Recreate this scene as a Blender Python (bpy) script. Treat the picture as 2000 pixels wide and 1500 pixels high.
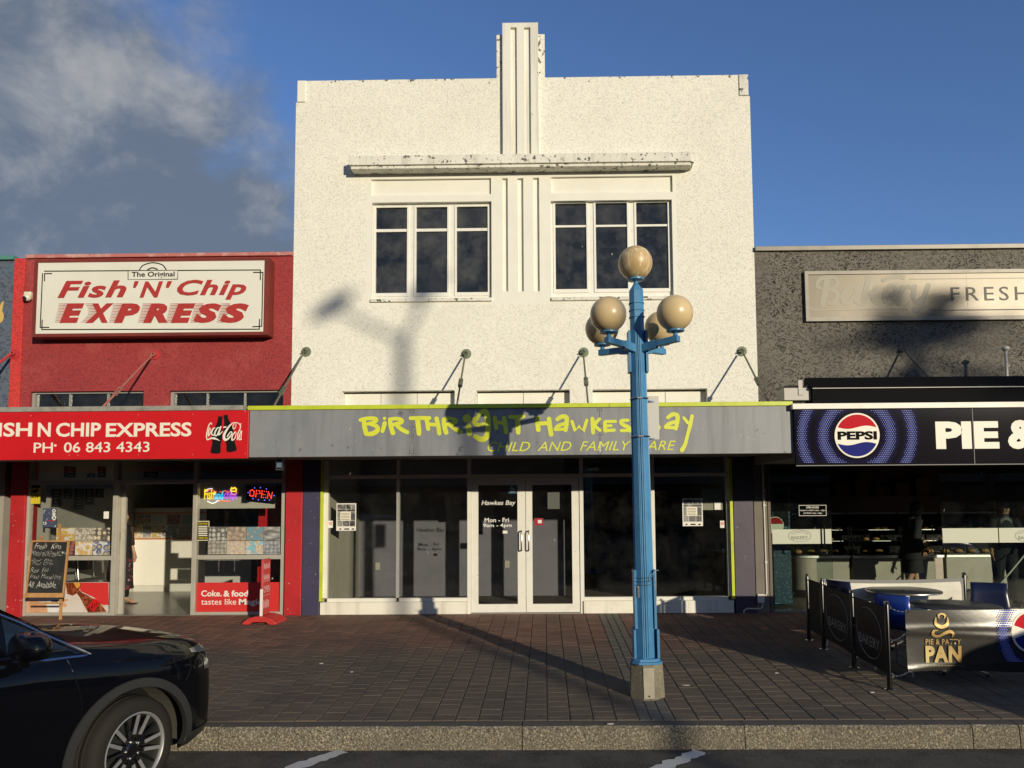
import bpy, bmesh, math, random
from mathutils import Vector, Matrix
random.seed(7)
for o in list(bpy.data.objects): bpy.data.objects.remove(o)
sc = bpy.context.scene; COL = sc.collection
# ------------------------------------------------------------------ camera
CAM_D, CAM_H, FOC = 11.6, 1.77, 1450.0          # metres from the facade, height, focal length in photo pixels
VPX, VPY = 1064.0, 975.0                        # where the facade normal vanishes in the photo
YAW, PIT, ROL = math.radians(.7), math.radians(4.1), math.radians(.4)
fw = Vector((-math.sin(YAW)*math.cos(PIT), math.cos(YAW)*math.cos(PIT), math.sin(PIT)))
r0 = Vector((math.cos(YAW), math.sin(YAW), 0)); u0 = r0.cross(fw)
rt = r0*math.cos(ROL)-u0*math.sin(ROL); up = r0*math.sin(ROL)+u0*math.cos(ROL)
CAM = Vector((0, -CAM_D, CAM_H))
nrm = Vector((0, 1, 0))
CXP = VPX-FOC*nrm.dot(rt)/nrm.dot(fw); CYP = VPY+FOC*nrm.dot(up)/nrm.dot(fw)
cd = bpy.data.cameras.new('camera'); cam = bpy.data.objects.new('camera', cd); COL.objects.link(cam)
m = Matrix((rt, up, -fw)).transposed().to_4x4(); m.translation = CAM; cam.matrix_world = m
cd.sensor_width = 36; cd.lens = FOC/2000*36; cd.shift_x = (1000-CXP)/2000; cd.shift_y = (CYP-750)/2000
cd.clip_start = .05; cd.clip_end = 2000; sc.camera = cam
# ------------------------------------------------------------------ light
SUN_EL = math.radians(11.0); SUN_RATIO = .648    # sun low, behind the camera to the right
sdir = Vector((SUN_RATIO, -1, 0)).normalized(); to_sun = Vector((sdir.x*math.cos(SUN_EL), sdir.y*math.cos(SUN_EL), math.sin(SUN_EL)))
sd = bpy.data.lights.new('sun', 'SUN'); sd.energy = 3.9; sd.angle = math.radians(.53); sd.color = (1, .885, .67)
sun = bpy.data.objects.new('sun', sd); COL.objects.link(sun); sun.rotation_euler = to_sun.to_track_quat('Z', 'Y').to_euler(); sun.location = (20, -30, 12)
w = bpy.data.worlds.new('World'); sc.world = w; w.use_nodes = True
nt = w.node_tree; N = nt.nodes; L = nt.links; N.clear()
def nn(t, **k):
    n = N.new(t)
    for a, b in k.items(): setattr(n, a, b)
    return n
out = nn('ShaderNodeOutputWorld'); bg = nn('ShaderNodeBackground'); bg.inputs[1].default_value = .125
sky = nn('ShaderNodeTexSky', sky_type='NISHITA', sun_disc=False, sun_elevation=SUN_EL, sun_rotation=math.atan2(to_sun.x, to_sun.y), air_density=1.0, dust_density=.25, ozone_density=5.0)
tc = nn('ShaderNodeTexCoord'); sx = nn('ShaderNodeSeparateXYZ'); L.new(tc.outputs['Generated'], sx.inputs[0])
def mth(op, a, b=None, c=None, clamp=False):
    n = nn('ShaderNodeMath', operation=op, use_clamp=clamp)
    for i, v in enumerate((a, b, c)):
        if v is None: continue
        if isinstance(v, (int, float)): n.inputs[i].default_value = v
        else: L.new(v, n.inputs[i])
    return n.outputs[0]
zc = mth('MAXIMUM', sx.outputs[2], .05); zz = mth('ADD', zc, .55)
cmb = nn('ShaderNodeCombineXYZ'); L.new(mth('DIVIDE', sx.outputs[0], zz), cmb.inputs[0]); L.new(mth('DIVIDE', sx.outputs[1], zz), cmb.inputs[1]); L.new(mth('MULTIPLY', sx.outputs[2], 2.2), cmb.inputs[2])
def noise(scale, det, rough, vec, dist=0):
    n = nn('ShaderNodeTexNoise'); n.inputs['Scale'].default_value = scale; n.inputs['Detail'].default_value = det; n.inputs['Roughness'].default_value = rough; n.inputs['Distortion'].default_value = dist
    L.new(vec, n.inputs['Vector']); return n.outputs['Fac']
def ramp(fac, a, b):
    n = nn('ShaderNodeMapRange', interpolation_type='SMOOTHSTEP'); n.inputs[1].default_value = a; n.inputs[2].default_value = b; L.new(fac, n.inputs[0]); return n.outputs[0]
mpc = nn('ShaderNodeMapping'); mpc.inputs['Scale'].default_value = (1, 1, 1.25); mpc.inputs['Location'].default_value = (.37, .2, .11); L.new(tc.outputs['Generated'], mpc.inputs[0])
n1 = noise(3.4, 9, .56, mpc.outputs[0], .15); n2 = noise(8.5, 9, .58, mpc.outputs[0], .3)
# cloud banks fill the west and the south, thicker towards the horizon; the north-east is clear
west = mth('ADD', mth('MULTIPLY', sx.outputs[0], -.8), mth('ADD', mth('MULTIPLY', mth('SUBTRACT', .42, sx.outputs[2]), 1.6), mth('MULTIPLY', mth('MINIMUM', sx.outputs[1], 0), -.55)))
cov = mth('ADD', mth('ADD', mth('MULTIPLY_ADD', n1, 1.5, -.25), mth('MULTIPLY', n2, .22)), west)
cloud = ramp(cov, .66, .98)
lit = ramp(mth('ADD', mth('ADD', mth('MULTIPLY', n2, 1.0), mth('MULTIPLY', n1, .4)), mth('MULTIPLY', mth('SUBTRACT', sx.outputs[2], .4), .55)), .66, .96)
cc = nn('ShaderNodeMixRGB'); cc.inputs[1].default_value = (1.12, 1.40, 1.86, 1); cc.inputs[2].default_value = (3.1, 3.15, 3.2, 1); L.new(lit, cc.inputs[0])
mx = nn('ShaderNodeMixRGB'); L.new(mth('MULTIPLY', cloud, .93), mx.inputs[0]); tn = nn('ShaderNodeMixRGB', blend_type='MULTIPLY'); tn.inputs[0].default_value = 1; tn.inputs[2].default_value = (1.5, 1.22, 1.25, 1); L.new(sky.outputs[0], tn.inputs[1]); L.new(tn.outputs[0], mx.inputs[1]); L.new(cc.outputs[0], mx.inputs[2])
L.new(mx.outputs[0], bg.inputs[0]); L.new(bg.outputs[0], out.inputs[0])
vs = sc.view_settings; vs.view_transform = 'Standard'; vs.look = 'None'; vs.exposure = 0; vs.gamma = 1; vs.use_curve_mapping = False
sc.cycles.max_bounces = 8; sc.cycles.transparent_max_bounces = 24; sc.cycles.use_denoising = True; sc.cycles.caustics_reflective = False; sc.cycles.caustics_refractive = False; sc.cycles.sample_clamp_indirect = 6

# ------------------------------------------------------------------ pixels to places
def ray(px, py): return fw+rt*((px-CXP)/FOC)-up*((py-CYP)/FOC)
def P(px, py, Y=0.0):
    d = ray(px, py); return CAM+d*((Y+CAM_D)/d.y)
SLOPE = .03
def G(px, py):                                   # a pixel on the sloping footpath
    d = ray(px, py); return CAM+d*((-SLOPE*CAM_D-CAM_H)/(d.z-SLOPE*d.y))
ROAD = -.34
def GR(px, py):
    d = ray(px, py); return CAM+d*((ROAD-CAM_H)/d.z)
def Rc(x0, y0, x1, y1, Y=0.0):
    ym = (y0+y1)/2; xm = (x0+x1)/2
    return P(x0, ym, Y).x, P(x1, ym, Y).x, P(xm, y1, Y).z, P(xm, y0, Y).z
def fz(Y): return SLOPE*Y if Y < 0 else 0.0

# ------------------------------------------------------------------ materials
MATS = {}
def mat(name, col=(.5, .5, .5), rough=.6, metal=0, bump=None, var=None, spots=None, coat=0, emit=None, spec=.5, coord='Object', streak=None):
    if name in MATS: return MATS[name]
    m = bpy.data.materials.new(name); m.use_nodes = True; MATS[name] = m
    nt = m.node_tree; N = nt.nodes; L = nt.links; b = N['Principled BSDF']
    b.inputs['Roughness'].default_value = rough; b.inputs['Metallic'].default_value = metal; b.inputs['Coat Weight'].default_value = coat; b.inputs['Coat Roughness'].default_value = .03
    b.inputs['Specular IOR Level'].default_value = spec; b.inputs['Base Color'].default_value = (*col, 1)
    if emit: b.inputs['Emission Color'].default_value = (*emit[0], 1); b.inputs['Emission Strength'].default_value = emit[1]
    tc = N.new('ShaderNodeTexCoord'); vec = tc.outputs[coord]
    def noi(s, d=4, r=.55, sc=None, dist=0):
        n = N.new('ShaderNodeTexNoise'); n.inputs['Scale'].default_value = s; n.inputs['Detail'].default_value = d; n.inputs['Roughness'].default_value = r; n.inputs['Distortion'].default_value = dist
        v = vec
        if sc:
            mp = N.new('ShaderNodeMapping'); mp.inputs['Scale'].default_value = sc; L.new(vec, mp.inputs[0]); v = mp.outputs[0]
        L.new(v, n.inputs['Vector']); return n.outputs['Fac']
    def rng(f, a, b_, c=0, d=1):
        n = N.new('ShaderNodeMapRange'); n.inputs[1].default_value = a; n.inputs[2].default_value = b_; n.inputs[3].default_value = c; n.inputs[4].default_value = d; L.new(f, n.inputs[0]); return n.outputs[0]
    cur = None
    def mix(fac, c2):
        nonlocal cur
        n = N.new('ShaderNodeMixRGB'); L.new(fac, n.inputs[0])
        if cur is None: n.inputs[1].default_value = (*col, 1)
        else: L.new(cur, n.inputs[1])
        n.inputs[2].default_value = (*c2, 1); cur = n.outputs[0]
    if var:                                      # (colour, scale, low, high [,strength])
        for v in (var if isinstance(var, list) else [var]):
            mix(rng(noi(v[1], 6, .6), v[2], v[3], 0, v[4] if len(v) > 4 else 1), v[0])
    if streak: mix(rng(noi(streak[1], 5, .6, (1, 1, .07)), streak[2], streak[3], 0, streak[4]), streak[0])
    if spots:
        for s in (spots if isinstance(spots, list) else [spots]):
            mix(rng(noi(s[1], 3, .6), s[2], s[2]+.02), s[0])
    if cur is not None: L.new(cur, b.inputs['Base Color'])
    if bump:                                     # (scale, strength, distance)
        bp = N.new('ShaderNodeBump'); bp.inputs['Strength'].default_value = bump[1]; bp.inputs['Distance'].default_value = bump[2]
        L.new(noi(bump[0], 5, .6), bp.inputs['Height']); L.new(bp.outputs[0], b.inputs['Normal'])
    return m
def stucco(name, col, dark, lo, hi, strength=.5, extra=None, scale=15, dist=.02, dk=.5, bstr=.9, edge=None):
    """roughcast plaster: worm-like trowel ridges as relief, with relief shade put into the colour as darker grooves"""
    m = mat(name, col, .82); nt = m.node_tree; N = nt.nodes; L = nt.links; b = N['Principled BSDF']
    geo = N.new('ShaderNodeNewGeometry')
    w = N.new('ShaderNodeTexNoise'); w.inputs['Scale'].default_value = 7; w.inputs['Detail'].default_value = 3; L.new(geo.outputs['Position'], w.inputs['Vector'])
    wm = N.new('ShaderNodeVectorMath'); wm.operation = 'SCALE'; wm.inputs['Scale'].default_value = .22; L.new(w.outputs['Color'], wm.inputs[0])
    wa = N.new('ShaderNodeVectorMath'); wa.operation = 'ADD'; L.new(geo.outputs['Position'], wa.inputs[0]); L.new(wm.outputs[0], wa.inputs[1])
    mp = N.new('ShaderNodeMapping'); mp.inputs['Rotation'].default_value = (0, math.radians(-38), 0); mp.inputs['Scale'].default_value = (1, 1, 1.7); L.new(wa.outputs[0], mp.inputs[0])
    a = N.new('ShaderNodeTexNoise'); a.inputs['Scale'].default_value = scale; a.inputs['Detail'].default_value = 3.5; a.inputs['Roughness'].default_value = .62; L.new(mp.outputs[0], a.inputs['Vector'])
    mr = N.new('ShaderNodeMapRange'); mr.interpolation_type = 'SMOOTHSTEP'; mr.inputs[1].default_value = lo; mr.inputs[2].default_value = hi; L.new(a.outputs['Fac'], mr.inputs[0])
    g = N.new('ShaderNodeTexNoise'); g.inputs['Scale'].default_value = 1.1; g.inputs['Detail'].default_value = 5; L.new(geo.outputs['Position'], g.inputs['Vector'])
    gr = N.new('ShaderNodeMapRange'); gr.inputs[1].default_value = .38; gr.inputs[2].default_value = .7; gr.inputs[3].default_value = .35; gr.inputs[4].default_value = 1; L.new(g.outputs['Fac'], gr.inputs[0])
    iv = N.new('ShaderNodeMath'); iv.operation = 'SUBTRACT'; iv.inputs[0].default_value = 1; L.new(mr.outputs[0], iv.inputs[1])
    mu = N.new('ShaderNodeMath'); mu.operation = 'MULTIPLY'; L.new(iv.outputs[0], mu.inputs[0]); L.new(gr.outputs[0], mu.inputs[1])
    mu2 = N.new('ShaderNodeMath'); mu2.operation = 'MULTIPLY'; L.new(mu.outputs[0], mu2.inputs[0]); mu2.inputs[1].default_value = dk
    mx = N.new('ShaderNodeMixRGB'); L.new(mu2.outputs[0], mx.inputs[0]); mx.inputs[1].default_value = (*col, 1); mx.inputs[2].default_value = (*dark, 1); cur = mx.outputs[0]
    for c2, s, l2, h2, amt in (extra or []):
        n = N.new('ShaderNodeTexNoise'); n.inputs['Scale'].default_value = s; n.inputs['Detail'].default_value = 7; n.inputs['Roughness'].default_value = .65; L.new(geo.outputs['Position'], n.inputs['Vector'])
        r = N.new('ShaderNodeMapRange'); r.inputs[1].default_value = l2; r.inputs[2].default_value = h2; r.inputs[4].default_value = amt; L.new(n.outputs['Fac'], r.inputs[0])
        q = N.new('ShaderNodeMixRGB'); L.new(r.outputs[0], q.inputs[0]); L.new(cur, q.inputs[1]); q.inputs[2].default_value = (*c2, 1); cur = q.outputs[0]
    if edge:                                     # lichen that grows along a top edge: (z of edge, depth below it, colour)
        sp = N.new('ShaderNodeSeparateXYZ'); L.new(geo.outputs['Position'], sp.inputs[0])
        zr = N.new('ShaderNodeMapRange'); zr.inputs[1].default_value = edge[0]-edge[1]; zr.inputs[2].default_value = edge[0]; zr.inputs[3].default_value = 0; zr.inputs[4].default_value = .16; L.new(sp.outputs[2], zr.inputs[0])
        n = N.new('ShaderNodeTexNoise'); n.inputs['Scale'].default_value = 11; n.inputs['Detail'].default_value = 4; L.new(geo.outputs['Position'], n.inputs['Vector'])
        s = N.new('ShaderNodeMath'); s.operation = 'ADD'; L.new(n.outputs['Fac'], s.inputs[0]); L.new(zr.outputs[0], s.inputs[1])
        r = N.new('ShaderNodeMapRange'); r.inputs[1].default_value = .72; r.inputs[2].default_value = .75; r.inputs[4].default_value = .9; L.new(s.outputs[0], r.inputs[0])
        q = N.new('ShaderNodeMixRGB'); L.new(r.outputs[0], q.inputs[0]); L.new(cur, q.inputs[1]); q.inputs[2].default_value = (*edge[2], 1); cur = q.outputs[0]
    L.new(cur, b.inputs['Base Color'])
    f = N.new('ShaderNodeTexNoise'); f.inputs['Scale'].default_value = 55; f.inputs['Detail'].default_value = 3; L.new(geo.outputs['Position'], f.inputs['Vector'])
    ad = N.new('ShaderNodeMath'); ad.operation = 'MULTIPLY_ADD'; ad.inputs[1].default_value = .25; L.new(f.outputs['Fac'], ad.inputs[0]); L.new(mr.outputs[0], ad.inputs[2])
    bp = N.new('ShaderNodeBump'); bp.inputs['Strength'].default_value = bstr; bp.inputs['Distance'].default_value = dist; L.new(ad.outputs[0], bp.inputs['Height']); L.new(bp.outputs[0], b.inputs['Normal'])
    return m
def glassmat(name, tint=(.9, .93, .92), refl=1.0, rough=0.0, dirt_haze=0):
    """thin pane: see-through plus Fresnel reflection"""
    if name in MATS: return MATS[name]
    m = bpy.data.materials.new(name); m.use_nodes = True; MATS[name] = m; nt = m.node_tree; N = nt.nodes; L = nt.links; N.clear()
    o = N.new('ShaderNodeOutputMaterial'); t = N.new('ShaderNodeBsdfTransparent'); t.inputs[0].default_value = (*tint, 1); g = N.new('ShaderNodeBsdfGlossy'); g.inputs['Roughness'].default_value = rough
    fr = N.new('ShaderNodeFresnel'); fr.inputs[0].default_value = 1.5
    mu = N.new('ShaderNodeMath'); mu.operation = 'MULTIPLY'; mu.inputs[1].default_value = 1.7*refl; mu.use_clamp = True; L.new(fr.outputs[0], mu.inputs[0])
    mx = N.new('ShaderNodeMixShader'); L.new(mu.outputs[0], mx.inputs[0]); L.new(t.outputs[0], mx.inputs[1]); L.new(g.outputs[0], mx.inputs[2])
    res = mx.outputs[0]
    if dirt_haze:
        geo = N.new('ShaderNodeNewGeometry'); n = N.new('ShaderNodeTexNoise'); n.inputs['Scale'].default_value = 3.5; n.inputs['Detail'].default_value = 8; n.inputs['Roughness'].default_value = .7; L.new(geo.outputs['Position'], n.inputs['Vector'])
        r = N.new('ShaderNodeMapRange'); r.inputs[1].default_value = .4; r.inputs[2].default_value = .8; r.inputs[4].default_value = dirt_haze*.13; L.new(n.outputs['Fac'], r.inputs[0])
        # scraped-off tape and paint flecks
        mp = N.new('ShaderNodeMapping'); mp.inputs['Scale'].default_value = (1, 1, .45); L.new(geo.outputs['Position'], mp.inputs[0])
        n2 = N.new('ShaderNodeTexNoise'); n2.inputs['Scale'].default_value = 17; n2.inputs['Detail'].default_value = 2; L.new(mp.outputs[0], n2.inputs['Vector'])
        r2 = N.new('ShaderNodeMapRange'); r2.inputs[1].default_value = .765; r2.inputs[2].default_value = .79; r2.inputs[4].default_value = .4; L.new(n2.outputs['Fac'], r2.inputs[0])
        a = N.new('ShaderNodeMath'); a.operation = 'MAXIMUM'; L.new(r.outputs[0], a.inputs[0]); L.new(r2.outputs[0], a.inputs[1])
        d = N.new('ShaderNodeBsdfDiffuse'); d.inputs[0].default_value = (.6, .58, .52, 1)
        m2 = N.new('ShaderNodeMixShader'); L.new(a.outputs[0], m2.inputs[0]); L.new(res, m2.inputs[1]); L.new(d.outputs[0], m2.inputs[2]); res = m2.outputs[0]
    L.new(res, o.inputs[0]); return m
def foodmat(name, bg, c1, c2, scale, kind='cells', seed=0):
    """a printed food photograph: rounded pieces of two colours on a background"""
    if name in MATS: return MATS[name]
    m = mat(name, bg, .35); nt = m.node_tree; N = nt.nodes; L = nt.links; b = N['Principled BSDF']
    geo = N.new('ShaderNodeNewGeometry'); mp = N.new('ShaderNodeMapping'); mp.inputs['Location'].default_value = (seed*1.7, 0, seed*.9); L.new(geo.outputs['Position'], mp.inputs[0])
    if kind == 'sticks':
        mp.inputs['Rotation'].default_value = (0, .9, 0); mp.inputs['Scale'].default_value = (.35, 1, 1)
    v = N.new('ShaderNodeTexVoronoi'); v.inputs['Scale'].default_value = scale; v.inputs['Randomness'].default_value = .25 if kind == 'grid' else .85; L.new(mp.outputs[0], v.inputs['Vector'])
    r = N.new('ShaderNodeValToRGB'); r.color_ramp.elements[0].position = 0; r.color_ramp.elements[0].color = (*c1, 1); r.color_ramp.elements[1].position = .62; r.color_ramp.elements[1].color = (*bg, 1)
    e = r.color_ramp.elements.new(.42); e.color = (*c2, 1); e = r.color_ramp.elements.new(.52); e.color = (*c2, 1)
    L.new(v.outputs['Distance'], r.inputs[0])
    n = N.new('ShaderNodeTexNoise'); n.inputs['Scale'].default_value = scale*2.5; n.inputs['Detail'].default_value = 4; L.new(mp.outputs[0], n.inputs['Vector'])
    r2 = N.new('ShaderNodeMapRange'); r2.inputs[1].default_value = .4; r2.inputs[2].default_value = .65; r2.inputs[4].default_value = .55; L.new(n.outputs['Fac'], r2.inputs[0])
    q = N.new('ShaderNodeMixRGB'); L.new(r2.outputs[0], q.inputs[0]); L.new(r.outputs[0], q.inputs[1]); q.inputs[2].default_value = (*[(x+y)*.35 for x, y in zip(c1, bg)], 1); L.new(q.outputs[0], b.inputs['Base Color'])
    return m

# ------------------------------------------------------------------ objects
ORG = {}
def tag(o, label=None, cat=None, group=None, kind=None):
    for k, v in (('label', label), ('category', cat), ('group', group), ('kind', kind)):
        if v: o[k] = v
    return o
def thing(name, label, cat, loc=(0, 0, 0), group=None):
    o = bpy.data.objects.new(name, None); COL.objects.link(o); o.location = loc; o.empty_display_size = .1; ORG[o] = Vector(loc)
    return tag(o, label, cat, group)
def org(p):
    while p is not None:
        if p in ORG: return ORG[p]
        if p.parent is None: return p.location.copy()
        p = p.parent
    return Vector((0, 0, 0))
class MB:
    def __init__(s): s.v = []; s.f = []; s.m = []
    def q(s, *pts, mi=0):
        n = len(s.v); s.v += [Vector(p) for p in pts]; s.f.append(tuple(range(n, n+len(pts)))); s.m.append(mi); return s
    def box(s, x0, x1, y0, y1, z0, z1, mi=0):
        if x0 > x1: x0, x1 = x1, x0
        if y0 > y1: y0, y1 = y1, y0
        if z0 > z1: z0, z1 = z1, z0
        n = len(s.v); s.v += [Vector(p) for p in ((x0, y0, z0), (x1, y0, z0), (x1, y1, z0), (x0, y1, z0), (x0, y0, z1), (x1, y0, z1), (x1, y1, z1), (x0, y1, z1))]
        for f in ((0, 3, 2, 1), (4, 5, 6, 7), (0, 1, 5, 4), (1, 2, 6, 5), (2, 3, 7, 6), (3, 0, 4, 7)): s.f.append(tuple(n+i for i in f)); s.m.append(mi)
        return s
    def rbox(s, px, Y0, Y1, mi=0):               # pixel rectangle on plane Y0, reaching back to Y1
        a, b, c, d = Rc(*px, Y0); return s.box(a, b, Y0, Y1, c, d, mi)
    def bar(s, p0, p1, w, h, upv=(0, 0, 1), mi=0):   # a beam between two points
        p0, p1 = Vector(p0), Vector(p1); d = (p1-p0).normalized(); upv = Vector(upv)
        if abs(d.dot(upv)) > .98: upv = Vector((0, 1, 0))
        a = d.cross(upv).normalized()*w/2; b = a.cross(d).normalized()*h/2; n = len(s.v)
        for p in (p0, p1): s.v += [p-a-b, p+a-b, p+a+b, p-a+b]
        for f in ((0, 1, 2, 3), (7, 6, 5, 4), (0, 4, 5, 1), (1, 5, 6, 2), (2, 6, 7, 3), (3, 7, 4, 0)): s.f.append(tuple(n+i for i in f)); s.m.append(mi)
        return s
    def prism(s, pts, y0, y1, mi=0):             # polygon of (x, z) swept along y
        k = len(pts); n = len(s.v); s.v += [Vector((x, y0, z)) for x, z in pts]+[Vector((x, y1, z)) for x, z in pts]
        s.f.append(tuple(range(n, n+k))); s.m.append(mi); s.f.append(tuple(range(n+2*k-1, n+k-1, -1))); s.m.append(mi)
        for i in range(k): j = (i+1) % k; s.f.append((n+i, n+k+i, n+k+j, n+j)); s.m.append(mi)
        return s
    def zprism(s, pts, z0, z1, pts2=None, mi=0):    # polygon of (x, y) swept along z, tapering to pts2
        pts2 = pts2 or pts; k = len(pts); n = len(s.v); s.v += [Vector((x, y, z0)) for x, y in pts]+[Vector((x, y, z1)) for x, y in pts2]
        s.f.append(tuple(range(n+k-1, n-1, -1))); s.m.append(mi); s.f.append(tuple(range(n+k, n+2*k))); s.m.append(mi)
        for i in range(k): j = (i+1) % k; s.f.append((n+i, n+j, n+k+j, n+k+i)); s.m.append(mi)
        return s
    def tube(s, pts, r, n=8, mi=0, closed=False):
        pts = [Vector(p) for p in pts]; rr = r if isinstance(r, (list, tuple)) else [r]*len(pts); base = len(s.v); prev = None; K = len(pts)
        for i, p in enumerate(pts):
            d = (pts[(i+1) % K]-pts[i-1]) if closed else (pts[min(i+1, K-1)]-pts[max(i-1, 0)])
            d.normalize(); a = (prev-d*prev.dot(d)) if prev is not None else d.cross(Vector((0, 0, 1)) if abs(d.z) < .9 else Vector((1, 0, 0)))
            a.normalize(); prev = a; b = d.cross(a)
            s.v += [p+(a*math.cos(t)+b*math.sin(t))*rr[i] for t in (2*math.pi*k/n for k in range(n))]
        for i in range(K if closed else K-1):
            i2 = (i+1) % K
            for k in range(n): s.f.append((base+i*n+k, base+i*n+(k+1) % n, base+i2*n+(k+1) % n, base+i2*n+k)); s.m.append(mi)
        if not closed:
            s.f.append(tuple(base+k for k in range(n-1, -1, -1))); s.f.append(tuple(base+(K-1)*n+k for k in range(n))); s.m += [mi, mi]
        return s
    def lathe(s, prof, c=(0, 0, 0), n=20, axis='z', mi=0, cap=True):
        c = Vector(c); base = len(s.v); K = len(prof)
        for r, h in prof:
            for k in range(n):
                a = 2*math.pi*k/n; x, y = r*math.cos(a), r*math.sin(a)
                s.v.append(c+(Vector((x, y, h)) if axis == 'z' else Vector((x, h, y)) if axis == 'y' else Vector((h, x, y))))
        for i in range(K-1):
            for k in range(n): s.f.append((base+i*n+k, base+i*n+(k+1) % n, base+(i+1)*n+(k+1) % n, base+(i+1)*n+k)); s.m.append(mi)
        if cap: s.f.append(tuple(base+k for k in range(n-1, -1, -1))); s.f.append(tuple(base+(K-1)*n+k for k in range(n))); s.m += [mi, mi]
        return s
    def sphere(s, c, r, n=20, m=12, sq=(1, 1, 1), mi=0):
        return s.ell(c, (r*sq[0], r*sq[1], r*sq[2]), n, m, mi)
    def ell(s, c, r, n=16, m=10, mi=0):
        c = Vector(c); base = len(s.v)
        for i in range(1, m):
            t = math.pi*i/m
            for k in range(n): a = 2*math.pi*k/n; s.v.append(c+Vector((r[0]*math.sin(t)*math.cos(a), r[1]*math.sin(t)*math.sin(a), r[2]*math.cos(t))))
        s.v += [c+Vector((0, 0, r[2])), c-Vector((0, 0, r[2]))]; T = len(s.v)-2
        for i in range(m-2):
            for k in range(n): s.f.append((base+i*n+k, base+(i+1)*n+k, base+(i+1)*n+(k+1) % n, base+i*n+(k+1) % n)); s.m.append(mi)
        for k in range(n):
            s.f.append((T, base+k, base+(k+1) % n)); s.f.append((T+1, base+(m-2)*n+(k+1) % n, base+(m-2)*n+k)); s.m += [mi, mi]
        return s
    def ribbon(s, pts, w, Y, back=.0025, smooth=True, fix=None):
        """a brush stroke on a plane facing the street; pts are (x, z), w one width or a list; fix maps (x, z) to 3D"""
        w = list(w) if isinstance(w, (list, tuple)) else [w]*len(pts)
        if smooth and len(pts) > 2:
            np_, nw = [], []
            for i in range(len(pts)-1):
                p0, p1, p2, p3 = pts[max(i-1, 0)], pts[i], pts[i+1], pts[min(i+2, len(pts)-1)]
                for k in range(4):
                    t = k/4; np_.append(tuple(.5*(2*p1[j]+(p2[j]-p0[j])*t+(2*p0[j]-5*p1[j]+4*p2[j]-p3[j])*t*t+(3*p1[j]-p0[j]-3*p2[j]+p3[j])*t**3) for j in (0, 1))); nw.append(w[i]*(1-t)+w[i+1]*t)
            np_.append(pts[-1]); nw.append(w[-1]); pts, w = np_, nw
        Lf, Rf = [], []; K = len(pts)
        for i, p in enumerate(pts):
            a, b = pts[max(i-1, 0)], pts[min(i+1, K-1)]; dx, dz = b[0]-a[0], b[1]-a[1]; l = math.hypot(dx, dz) or 1; nx, nz = -dz/l*w[i]/2, dx/l*w[i]/2
            Lf.append((p[0]+nx, p[1]+nz)); Rf.append((p[0]-nx, p[1]-nz))
        def cap(p, frm, W):
            a0 = math.atan2(frm[1]-p[1], frm[0]-p[0]); return [(p[0]+W/2*math.cos(a0-math.pi*k/6), p[1]+W/2*math.sin(a0-math.pi*k/6)) for k in range(1, 6)]
        base = len(s.v); fx = fix or (lambda x, z: Vector((x, Y, z)))
        for i, (a, b) in enumerate(zip(Lf, Rf)): dy = Vector((0, -.00001*i, 0)); s.v += [fx(*a)+dy, fx(*b)+dy]
        for i in range(K-1): s.f.append((base+2*i, base+2*i+1, base+2*i+3, base+2*i+2)); s.m.append(0)
        for p, a, W, ia, ib in ((pts[-1], Lf[-1], w[-1], 2*K-2, 2*K-1), (pts[0], Rf[0], w[0], 1, 0)):
            n = len(s.v); c = cap(p, a, W); s.v += [fx(*x) for x in c]; s.f.append((base+ia,)+tuple(range(n, n+5))+(base+ib,)); s.m.append(0)
        return s
    def build(s, name, mats, parent=None, smooth=False, bev=0, local=False):
        mats = mats if isinstance(mats, (list, tuple)) else [mats]; me = bpy.data.meshes.new(name)
        if parent is None and not local:
            xs = [v.x for v in s.v]; ys = [v.y for v in s.v]; o0 = Vector(((min(xs)+max(xs))/2, (min(ys)+max(ys))/2, min(v.z for v in s.v)))
        else: o0 = Vector((0, 0, 0)) if local else org(parent)
        me.from_pydata([v-o0 for v in s.v], [], s.f)
        for x in mats: me.materials.append(x)
        if len(mats) > 1: me.polygons.foreach_set('material_index', s.m)
        bm = bmesh.new(); bm.from_mesh(me); bmesh.ops.recalc_face_normals(bm, faces=bm.faces) if not s.__dict__.get('flat') else None; bm.to_mesh(me); bm.free()
        ob = bpy.data.objects.new(name, me); COL.objects.link(ob)
        if parent is None and not local: ob.location = o0
        else: ob.parent = parent
        if smooth:
            me.polygons.foreach_set('use_smooth', [True]*len(me.polygons))
            if smooth != 'full': me.set_sharp_from_angle(angle=math.radians(38 if smooth is True else smooth))
        if bev:
            b = ob.modifiers.new('bevel', 'BEVEL'); b.width = bev; b.segments = 2; b.limit_method = 'ANGLE'; b.angle_limit = math.radians(50)
        return ob
def copy_tree(o, parent=None):
    c = o.copy(); COL.objects.link(c); c.parent = parent
    for ch in list(o.children): copy_tree(ch, c)
    return c
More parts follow.
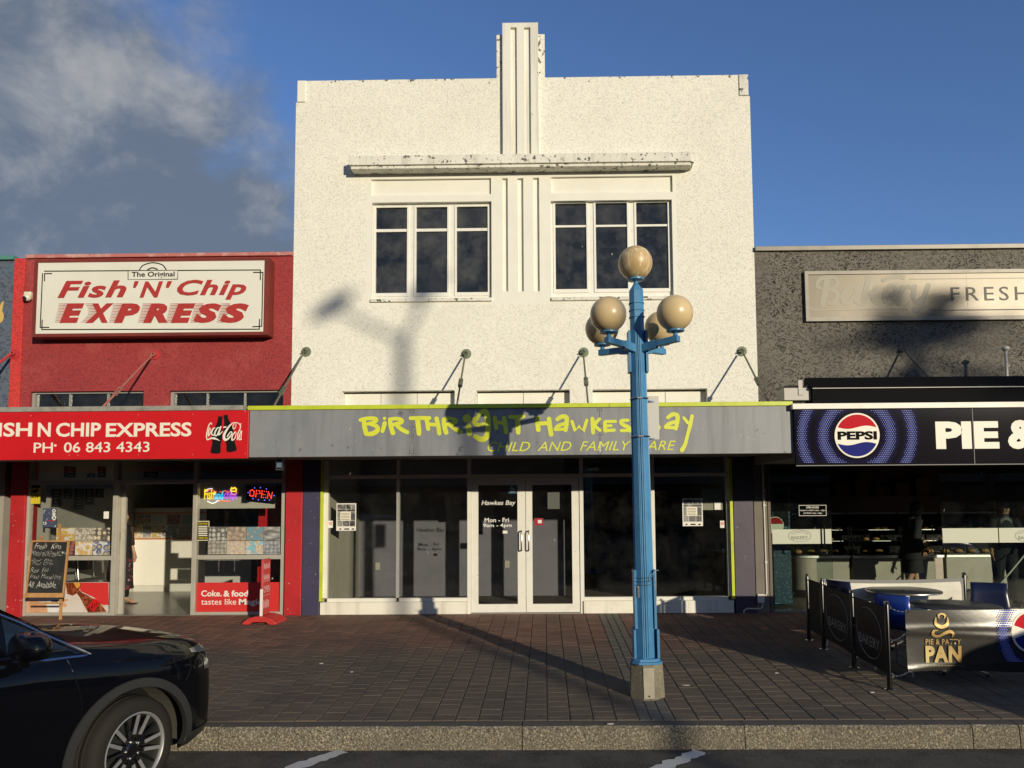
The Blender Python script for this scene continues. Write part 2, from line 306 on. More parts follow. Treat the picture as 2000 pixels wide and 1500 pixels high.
def gridwall(mb, xs, zs, yf, yb, cell):
    """a wall slab from a grid of cells; cell(x, z) gives a material index or None for an opening"""
    xs = sorted(set(round(x, 5) for x in xs)); zs = sorted(set(round(z, 5) for z in zs))
    c = [[cell((xs[i]+xs[i+1])/2, (zs[j]+zs[j+1])/2) for j in range(len(zs)-1)] for i in range(len(xs)-1)]
    g = lambda i, j: c[i][j] if 0 <= i < len(xs)-1 and 0 <= j < len(zs)-1 else None
    for i in range(len(xs)-1):
        for j in range(len(zs)-1):
            k = c[i][j]
            if k is None: continue
            x0, x1, z0, z1 = xs[i], xs[i+1], zs[j], zs[j+1]
            mb.q((x0, yf, z0), (x1, yf, z0), (x1, yf, z1), (x0, yf, z1), mi=k); mb.q((x1, yb, z0), (x0, yb, z0), (x0, yb, z1), (x1, yb, z1), mi=k)
            if g(i-1, j) is None: mb.q((x0, yb, z0), (x0, yf, z0), (x0, yf, z1), (x0, yb, z1), mi=k)
            if g(i+1, j) is None: mb.q((x1, yf, z0), (x1, yb, z0), (x1, yb, z1), (x1, yf, z1), mi=k)
            if g(i, j-1) is None: mb.q((x0, yb, z0), (x1, yb, z0), (x1, yf, z0), (x0, yf, z0), mi=k)
            if g(i, j+1) is None: mb.q((x0, yf, z1), (x1, yf, z1), (x1, yb, z1), (x0, yb, z1), mi=k)
def lettering(name, s, px, Y, mt, parent, bold=0, shear=0, ext=.0015, fix=None, space=1.0, split=False):
    """words filling the pixel rectangle px on plane Y"""
    cu = bpy.data.curves.new(name, 'FONT'); cu.body = s; cu.offset = bold; cu.shear = shear; cu.extrude = ext; cu.resolution_u = 3; cu.space_character = space; cu.align_x = 'CENTER'
    to = bpy.data.objects.new('tmp', cu); me = bpy.data.meshes.new_from_object(to); bpy.data.objects.remove(to); bpy.data.curves.remove(cu)
    vs = [v.co.copy() for v in me.vertices]; x0 = min(v.x for v in vs); x1 = max(v.x for v in vs); y0 = min(v.y for v in vs); y1 = max(v.y for v in vs)
    if fix: f = fix
    else:
        a, b, c, d = Rc(*px, Y); f = lambda u, v: Vector((a+(b-a)*u, Y, c+(d-c)*v))
    o = org(parent)
    for v, p in zip(me.vertices, vs): q = f((p.x-x0)/(x1-x0), (p.y-y0)/(y1-y0)); v.co = q+Vector((0, -p.z, 0))-o
    me.materials.clear(); me.materials.append(mt); me.name = name
    if not split:
        ob = bpy.data.objects.new(name, me); COL.objects.link(ob); ob.parent = parent; return ob
    par = list(range(len(vs)))                    # each letter a part of its own
    def fd(i):
        while par[i] != i: par[i] = par[par[i]]; i = par[i]
        return i
    for e in me.edges: a_, b_ = map(fd, e.vertices); par[a_] = b_
    grp = {}
    for i in range(len(vs)): grp.setdefault(fd(i), []).append(i)
    isl = sorted(([min(vs[i].x for i in g), max(vs[i].x for i in g), g] for g in grp.values()), key=lambda q: q[0]); let = []
    for q in isl:
        if let and q[0] < let[-1][1]-.35*min(q[1]-q[0], let[-1][1]-let[-1][0]): let[-1][1] = max(let[-1][1], q[1]); let[-1][2] += q[2]
        else: let.append(q)
    for q in let:
        keep = {v: k for k, v in enumerate(q[2])}; m2 = bpy.data.meshes.new(name); m2.from_pydata([me.vertices[i].co.copy() for i in q[2]], [], [tuple(keep[v] for v in p.vertices) for p in me.polygons if p.vertices[0] in keep]); m2.materials.append(mt); ob = bpy.data.objects.new(name, m2); COL.objects.link(ob); ob.parent = parent
    bpy.data.meshes.remove(me); return ob
class Pen:
    """strokes given in the coordinates of a magnified crop of the photo, laid on plane Y"""
    def __init__(s, region, mag, Y): s.x, s.y = region; s.k = mag; s.Y = Y; s.mb = MB(); s.n = 0; s.mb.flat = True; s.sc = (CAM_D+Y)/FOC/mag
    def pt(s, x, y): p = P(s.x+x/s.k, s.y+y/s.k, s.Y); return (p.x, p.z)
    def st(s, w, *pts, smooth=True):
        if not smooth and len(pts) > 2 and not isinstance(w, (list, tuple)):
            for a, b in zip(pts, pts[1:]): s.st(w, a, b, smooth=False)
            return s
        s.n += 1; s.mb.ribbon([s.pt(*p) for p in pts], [a*s.sc for a in w] if isinstance(w, (list, tuple)) else w*s.sc, s.Y-.00004*s.n, smooth=smooth); return s
    def dot(s, x, y, r): return s.st(2*r, (x-.5, y), (x+.5, y), smooth=False)
    def build(s, name, mt, parent):
        o = s.mb.build(name, mt, parent); s.mb = MB(); s.mb.flat = True; return o
# ================================================================== ground
def noisemix(m, specs):
    pass
asph = mat('asphalt', (.082, .074, .064), .9, bump=(95, 1, .022), var=[((.04, .036, .032), 2.6, .45, .62, .9), ((.15, .137, .117), 60, .54, .66, .85), ((.025, .022, .02), .9, .56, .64, .85), ((.02, .018, .016), 11, .66, .69, .8)], coord='Generated')
def world_coord(m):                              # feed every texture of a material with world positions
    nt = m.node_tree; g = nt.nodes.new('ShaderNodeNewGeometry')
    for l in list(nt.links):
        if l.from_node.type == 'TEX_COORD': s = l.to_socket; nt.links.remove(l); nt.links.new(g.outputs['Position'], s)
    return m
world_coord(asph)
MB().q((-400, -400, -.45), (400, -400, -.45), (400, 400, -.45), (-400, 400, -.45)).build('ground', asph, local=True)['kind'] = 'structure'
KY = -5.16                                       # kerb face
MB().q((-90, -24, ROAD), (90, -24, ROAD), (90, KY+.06, ROAD), (-90, KY+.06, ROAD)).build('road', asph, local=True)['kind'] = 'structure'
# worn parking lines
paint = mat('worn_white_paint', (.55, .54, .5), .7, bump=(60, .6, .004))
for k, (a, b) in enumerate((((668, 1467), (540, 1512)), ((1368, 1468), (1262, 1512)))):
    p, q = GR(*a), GR(*b); d = (q-p).normalized(); n = Vector((-d.y, d.x, 0))*.08; mb = MB(); mb.flat = True; S = 14; rng = random.Random(k)
    L_, R_ = [], []
    for i in range(S+1):
        c = p+(q-p)*(i/S)+Vector((0, 0, .004)); L_.append(c+n*rng.uniform(.55, 1.1)); R_.append(c-n*rng.uniform(.5, 1.1))
    for i in range(S): mb.q(L_[i], L_[i+1], R_[i+1], R_[i])
    o = mb.build('parking_line', paint); tag(o, ['chipped white parking line on the asphalt beside the black car', 'chipped white parking line on the asphalt below the street lamp'][k], 'road marking', 'worn parking lines at the kerb')
# kerb of exposed aggregate
kmat = mat('exposed_aggregate', (.19, .162, .112), .85, bump=(75, 1, .025), var=[((.50, .45, .34), 60, .5, .60, .95), ((.06, .05, .04), 42, .53, .64, .95), ((.14, .12, .085), 1.5, .4, .7, .6)])
world_coord(kmat)
ktop = mat('kerb_top', (.085, .078, .068), .9, bump=(90, .8, .01), var=((.16, .14, .11), 60, .55, .7, .7)); world_coord(ktop)
kerb = thing('kerb', None, None); del_keys = kerb.keys(); kerb['kind'] = 'structure'
edges = [-30, GR(-600, 1440).x, GR(-60, 1440).x, P(427, 1440, KY).x, P(1020, 1440, KY).x, P(1455, 1440, KY).x, P(1900, 1440, KY).x, P(1992, 1440, KY).x, 8, 14, 30]
for a, b in zip(edges, edges[1:]):
    mb = MB(); z = SLOPE*KY; seg = max(2, int((b-a)/.12)); rng = random.Random(int(a*10)); prof = [(.14, .002), (.022, .002), (0, -.022), (-.012, ROAD-z-.03)]
    base = len(mb.v)
    for i in range(seg+1):
        x = a+.004+(b-a-.008)*i/seg
        for k, (dy, dz) in enumerate(prof): j = .004 if k in (1, 2) else 0; mb.v.append(Vector((x, KY+dy+rng.uniform(-j, j), z+dz+SLOPE*max(dy, 0)+rng.uniform(-j, j)*.8)))
    for i in range(seg):
        for k in range(3): mb.f.append((base+i*4+k, base+i*4+k+1, base+i*4+5+k, base+i*4+4+k)); mb.m.append(0 if k else 1)
    for i in (0, seg): mb.f.append(tuple(base+i*4+k for k in range(4))); mb.m.append(0)
    mb.build('kerb_stone', [kmat, ktop], kerb)
# footpath: a mortar bed and the pavers lying on it
pav = mat('paver', (.105, .078, .06), .85, bump=(160, .5, .006)); nt = pav.node_tree; N = nt.nodes; L = nt.links
geo = N.new('ShaderNodeNewGeometry'); oi = N.new('ShaderNodeObjectInfo'); at = N.new('ShaderNodeAttribute'); at.attribute_name = 'tone'
def pm(op, a, b):
    n = N.new('ShaderNodeMath'); n.operation = op
    for i, v in enumerate((a, b)):
        if isinstance(v, (int, float)): n.inputs[i].default_value = v
        else: L.new(v, n.inputs[i])
    return n.outputs[0]
def pn(scale, det, a, b, hi=1):
    n = N.new('ShaderNodeTexNoise'); n.inputs['Scale'].default_value = scale; n.inputs['Detail'].default_value = det; n.inputs['Roughness'].default_value = .65; L.new(geo.outputs['Position'], n.inputs['Vector'])
    r = N.new('ShaderNodeMapRange'); r.inputs[1].default_value = a; r.inputs[2].default_value = b; r.inputs[4].default_value = hi; L.new(n.outputs['Fac'], r.inputs[0]); return r.outputs[0]
sp = N.new('ShaderNodeSeparateXYZ'); L.new(geo.outputs['Position'], sp.inputs[0])
def pmix(f, a, b):
    n = N.new('ShaderNodeMixRGB')
    if isinstance(f, float): n.inputs[0].default_value = f
    else: L.new(f, n.inputs[0])
    for i, v in ((1, a), (2, b)):
        if isinstance(v, tuple): n.inputs[i].default_value = (*v, 1)
        else: L.new(v, n.inputs[i])
    return n.outputs[0]
r = N.new('ShaderNodeMapRange'); r.inputs[1].default_value = -2.45; r.inputs[2].default_value = -1.7; L.new(pm('ADD', sp.outputs[1], pm('MULTIPLY', pn(2.5, 5, .2, .8), .5)), r.inputs[0])
weather = r.outputs[0]                            # 1 where the canopy has kept the pavers clean and red
base = pmix(weather, pmix(at.outputs['Fac'], (.104, .080, .056), (.136, .103, .071)), pmix(at.outputs['Fac'], (.15, .072, .048), (.22, .115, .075)))
base = pmix(pn(1.3, 6, .42, .68, .7), base, (.06, .05, .043)); base = pmix(pn(70, 2, .66, .70, .6), base, (.26, .23, .19)); base = pmix(pn(9, 3, .665, .685, .8), base, (.04, .034, .03))
gat = N.new('ShaderNodeAttribute'); gat.attribute_name = 'grey'; base = pmix(gat.outputs['Fac'], base, (.125, .118, .098))
L.new(base, N['Principled BSDF'].inputs['Base Color']); world_coord(pav)
mort = mat('joint_sand', (.15, .122, .09), .95, bump=(120, .6, .006), var=((.06, .05, .04), 3, .4, .7, .9)); world_coord(mort)
fp = MB().q((-40, KY+.13, SLOPE*(KY+.13)+.005), (40, KY+.13, SLOPE*(KY+.13)+.005), (40, .05, .005), (-40, .05, .005)).build('footpath', mort, local=True); fp['kind'] = 'structure'
xl, xr = P(1168, 1203).x, P(1207, 1203).x
cols = [(xl-.2*(i+1), xl-.2*i, .15, i % 2, 0) for i in range(46)]+[(xr+.2*i, xr+.2*(i+1), .15, i % 2, 0) for i in range(40)]
w3 = (xr-xl)/3; cols += [(xl+w3*i, xl+w3*(i+1), .21, i % 2, 1) for i in range(3)]
recs = []
for a, b, dep, odd, grey in cols:
    y = KY+.145-(dep/2 if odd else 0)
    while y < -.005:
        y0, y1 = max(y, KY+.145), min(y+dep, -.006)
        if y1-y0 > .02: recs.append((a, b, y0, y1, grey, abs(y1-y0-dep) < 1e-4))
        y += dep
rng = random.Random(3)
def paver_block(a, b, y0, y1, gx, gy):           # chamfered top and sides, centre at origin
    hx, hy, c = (b-a)/2-gx, (y1-y0)/2-gy, .004
    v = [(-hx, -hy, -.03), (hx, -hy, -.03), (hx, hy, -.03), (-hx, hy, -.03), (-hx, -hy, -c), (hx, -hy, -c), (hx, hy, -c), (-hx, hy, -c), (-hx+c, -hy+c, 0), (hx-c, -hy+c, 0), (hx-c, hy-c, 0), (-hx+c, hy-c, 0)]
    f = [(0, 1, 5, 4), (1, 2, 6, 5), (2, 3, 7, 6), (3, 0, 4, 7), (4, 5, 9, 8), (5, 6, 10, 9), (6, 7, 11, 10), (7, 4, 8, 11), (8, 9, 10, 11)]
    return v, f
near = sorted([r_ for r_ in recs if r_[5] and not r_[4] and -2.75 < (r_[0]+r_[1])/2 < 4.3], key=lambda r_: r_[2])[:297]
nearset = set(near); shared = []
for k in range(4):
    v, f = paver_block(0, .2, 0, .15, .0045, .002); me = bpy.data.meshes.new('paver'); me.from_pydata(v, [], f); me.materials.append(pav); shared.append(me)
    for nm, val in (('tone', (.1, .4, .65, .95)[k]), ('grey', 0.0)):
        a_ = me.attributes.new(nm, 'FLOAT', 'POINT'); a_.data.foreach_set('value', [val]*len(v))
for a, b, y0, y1, g, _ in near:
    o = bpy.data.objects.new('paver', shared[rng.randrange(4)]); COL.objects.link(o); o.parent = fp; cy = (y0+y1)/2
    o.location = ((a+b)/2, cy, SLOPE*cy+.012+rng.uniform(-.0016, .0016)); o.rotation_euler = (math.atan(SLOPE)+rng.uniform(-.006, .006), rng.uniform(-.005, .005), rng.uniform(-.004, .004))
V, F, T, GR_ = [], [], [], []
for rec in recs:
    if rec in nearset: continue
    a, b, y0, y1, g, _ = rec; v, f = paver_block(a, b, y0, y1, .0045, .002); n = len(V); cx, cy = (a+b)/2, (y0+y1)/2; t = rng.random(); dz = rng.uniform(-.0016, .0016); tx, ty = rng.uniform(-.006, .006), rng.uniform(-.005, .005)
    V += [(cx+x, cy+y, SLOPE*(cy+y)+.012+dz+z+tx*y+ty*x) for x, y, z in v]; F += [tuple(n+i for i in q) for q in f]; T += [t]*len(v); GR_ += [float(g)*(.7+.3*t)]*len(v)
me = bpy.data.meshes.new('paver_field'); me.from_pydata(V, [], F); me.materials.append(pav)
for nm, dat in (('tone', T), ('grey', GR_)): a_ = me.attributes.new(nm, 'FLOAT', 'POINT'); a_.data.foreach_set('value', dat)
o = bpy.data.objects.new('paver_field', me); COL.objects.link(o); o.parent = fp; o['kind'] = 'stuff'
FT = .012                                        # top of the pavers above the footpath plane

# ================================================================== white building
white = stucco('white_roughcast', (.82, .80, .70), (.45, .42, .35), .33, .47, dk=.09, scale=30, dist=.014, bstr=.52, extra=[((.62, .59, .50), .9, .45, .8, .35)], edge=(8.62, .16, (.09, .085, .07)))
smoothw = mat('smooth_white_plaster', (.80, .785, .70), .7, bump=(18, .12, .01), var=((.68, .655, .57), 1.8, .45, .75, .5), coord='Object', spots=((.3, .28, .24), 23, .735)); world_coord(smoothw)
lich = mat('lichened_plaster', (.78, .765, .68), .8, bump=(40, .35, .006), spots=[((.13, .125, .10), 13, .60), ((.2, .19, .15), 34, .66)], var=((.55, .53, .45), 2, .4, .7, .6), streak=((.42, .40, .34), 7, .5, .7, .6)); world_coord(lich)
wpaint = mat('white_joinery', (.80, .785, .71), .45, bump=(30, .15, .002), var=((.6, .57, .5), 9, .55, .75, .5), spots=((.33, .3, .25), 31, .72)); world_coord(wpaint)
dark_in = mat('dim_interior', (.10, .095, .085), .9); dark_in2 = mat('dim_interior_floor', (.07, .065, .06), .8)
upglass = glassmat('upper_window_glass', (.80, .80, .78), 1.6, .0, .7)  # dusty film strengthened to stand in for the grey sky reflection
wb = thing('white_building', 'white roughcast two-storey building with a stepped pylon in the middle of its parapet', 'building', (-.3, 4, 0))
XL, XR = -3.995, 3.362; ZT = 8.60; ZS = P(575, 200).z; XL2, XR2 = P(581, 175).x, P(1461, 168).x; POX0, POX1 = P(970, 110).x, P(1064, 110).x; POZ = P(1017, 67.5).z
PIX0, PIX1, PIZ = P(982, 150).x, P(1051.5, 150).x, P(1017, 50).z
wins = [Rc(725.5, 394.5, 960, 583), Rc(1076.5, 391, 1314, 580)]
recs_p = [Rc(725, 349, 959, 380.5), Rc(1076.5, 344, 1313.5, 376)]
flut = [Rc(x0, 348+dy, x1, 569) for x0, x1, dy in ((981.7, 992, 0), (1011.5, 1022.5, 0), (1042, 1053.5, -1))]
clere = [Rc(668, 763, 888, 815), Rc(931, 761.5, 1113, 815), Rc(1158, 759.5, 1382, 815)]
sm = Rc(716, 333, 1322, 594)
holes = wins+recs_p+flut+clere
Z0 = 2.6
xs = [XL, XR, XL2, XR2, POX0, POX1, sm[0], sm[1]]+[h[i] for h in holes for i in (0, 1)]; zs = [Z0, ZS, ZT, POZ, sm[2], sm[3]]+[h[i] for h in holes for i in (2, 3)]
def wcell(x, z):
    for h in holes:
        if h[0] < x < h[1] and h[2] < z < h[3]: return None
    if z > ZT and not POX0 < x < POX1: return None
    if z > POZ: return None
    if z > ZS and not XL2 < x < XR2: return None
    return 1 if sm[0] < x < sm[1] and sm[2] < z < sm[3] else 0
mb = MB(); gridwall(mb, xs, zs, 0, .3, wcell); mb.build('wall', [white, smoothw], wb)
mb = MB().box(XL+.002, XL+.25, .301, 9, 0, ZS-.3).box(XR-.25, XR-.002, .301, 9, 0, ZS-.3).box(XL+.25, XR-.25, 8.8, 9, 0, ZS-.3); mb.build('side_wall', mat('side_render', (.45, .43, .38), .9, var=((.3, .28, .24), 1.5, .4, .7, .7)), wb)
MB().box(XL+.251, XR-.251, .302, 8.79, ZS-.9, ZS-.75).build('roof', mat('roof_metal', (.3, .3, .3), .5, .4), wb)
# corner blocks on the parapet: smooth faces set in the roughcast
for px in ((581, 160, 597, 200), (1443, 148, 1461, 187)):
    a, b, c, d = Rc(*px); MB().box(a+.003, b, -.022, .05, c, ZT-.004).build('corner_block', lich if px[0] > 1000 else smoothw, wb, bev=.006)
# pylon with two sunk flutes
gr = [Rc(998, 59, 1010, 303), Rc(1024.5, 59, 1036.8, 303)]
LZ1 = P(1019, 303).z
mb = MB(); gridwall(mb, [PIX0, PIX1]+[g[i] for g in gr for i in (0, 1)], [LZ1-.02, PIZ]+[g[3] for g in gr], -.075, .18, lambda x, z: None if any(g[0] < x < g[1] and z < g[3] for g in gr) else 0)
pyl = mb.build('pylon', lich if False else mat('pylon_plaster', (.77, .755, .67), .8, bump=(40, .25, .006), spots=((.13, .12, .1), 9, .715), streak=((.5, .475, .4), 9, .45, .75, .8)), wb, bev=.004); world_coord(pyl.data.materials[0])
for g in gr: MB().box(g[0]-.002, g[1]+.002, -.03, .17, LZ1-.02, g[3]+.002).build('flute', pyl.data.materials[0], pyl)
# ledge
a, b, c, d = Rc(683, 302.5, 1356, 320.5, -.2)
pts = [(a, -.24), (b-.06, -.24), (b, -.19), (b, -.001), (a, -.001)]
mb = MB().zprism(pts, c, d).zprism([(a+.02, -.205), (b-.08, -.205), (b-.02, -.16), (b-.02, -.0012), (a+.02, -.0012)], c-.05, c-.001); mb.build('ledge', lich, wb, bev=.006)
# sunk panels and flutes in the smooth surround
for h in recs_p: MB().box(h[0]-.01, h[1]+.01, .045, .09, h[2]-.01, h[3]+.01).build('sunk_panel', smoothw, wb)
for h in flut: MB().box(h[0]-.01, h[1]+.01, .05, .1, h[2]-.01, h[3]+.01).build('sunk_flute', smoothw, wb)
# upper windows
pcols = [((734, 795), (813, 873.6), (892, 952.7)), ((1085, 1145.5), (1164, 1225.3), (1243.5, 1305))]; prow = [(403, 444.5, 450, 570), (399, 441, 445, 566)]
for h, cs, (t0, t1, b0, b1) in zip(wins, pcols, prow):
    Yw = .075; x0, x1, z0, z1 = h; mb = MB(); zt0, zt1, zb0, zb1 = P(1017, t0, Yw).z, P(1017, t1, Yw).z, P(1017, b0, Yw).z, P(1017, b1, Yw).z
    zt0 -= 0; xsn = [P(x, 485, Yw).x for c in cs for x in c]
    def fc(x, z):
        for i in (0, 2, 4):
            if xsn[i] < x < xsn[i+1] and (zt1 < z < zt0 or zb1 < z < zb0): return None
        return 0
    gridwall(mb, [x0, x1]+xsn, [z0, z1, zt0, zt1, zb0, zb1], Yw, Yw+.05, fc)
    # casement edges stand proud of the mullions
    for i in (0, 2, 4):
        e = .035
        for bx in ((xsn[i]-e, xsn[i], zb1-.06, zt0+e), (xsn[i+1], xsn[i+1]+e, zb1-.06, zt0+e), (xsn[i], xsn[i+1], zt0, zt0+e), (xsn[i], xsn[i+1], zb1-.06, zb1)): mb.box(bx[0], bx[1], Yw-.014, Yw, bx[2], bx[3])
    win = mb.build('window', wpaint, wb, bev=.003)
    for i in (0, 2, 4):
        for za, zb in ((zt1, zt0), (zb1, zb0)): MB().box(xsn[i]-.004, xsn[i+1]+.004, Yw+.022, Yw+.028, za-.004, zb+.004).build('pane', upglass, win)
    MB().box(x0-.004, x1+.01, -.035, Yw-.002, z0-.055, z0-.001).build('sill', lich, win, bev=.005)
# room behind the upper windows
mb = MB(); mb.flat = True; a, b, c, d = XL+.3, XR-.3, 3.75, 6.6
mb.q((a, 4.5, c), (b, 4.5, c), (b, 4.5, d), (a, 4.5, d)).q((a, .31, c), (a, 4.5, c), (a, 4.5, d), (a, .31, d)).q((b, .31, c), (b, 4.5, c), (b, 4.5, d), (b, .31, d)).q((a, .31, d), (b, .31, d), (b, 4.5, d), (a, 4.5, d)).q((a, .31, c), (b, .31, c), (b, 4.5, c), (a, 4.5, c)); mb.build('upper_room', dark_in, wb)
# boarded lights above the canopy
for h, cuts in zip(clere, ((743, 814), (1022,), (1232, 1300))):
    xs_ = [h[0]]+[P(c, 780, .1).x for c in cuts]+[h[1]]
    for a, b in zip(xs_, xs_[1:]): MB().box(a+.004, b-.004, .13, .16, h[2], h[3]-.03).build('boarded_light', smoothw, wb, bev=.003)
    MB().box(h[0], h[1], .165, .2, h[2], h[3]).build('light_backing', mat('old_lead_paint', (.25, .24, .22), .7), wb)
# piers flanking the shopfront
def pier(px, Y0, mt, par, name='pier', zt=2.75): a, b, c, d = Rc(*px, Y0); return MB().box(a, b, Y0, .25, -.02, zt).build(name, mt, par, bev=.006)
def scuffed(n, col, chip): return mat(n, col, .5, bump=(14, .25, .006), var=((col[0]*.6, col[1]*.6, col[2]*.6), 2.5, .45, .75, .6), spots=[(chip, 21, .685), (chip, 9, .735), ((col[0]*.4, col[1]*.4, col[2]*.4), 13, .69)])
purple = scuffed('purple_gloss_paint', (.05, .046, .10), (.5, .48, .42)); world_coord(purple)
purple2 = scuffed('plum_gloss_paint', (.055, .043, .072), (.3, .28, .3)); world_coord(purple2)
lime = mat('lime_trim', (.52, .60, .035), .4, var=((.36, .42, .03), 6, .5, .7, .7)); world_coord(lime)
pier((590.5, 900, 624.5, 1202), -.045, purple, wb); pier((1434, 900, 1473, 1200), -.05, purple2, wb)
MB().rbox((625, 895, 629.5, 1175), -.06, .03).build('lime_strip', lime, wb); MB().rbox((1427, 895, 1432.5, 1170), -.06, .03).build('lime_strip', lime, wb)

# ---- canopy of the white building
galv = mat('grey_fascia_paint', (.235, .245, .262), .45, bump=(3, .05, .02), var=[((.19, .20, .215), 1.6, .45, .7, .7), ((.30, .305, .31), 5, .6, .75, .5)], spots=[((.08, .08, .085), 19, .70), ((.55, .55, .53), 27, .735), ((.13, .13, .14), 6, .69)], streak=((.155, .16, .17), 8, .46, .70, .85)); world_coord(galv)
soff = mat('soffit', (.16, .155, .14), .8); yel = mat('lime_vinyl', (.66, .70, .055), .4, var=((.55, .58, .05), 4, .5, .7, .5)); world_coord(yel)
CY_ = -1.95
cw = thing('street_canopy', 'grey fascia canopy with lime edge and lime hand-brushed lettering', 'canopy', (-.3, -1, 2.4))
cx0, cx1, cz0, cz1 = Rc(487, 797, 1549, 889, CY_)
MB().box(cx0, cx1, CY_+.035, -.002, cz0+.06, cz1-.02).build('roof_slab', soff, cw)
seams = [cx0, P(804, 840, CY_).x, P(1171.5, 840, CY_).x, cx1]
for a, b in zip(seams, seams[1:]): MB().box(a+.002, b-.002, CY_, CY_+.03, cz0, cz1).build('fascia_panel', galv, cw, bev=.002)
scr = mat('screw_head', (.05, .05, .05), .4, .8)
for s in seams[1:3]:
    for f in (.06, .12, .42, .62, .93, .97):
        for dx in (-.022, .026): MB().lathe([(.006, 0), (.006, .004), (.003, .006)], (s+dx, CY_-.006, cz0+(cz1-cz0)*f), 6, 'y').build('screw', scr, cw)
    MB().box(s-.012, s+.014, CY_-.002, CY_-.0002, cz0+.03, cz0+.17).build('joint_plate', mat('galvanised', (.5, .5, .48), .4, .9), cw)
ez = P(1017, 788.5, CY_).z
for a, b in ((cx0-.02, P(837, 790, CY_).x), (P(837.6, 790, CY_).x, P(1189, 790, CY_).x), (P(1189.6, 790, CY_).x, cx1)): MB().box(a, b, CY_-.02, CY_+.3, cz1+.002, ez).build('edge_flashing', lime, cw, bev=.003)
pen = Pen((680, 780), 5.2632, CY_-.004)
pen.st([46, 50, 50], (160, 205), (168, 280), (185, 352)).st([38, 40, 42, 46, 42, 36], (125, 212), (180, 198), (262, 196), (288, 212), (262, 238), (205, 252)).st([34, 44, 52, 50, 40], (225, 255), (292, 278), (300, 318), (250, 352), (185, 357)); pen.build('brushed_letter', yel, cw)
pen.dot(373, 196, 17).st([46, 44, 38], (375, 246), (365, 285), (352, 328)); pen.build('brushed_letter', yel, cw)
pen.st([44, 46, 50], (432, 210), (436, 270), (460, 345)).st([36, 38, 42, 44, 34], (425, 205), (490, 198), (548, 212), (538, 240), (430, 268)).st([40, 44, 42], (500, 268), (550, 310), (607, 338)); pen.build('brushed_letter', yel, cw)
pen.st([38, 42, 40], (640, 194), (735, 192), (835, 192)).st([52, 54, 48], (712, 200), (722, 280), (728, 352)); pen.build('brushed_letter', yel, cw)
pen.st([48, 46, 44], (806, 200), (815, 250), (822, 304)).st(38, (822, 256), (915, 262)).st([46, 46, 44], (908, 198), (925, 270), (936, 350)); pen.build('brushed_letter', yel, cw)
pen.st([44, 46, 50], (982, 210), (986, 270), (1007, 340)).st([36, 38, 42, 44, 34], (980, 205), (1040, 194), (1103, 212), (1092, 240), (985, 265)).st([40, 44, 42], (1050, 268), (1100, 305), (1158, 332)); pen.build('brushed_letter', yel, cw)
pen.dot(1219, 196, 44).st([58, 64, 60], (1234, 275), (1240, 310), (1246, 350)); pen.build('brushed_letter', yel, cw)
pen.st([34, 40, 56, 62, 60, 62, 58, 48], (1320, 215), (1352, 150), (1405, 120), (1432, 190), (1438, 290), (1425, 380), (1372, 412), (1305, 380)).st([48, 46, 42, 30], (1302, 200), (1300, 245), (1345, 266), (1392, 250)); pen.build('brushed_letter', yel, cw)
pen.st([46, 46, 44], (1508, 188), (1514, 240), (1522, 296)).st(38, (1520, 236), (1608, 246)).st([46, 46, 46], (1602, 192), (1615, 265), (1624, 336)); pen.build('brushed_letter', yel, cw)
pen.st([40, 44, 40], (1662, 180), (1730, 182), (1802, 174)).st([54, 54, 48], (1742, 195), (1744, 270), (1748, 340)); pen.build('brushed_letter', yel, cw)
pen.x, pen.y = 1030, 780
pen.st([50, 48, 50], (108, 192), (106, 250), (112, 312)).st(40, (112, 250), (225, 244)).st([46, 50, 50], (222, 200), (230, 280), (244, 360)); pen.build('brushed_letter', yel, cw)
pen.st([40, 46, 48, 46, 42], (306, 206), (352, 178), (400, 186), (402, 250), (392, 318)).st([34, 40, 34], (395, 245), (318, 272), (285, 308)).st(34, (285, 310), (378, 306)); pen.build('brushed_letter', yel, cw)
pen.st([36, 40, 36, 40, 34], (458, 228), (490, 322), (530, 275), (576, 325), (610, 215), smooth=False); pen.build('brushed_letter', yel, cw)
pen.st([42, 44, 40], (668, 200), (672, 270), (674, 342)).st([34, 38, 34], (742, 202), (692, 262), (745, 318)); pen.build('brushed_letter', yel, cw)
pen.st([42, 42], (796, 240), (800, 322)).st(32, (802, 228), (905, 226)).st(28, (808, 274), (862, 270)).st([34, 34], (802, 322), (893, 316)); pen.build('brushed_letter', yel, cw)
pen.st([32, 38, 40, 44, 40], (1035, 214), (966, 222), (972, 254), (1040, 290), (1052, 322)).st(34, (965, 322), (1050, 318)); pen.build('brushed_letter', yel, cw)
pen.st([46, 46], (1160, 205), (1180, 330)).st([36, 40, 44, 36], (1160, 205), (1250, 205), (1250, 240), (1180, 262)).st([36, 44, 46, 36], (1190, 262), (1325, 268), (1335, 305), (1190, 330)); pen.build('brushed_letter', yel, cw)
pen.st([38, 44, 46, 44, 40], (1444, 186), (1492, 155), (1540, 166), (1540, 230), (1524, 302)).st([34, 40, 36], (1530, 228), (1455, 252), (1418, 284)).st(36, (1420, 288), (1520, 292)); pen.build('brushed_letter', yel, cw)
pen.st([30, 36], (1606, 188), (1648, 240)).st([38, 40, 36, 40, 48], (1692, 172), (1672, 270), (1645, 370), (1622, 460), (1590, 520)); pen.build('brushed_letter', yel, cw)

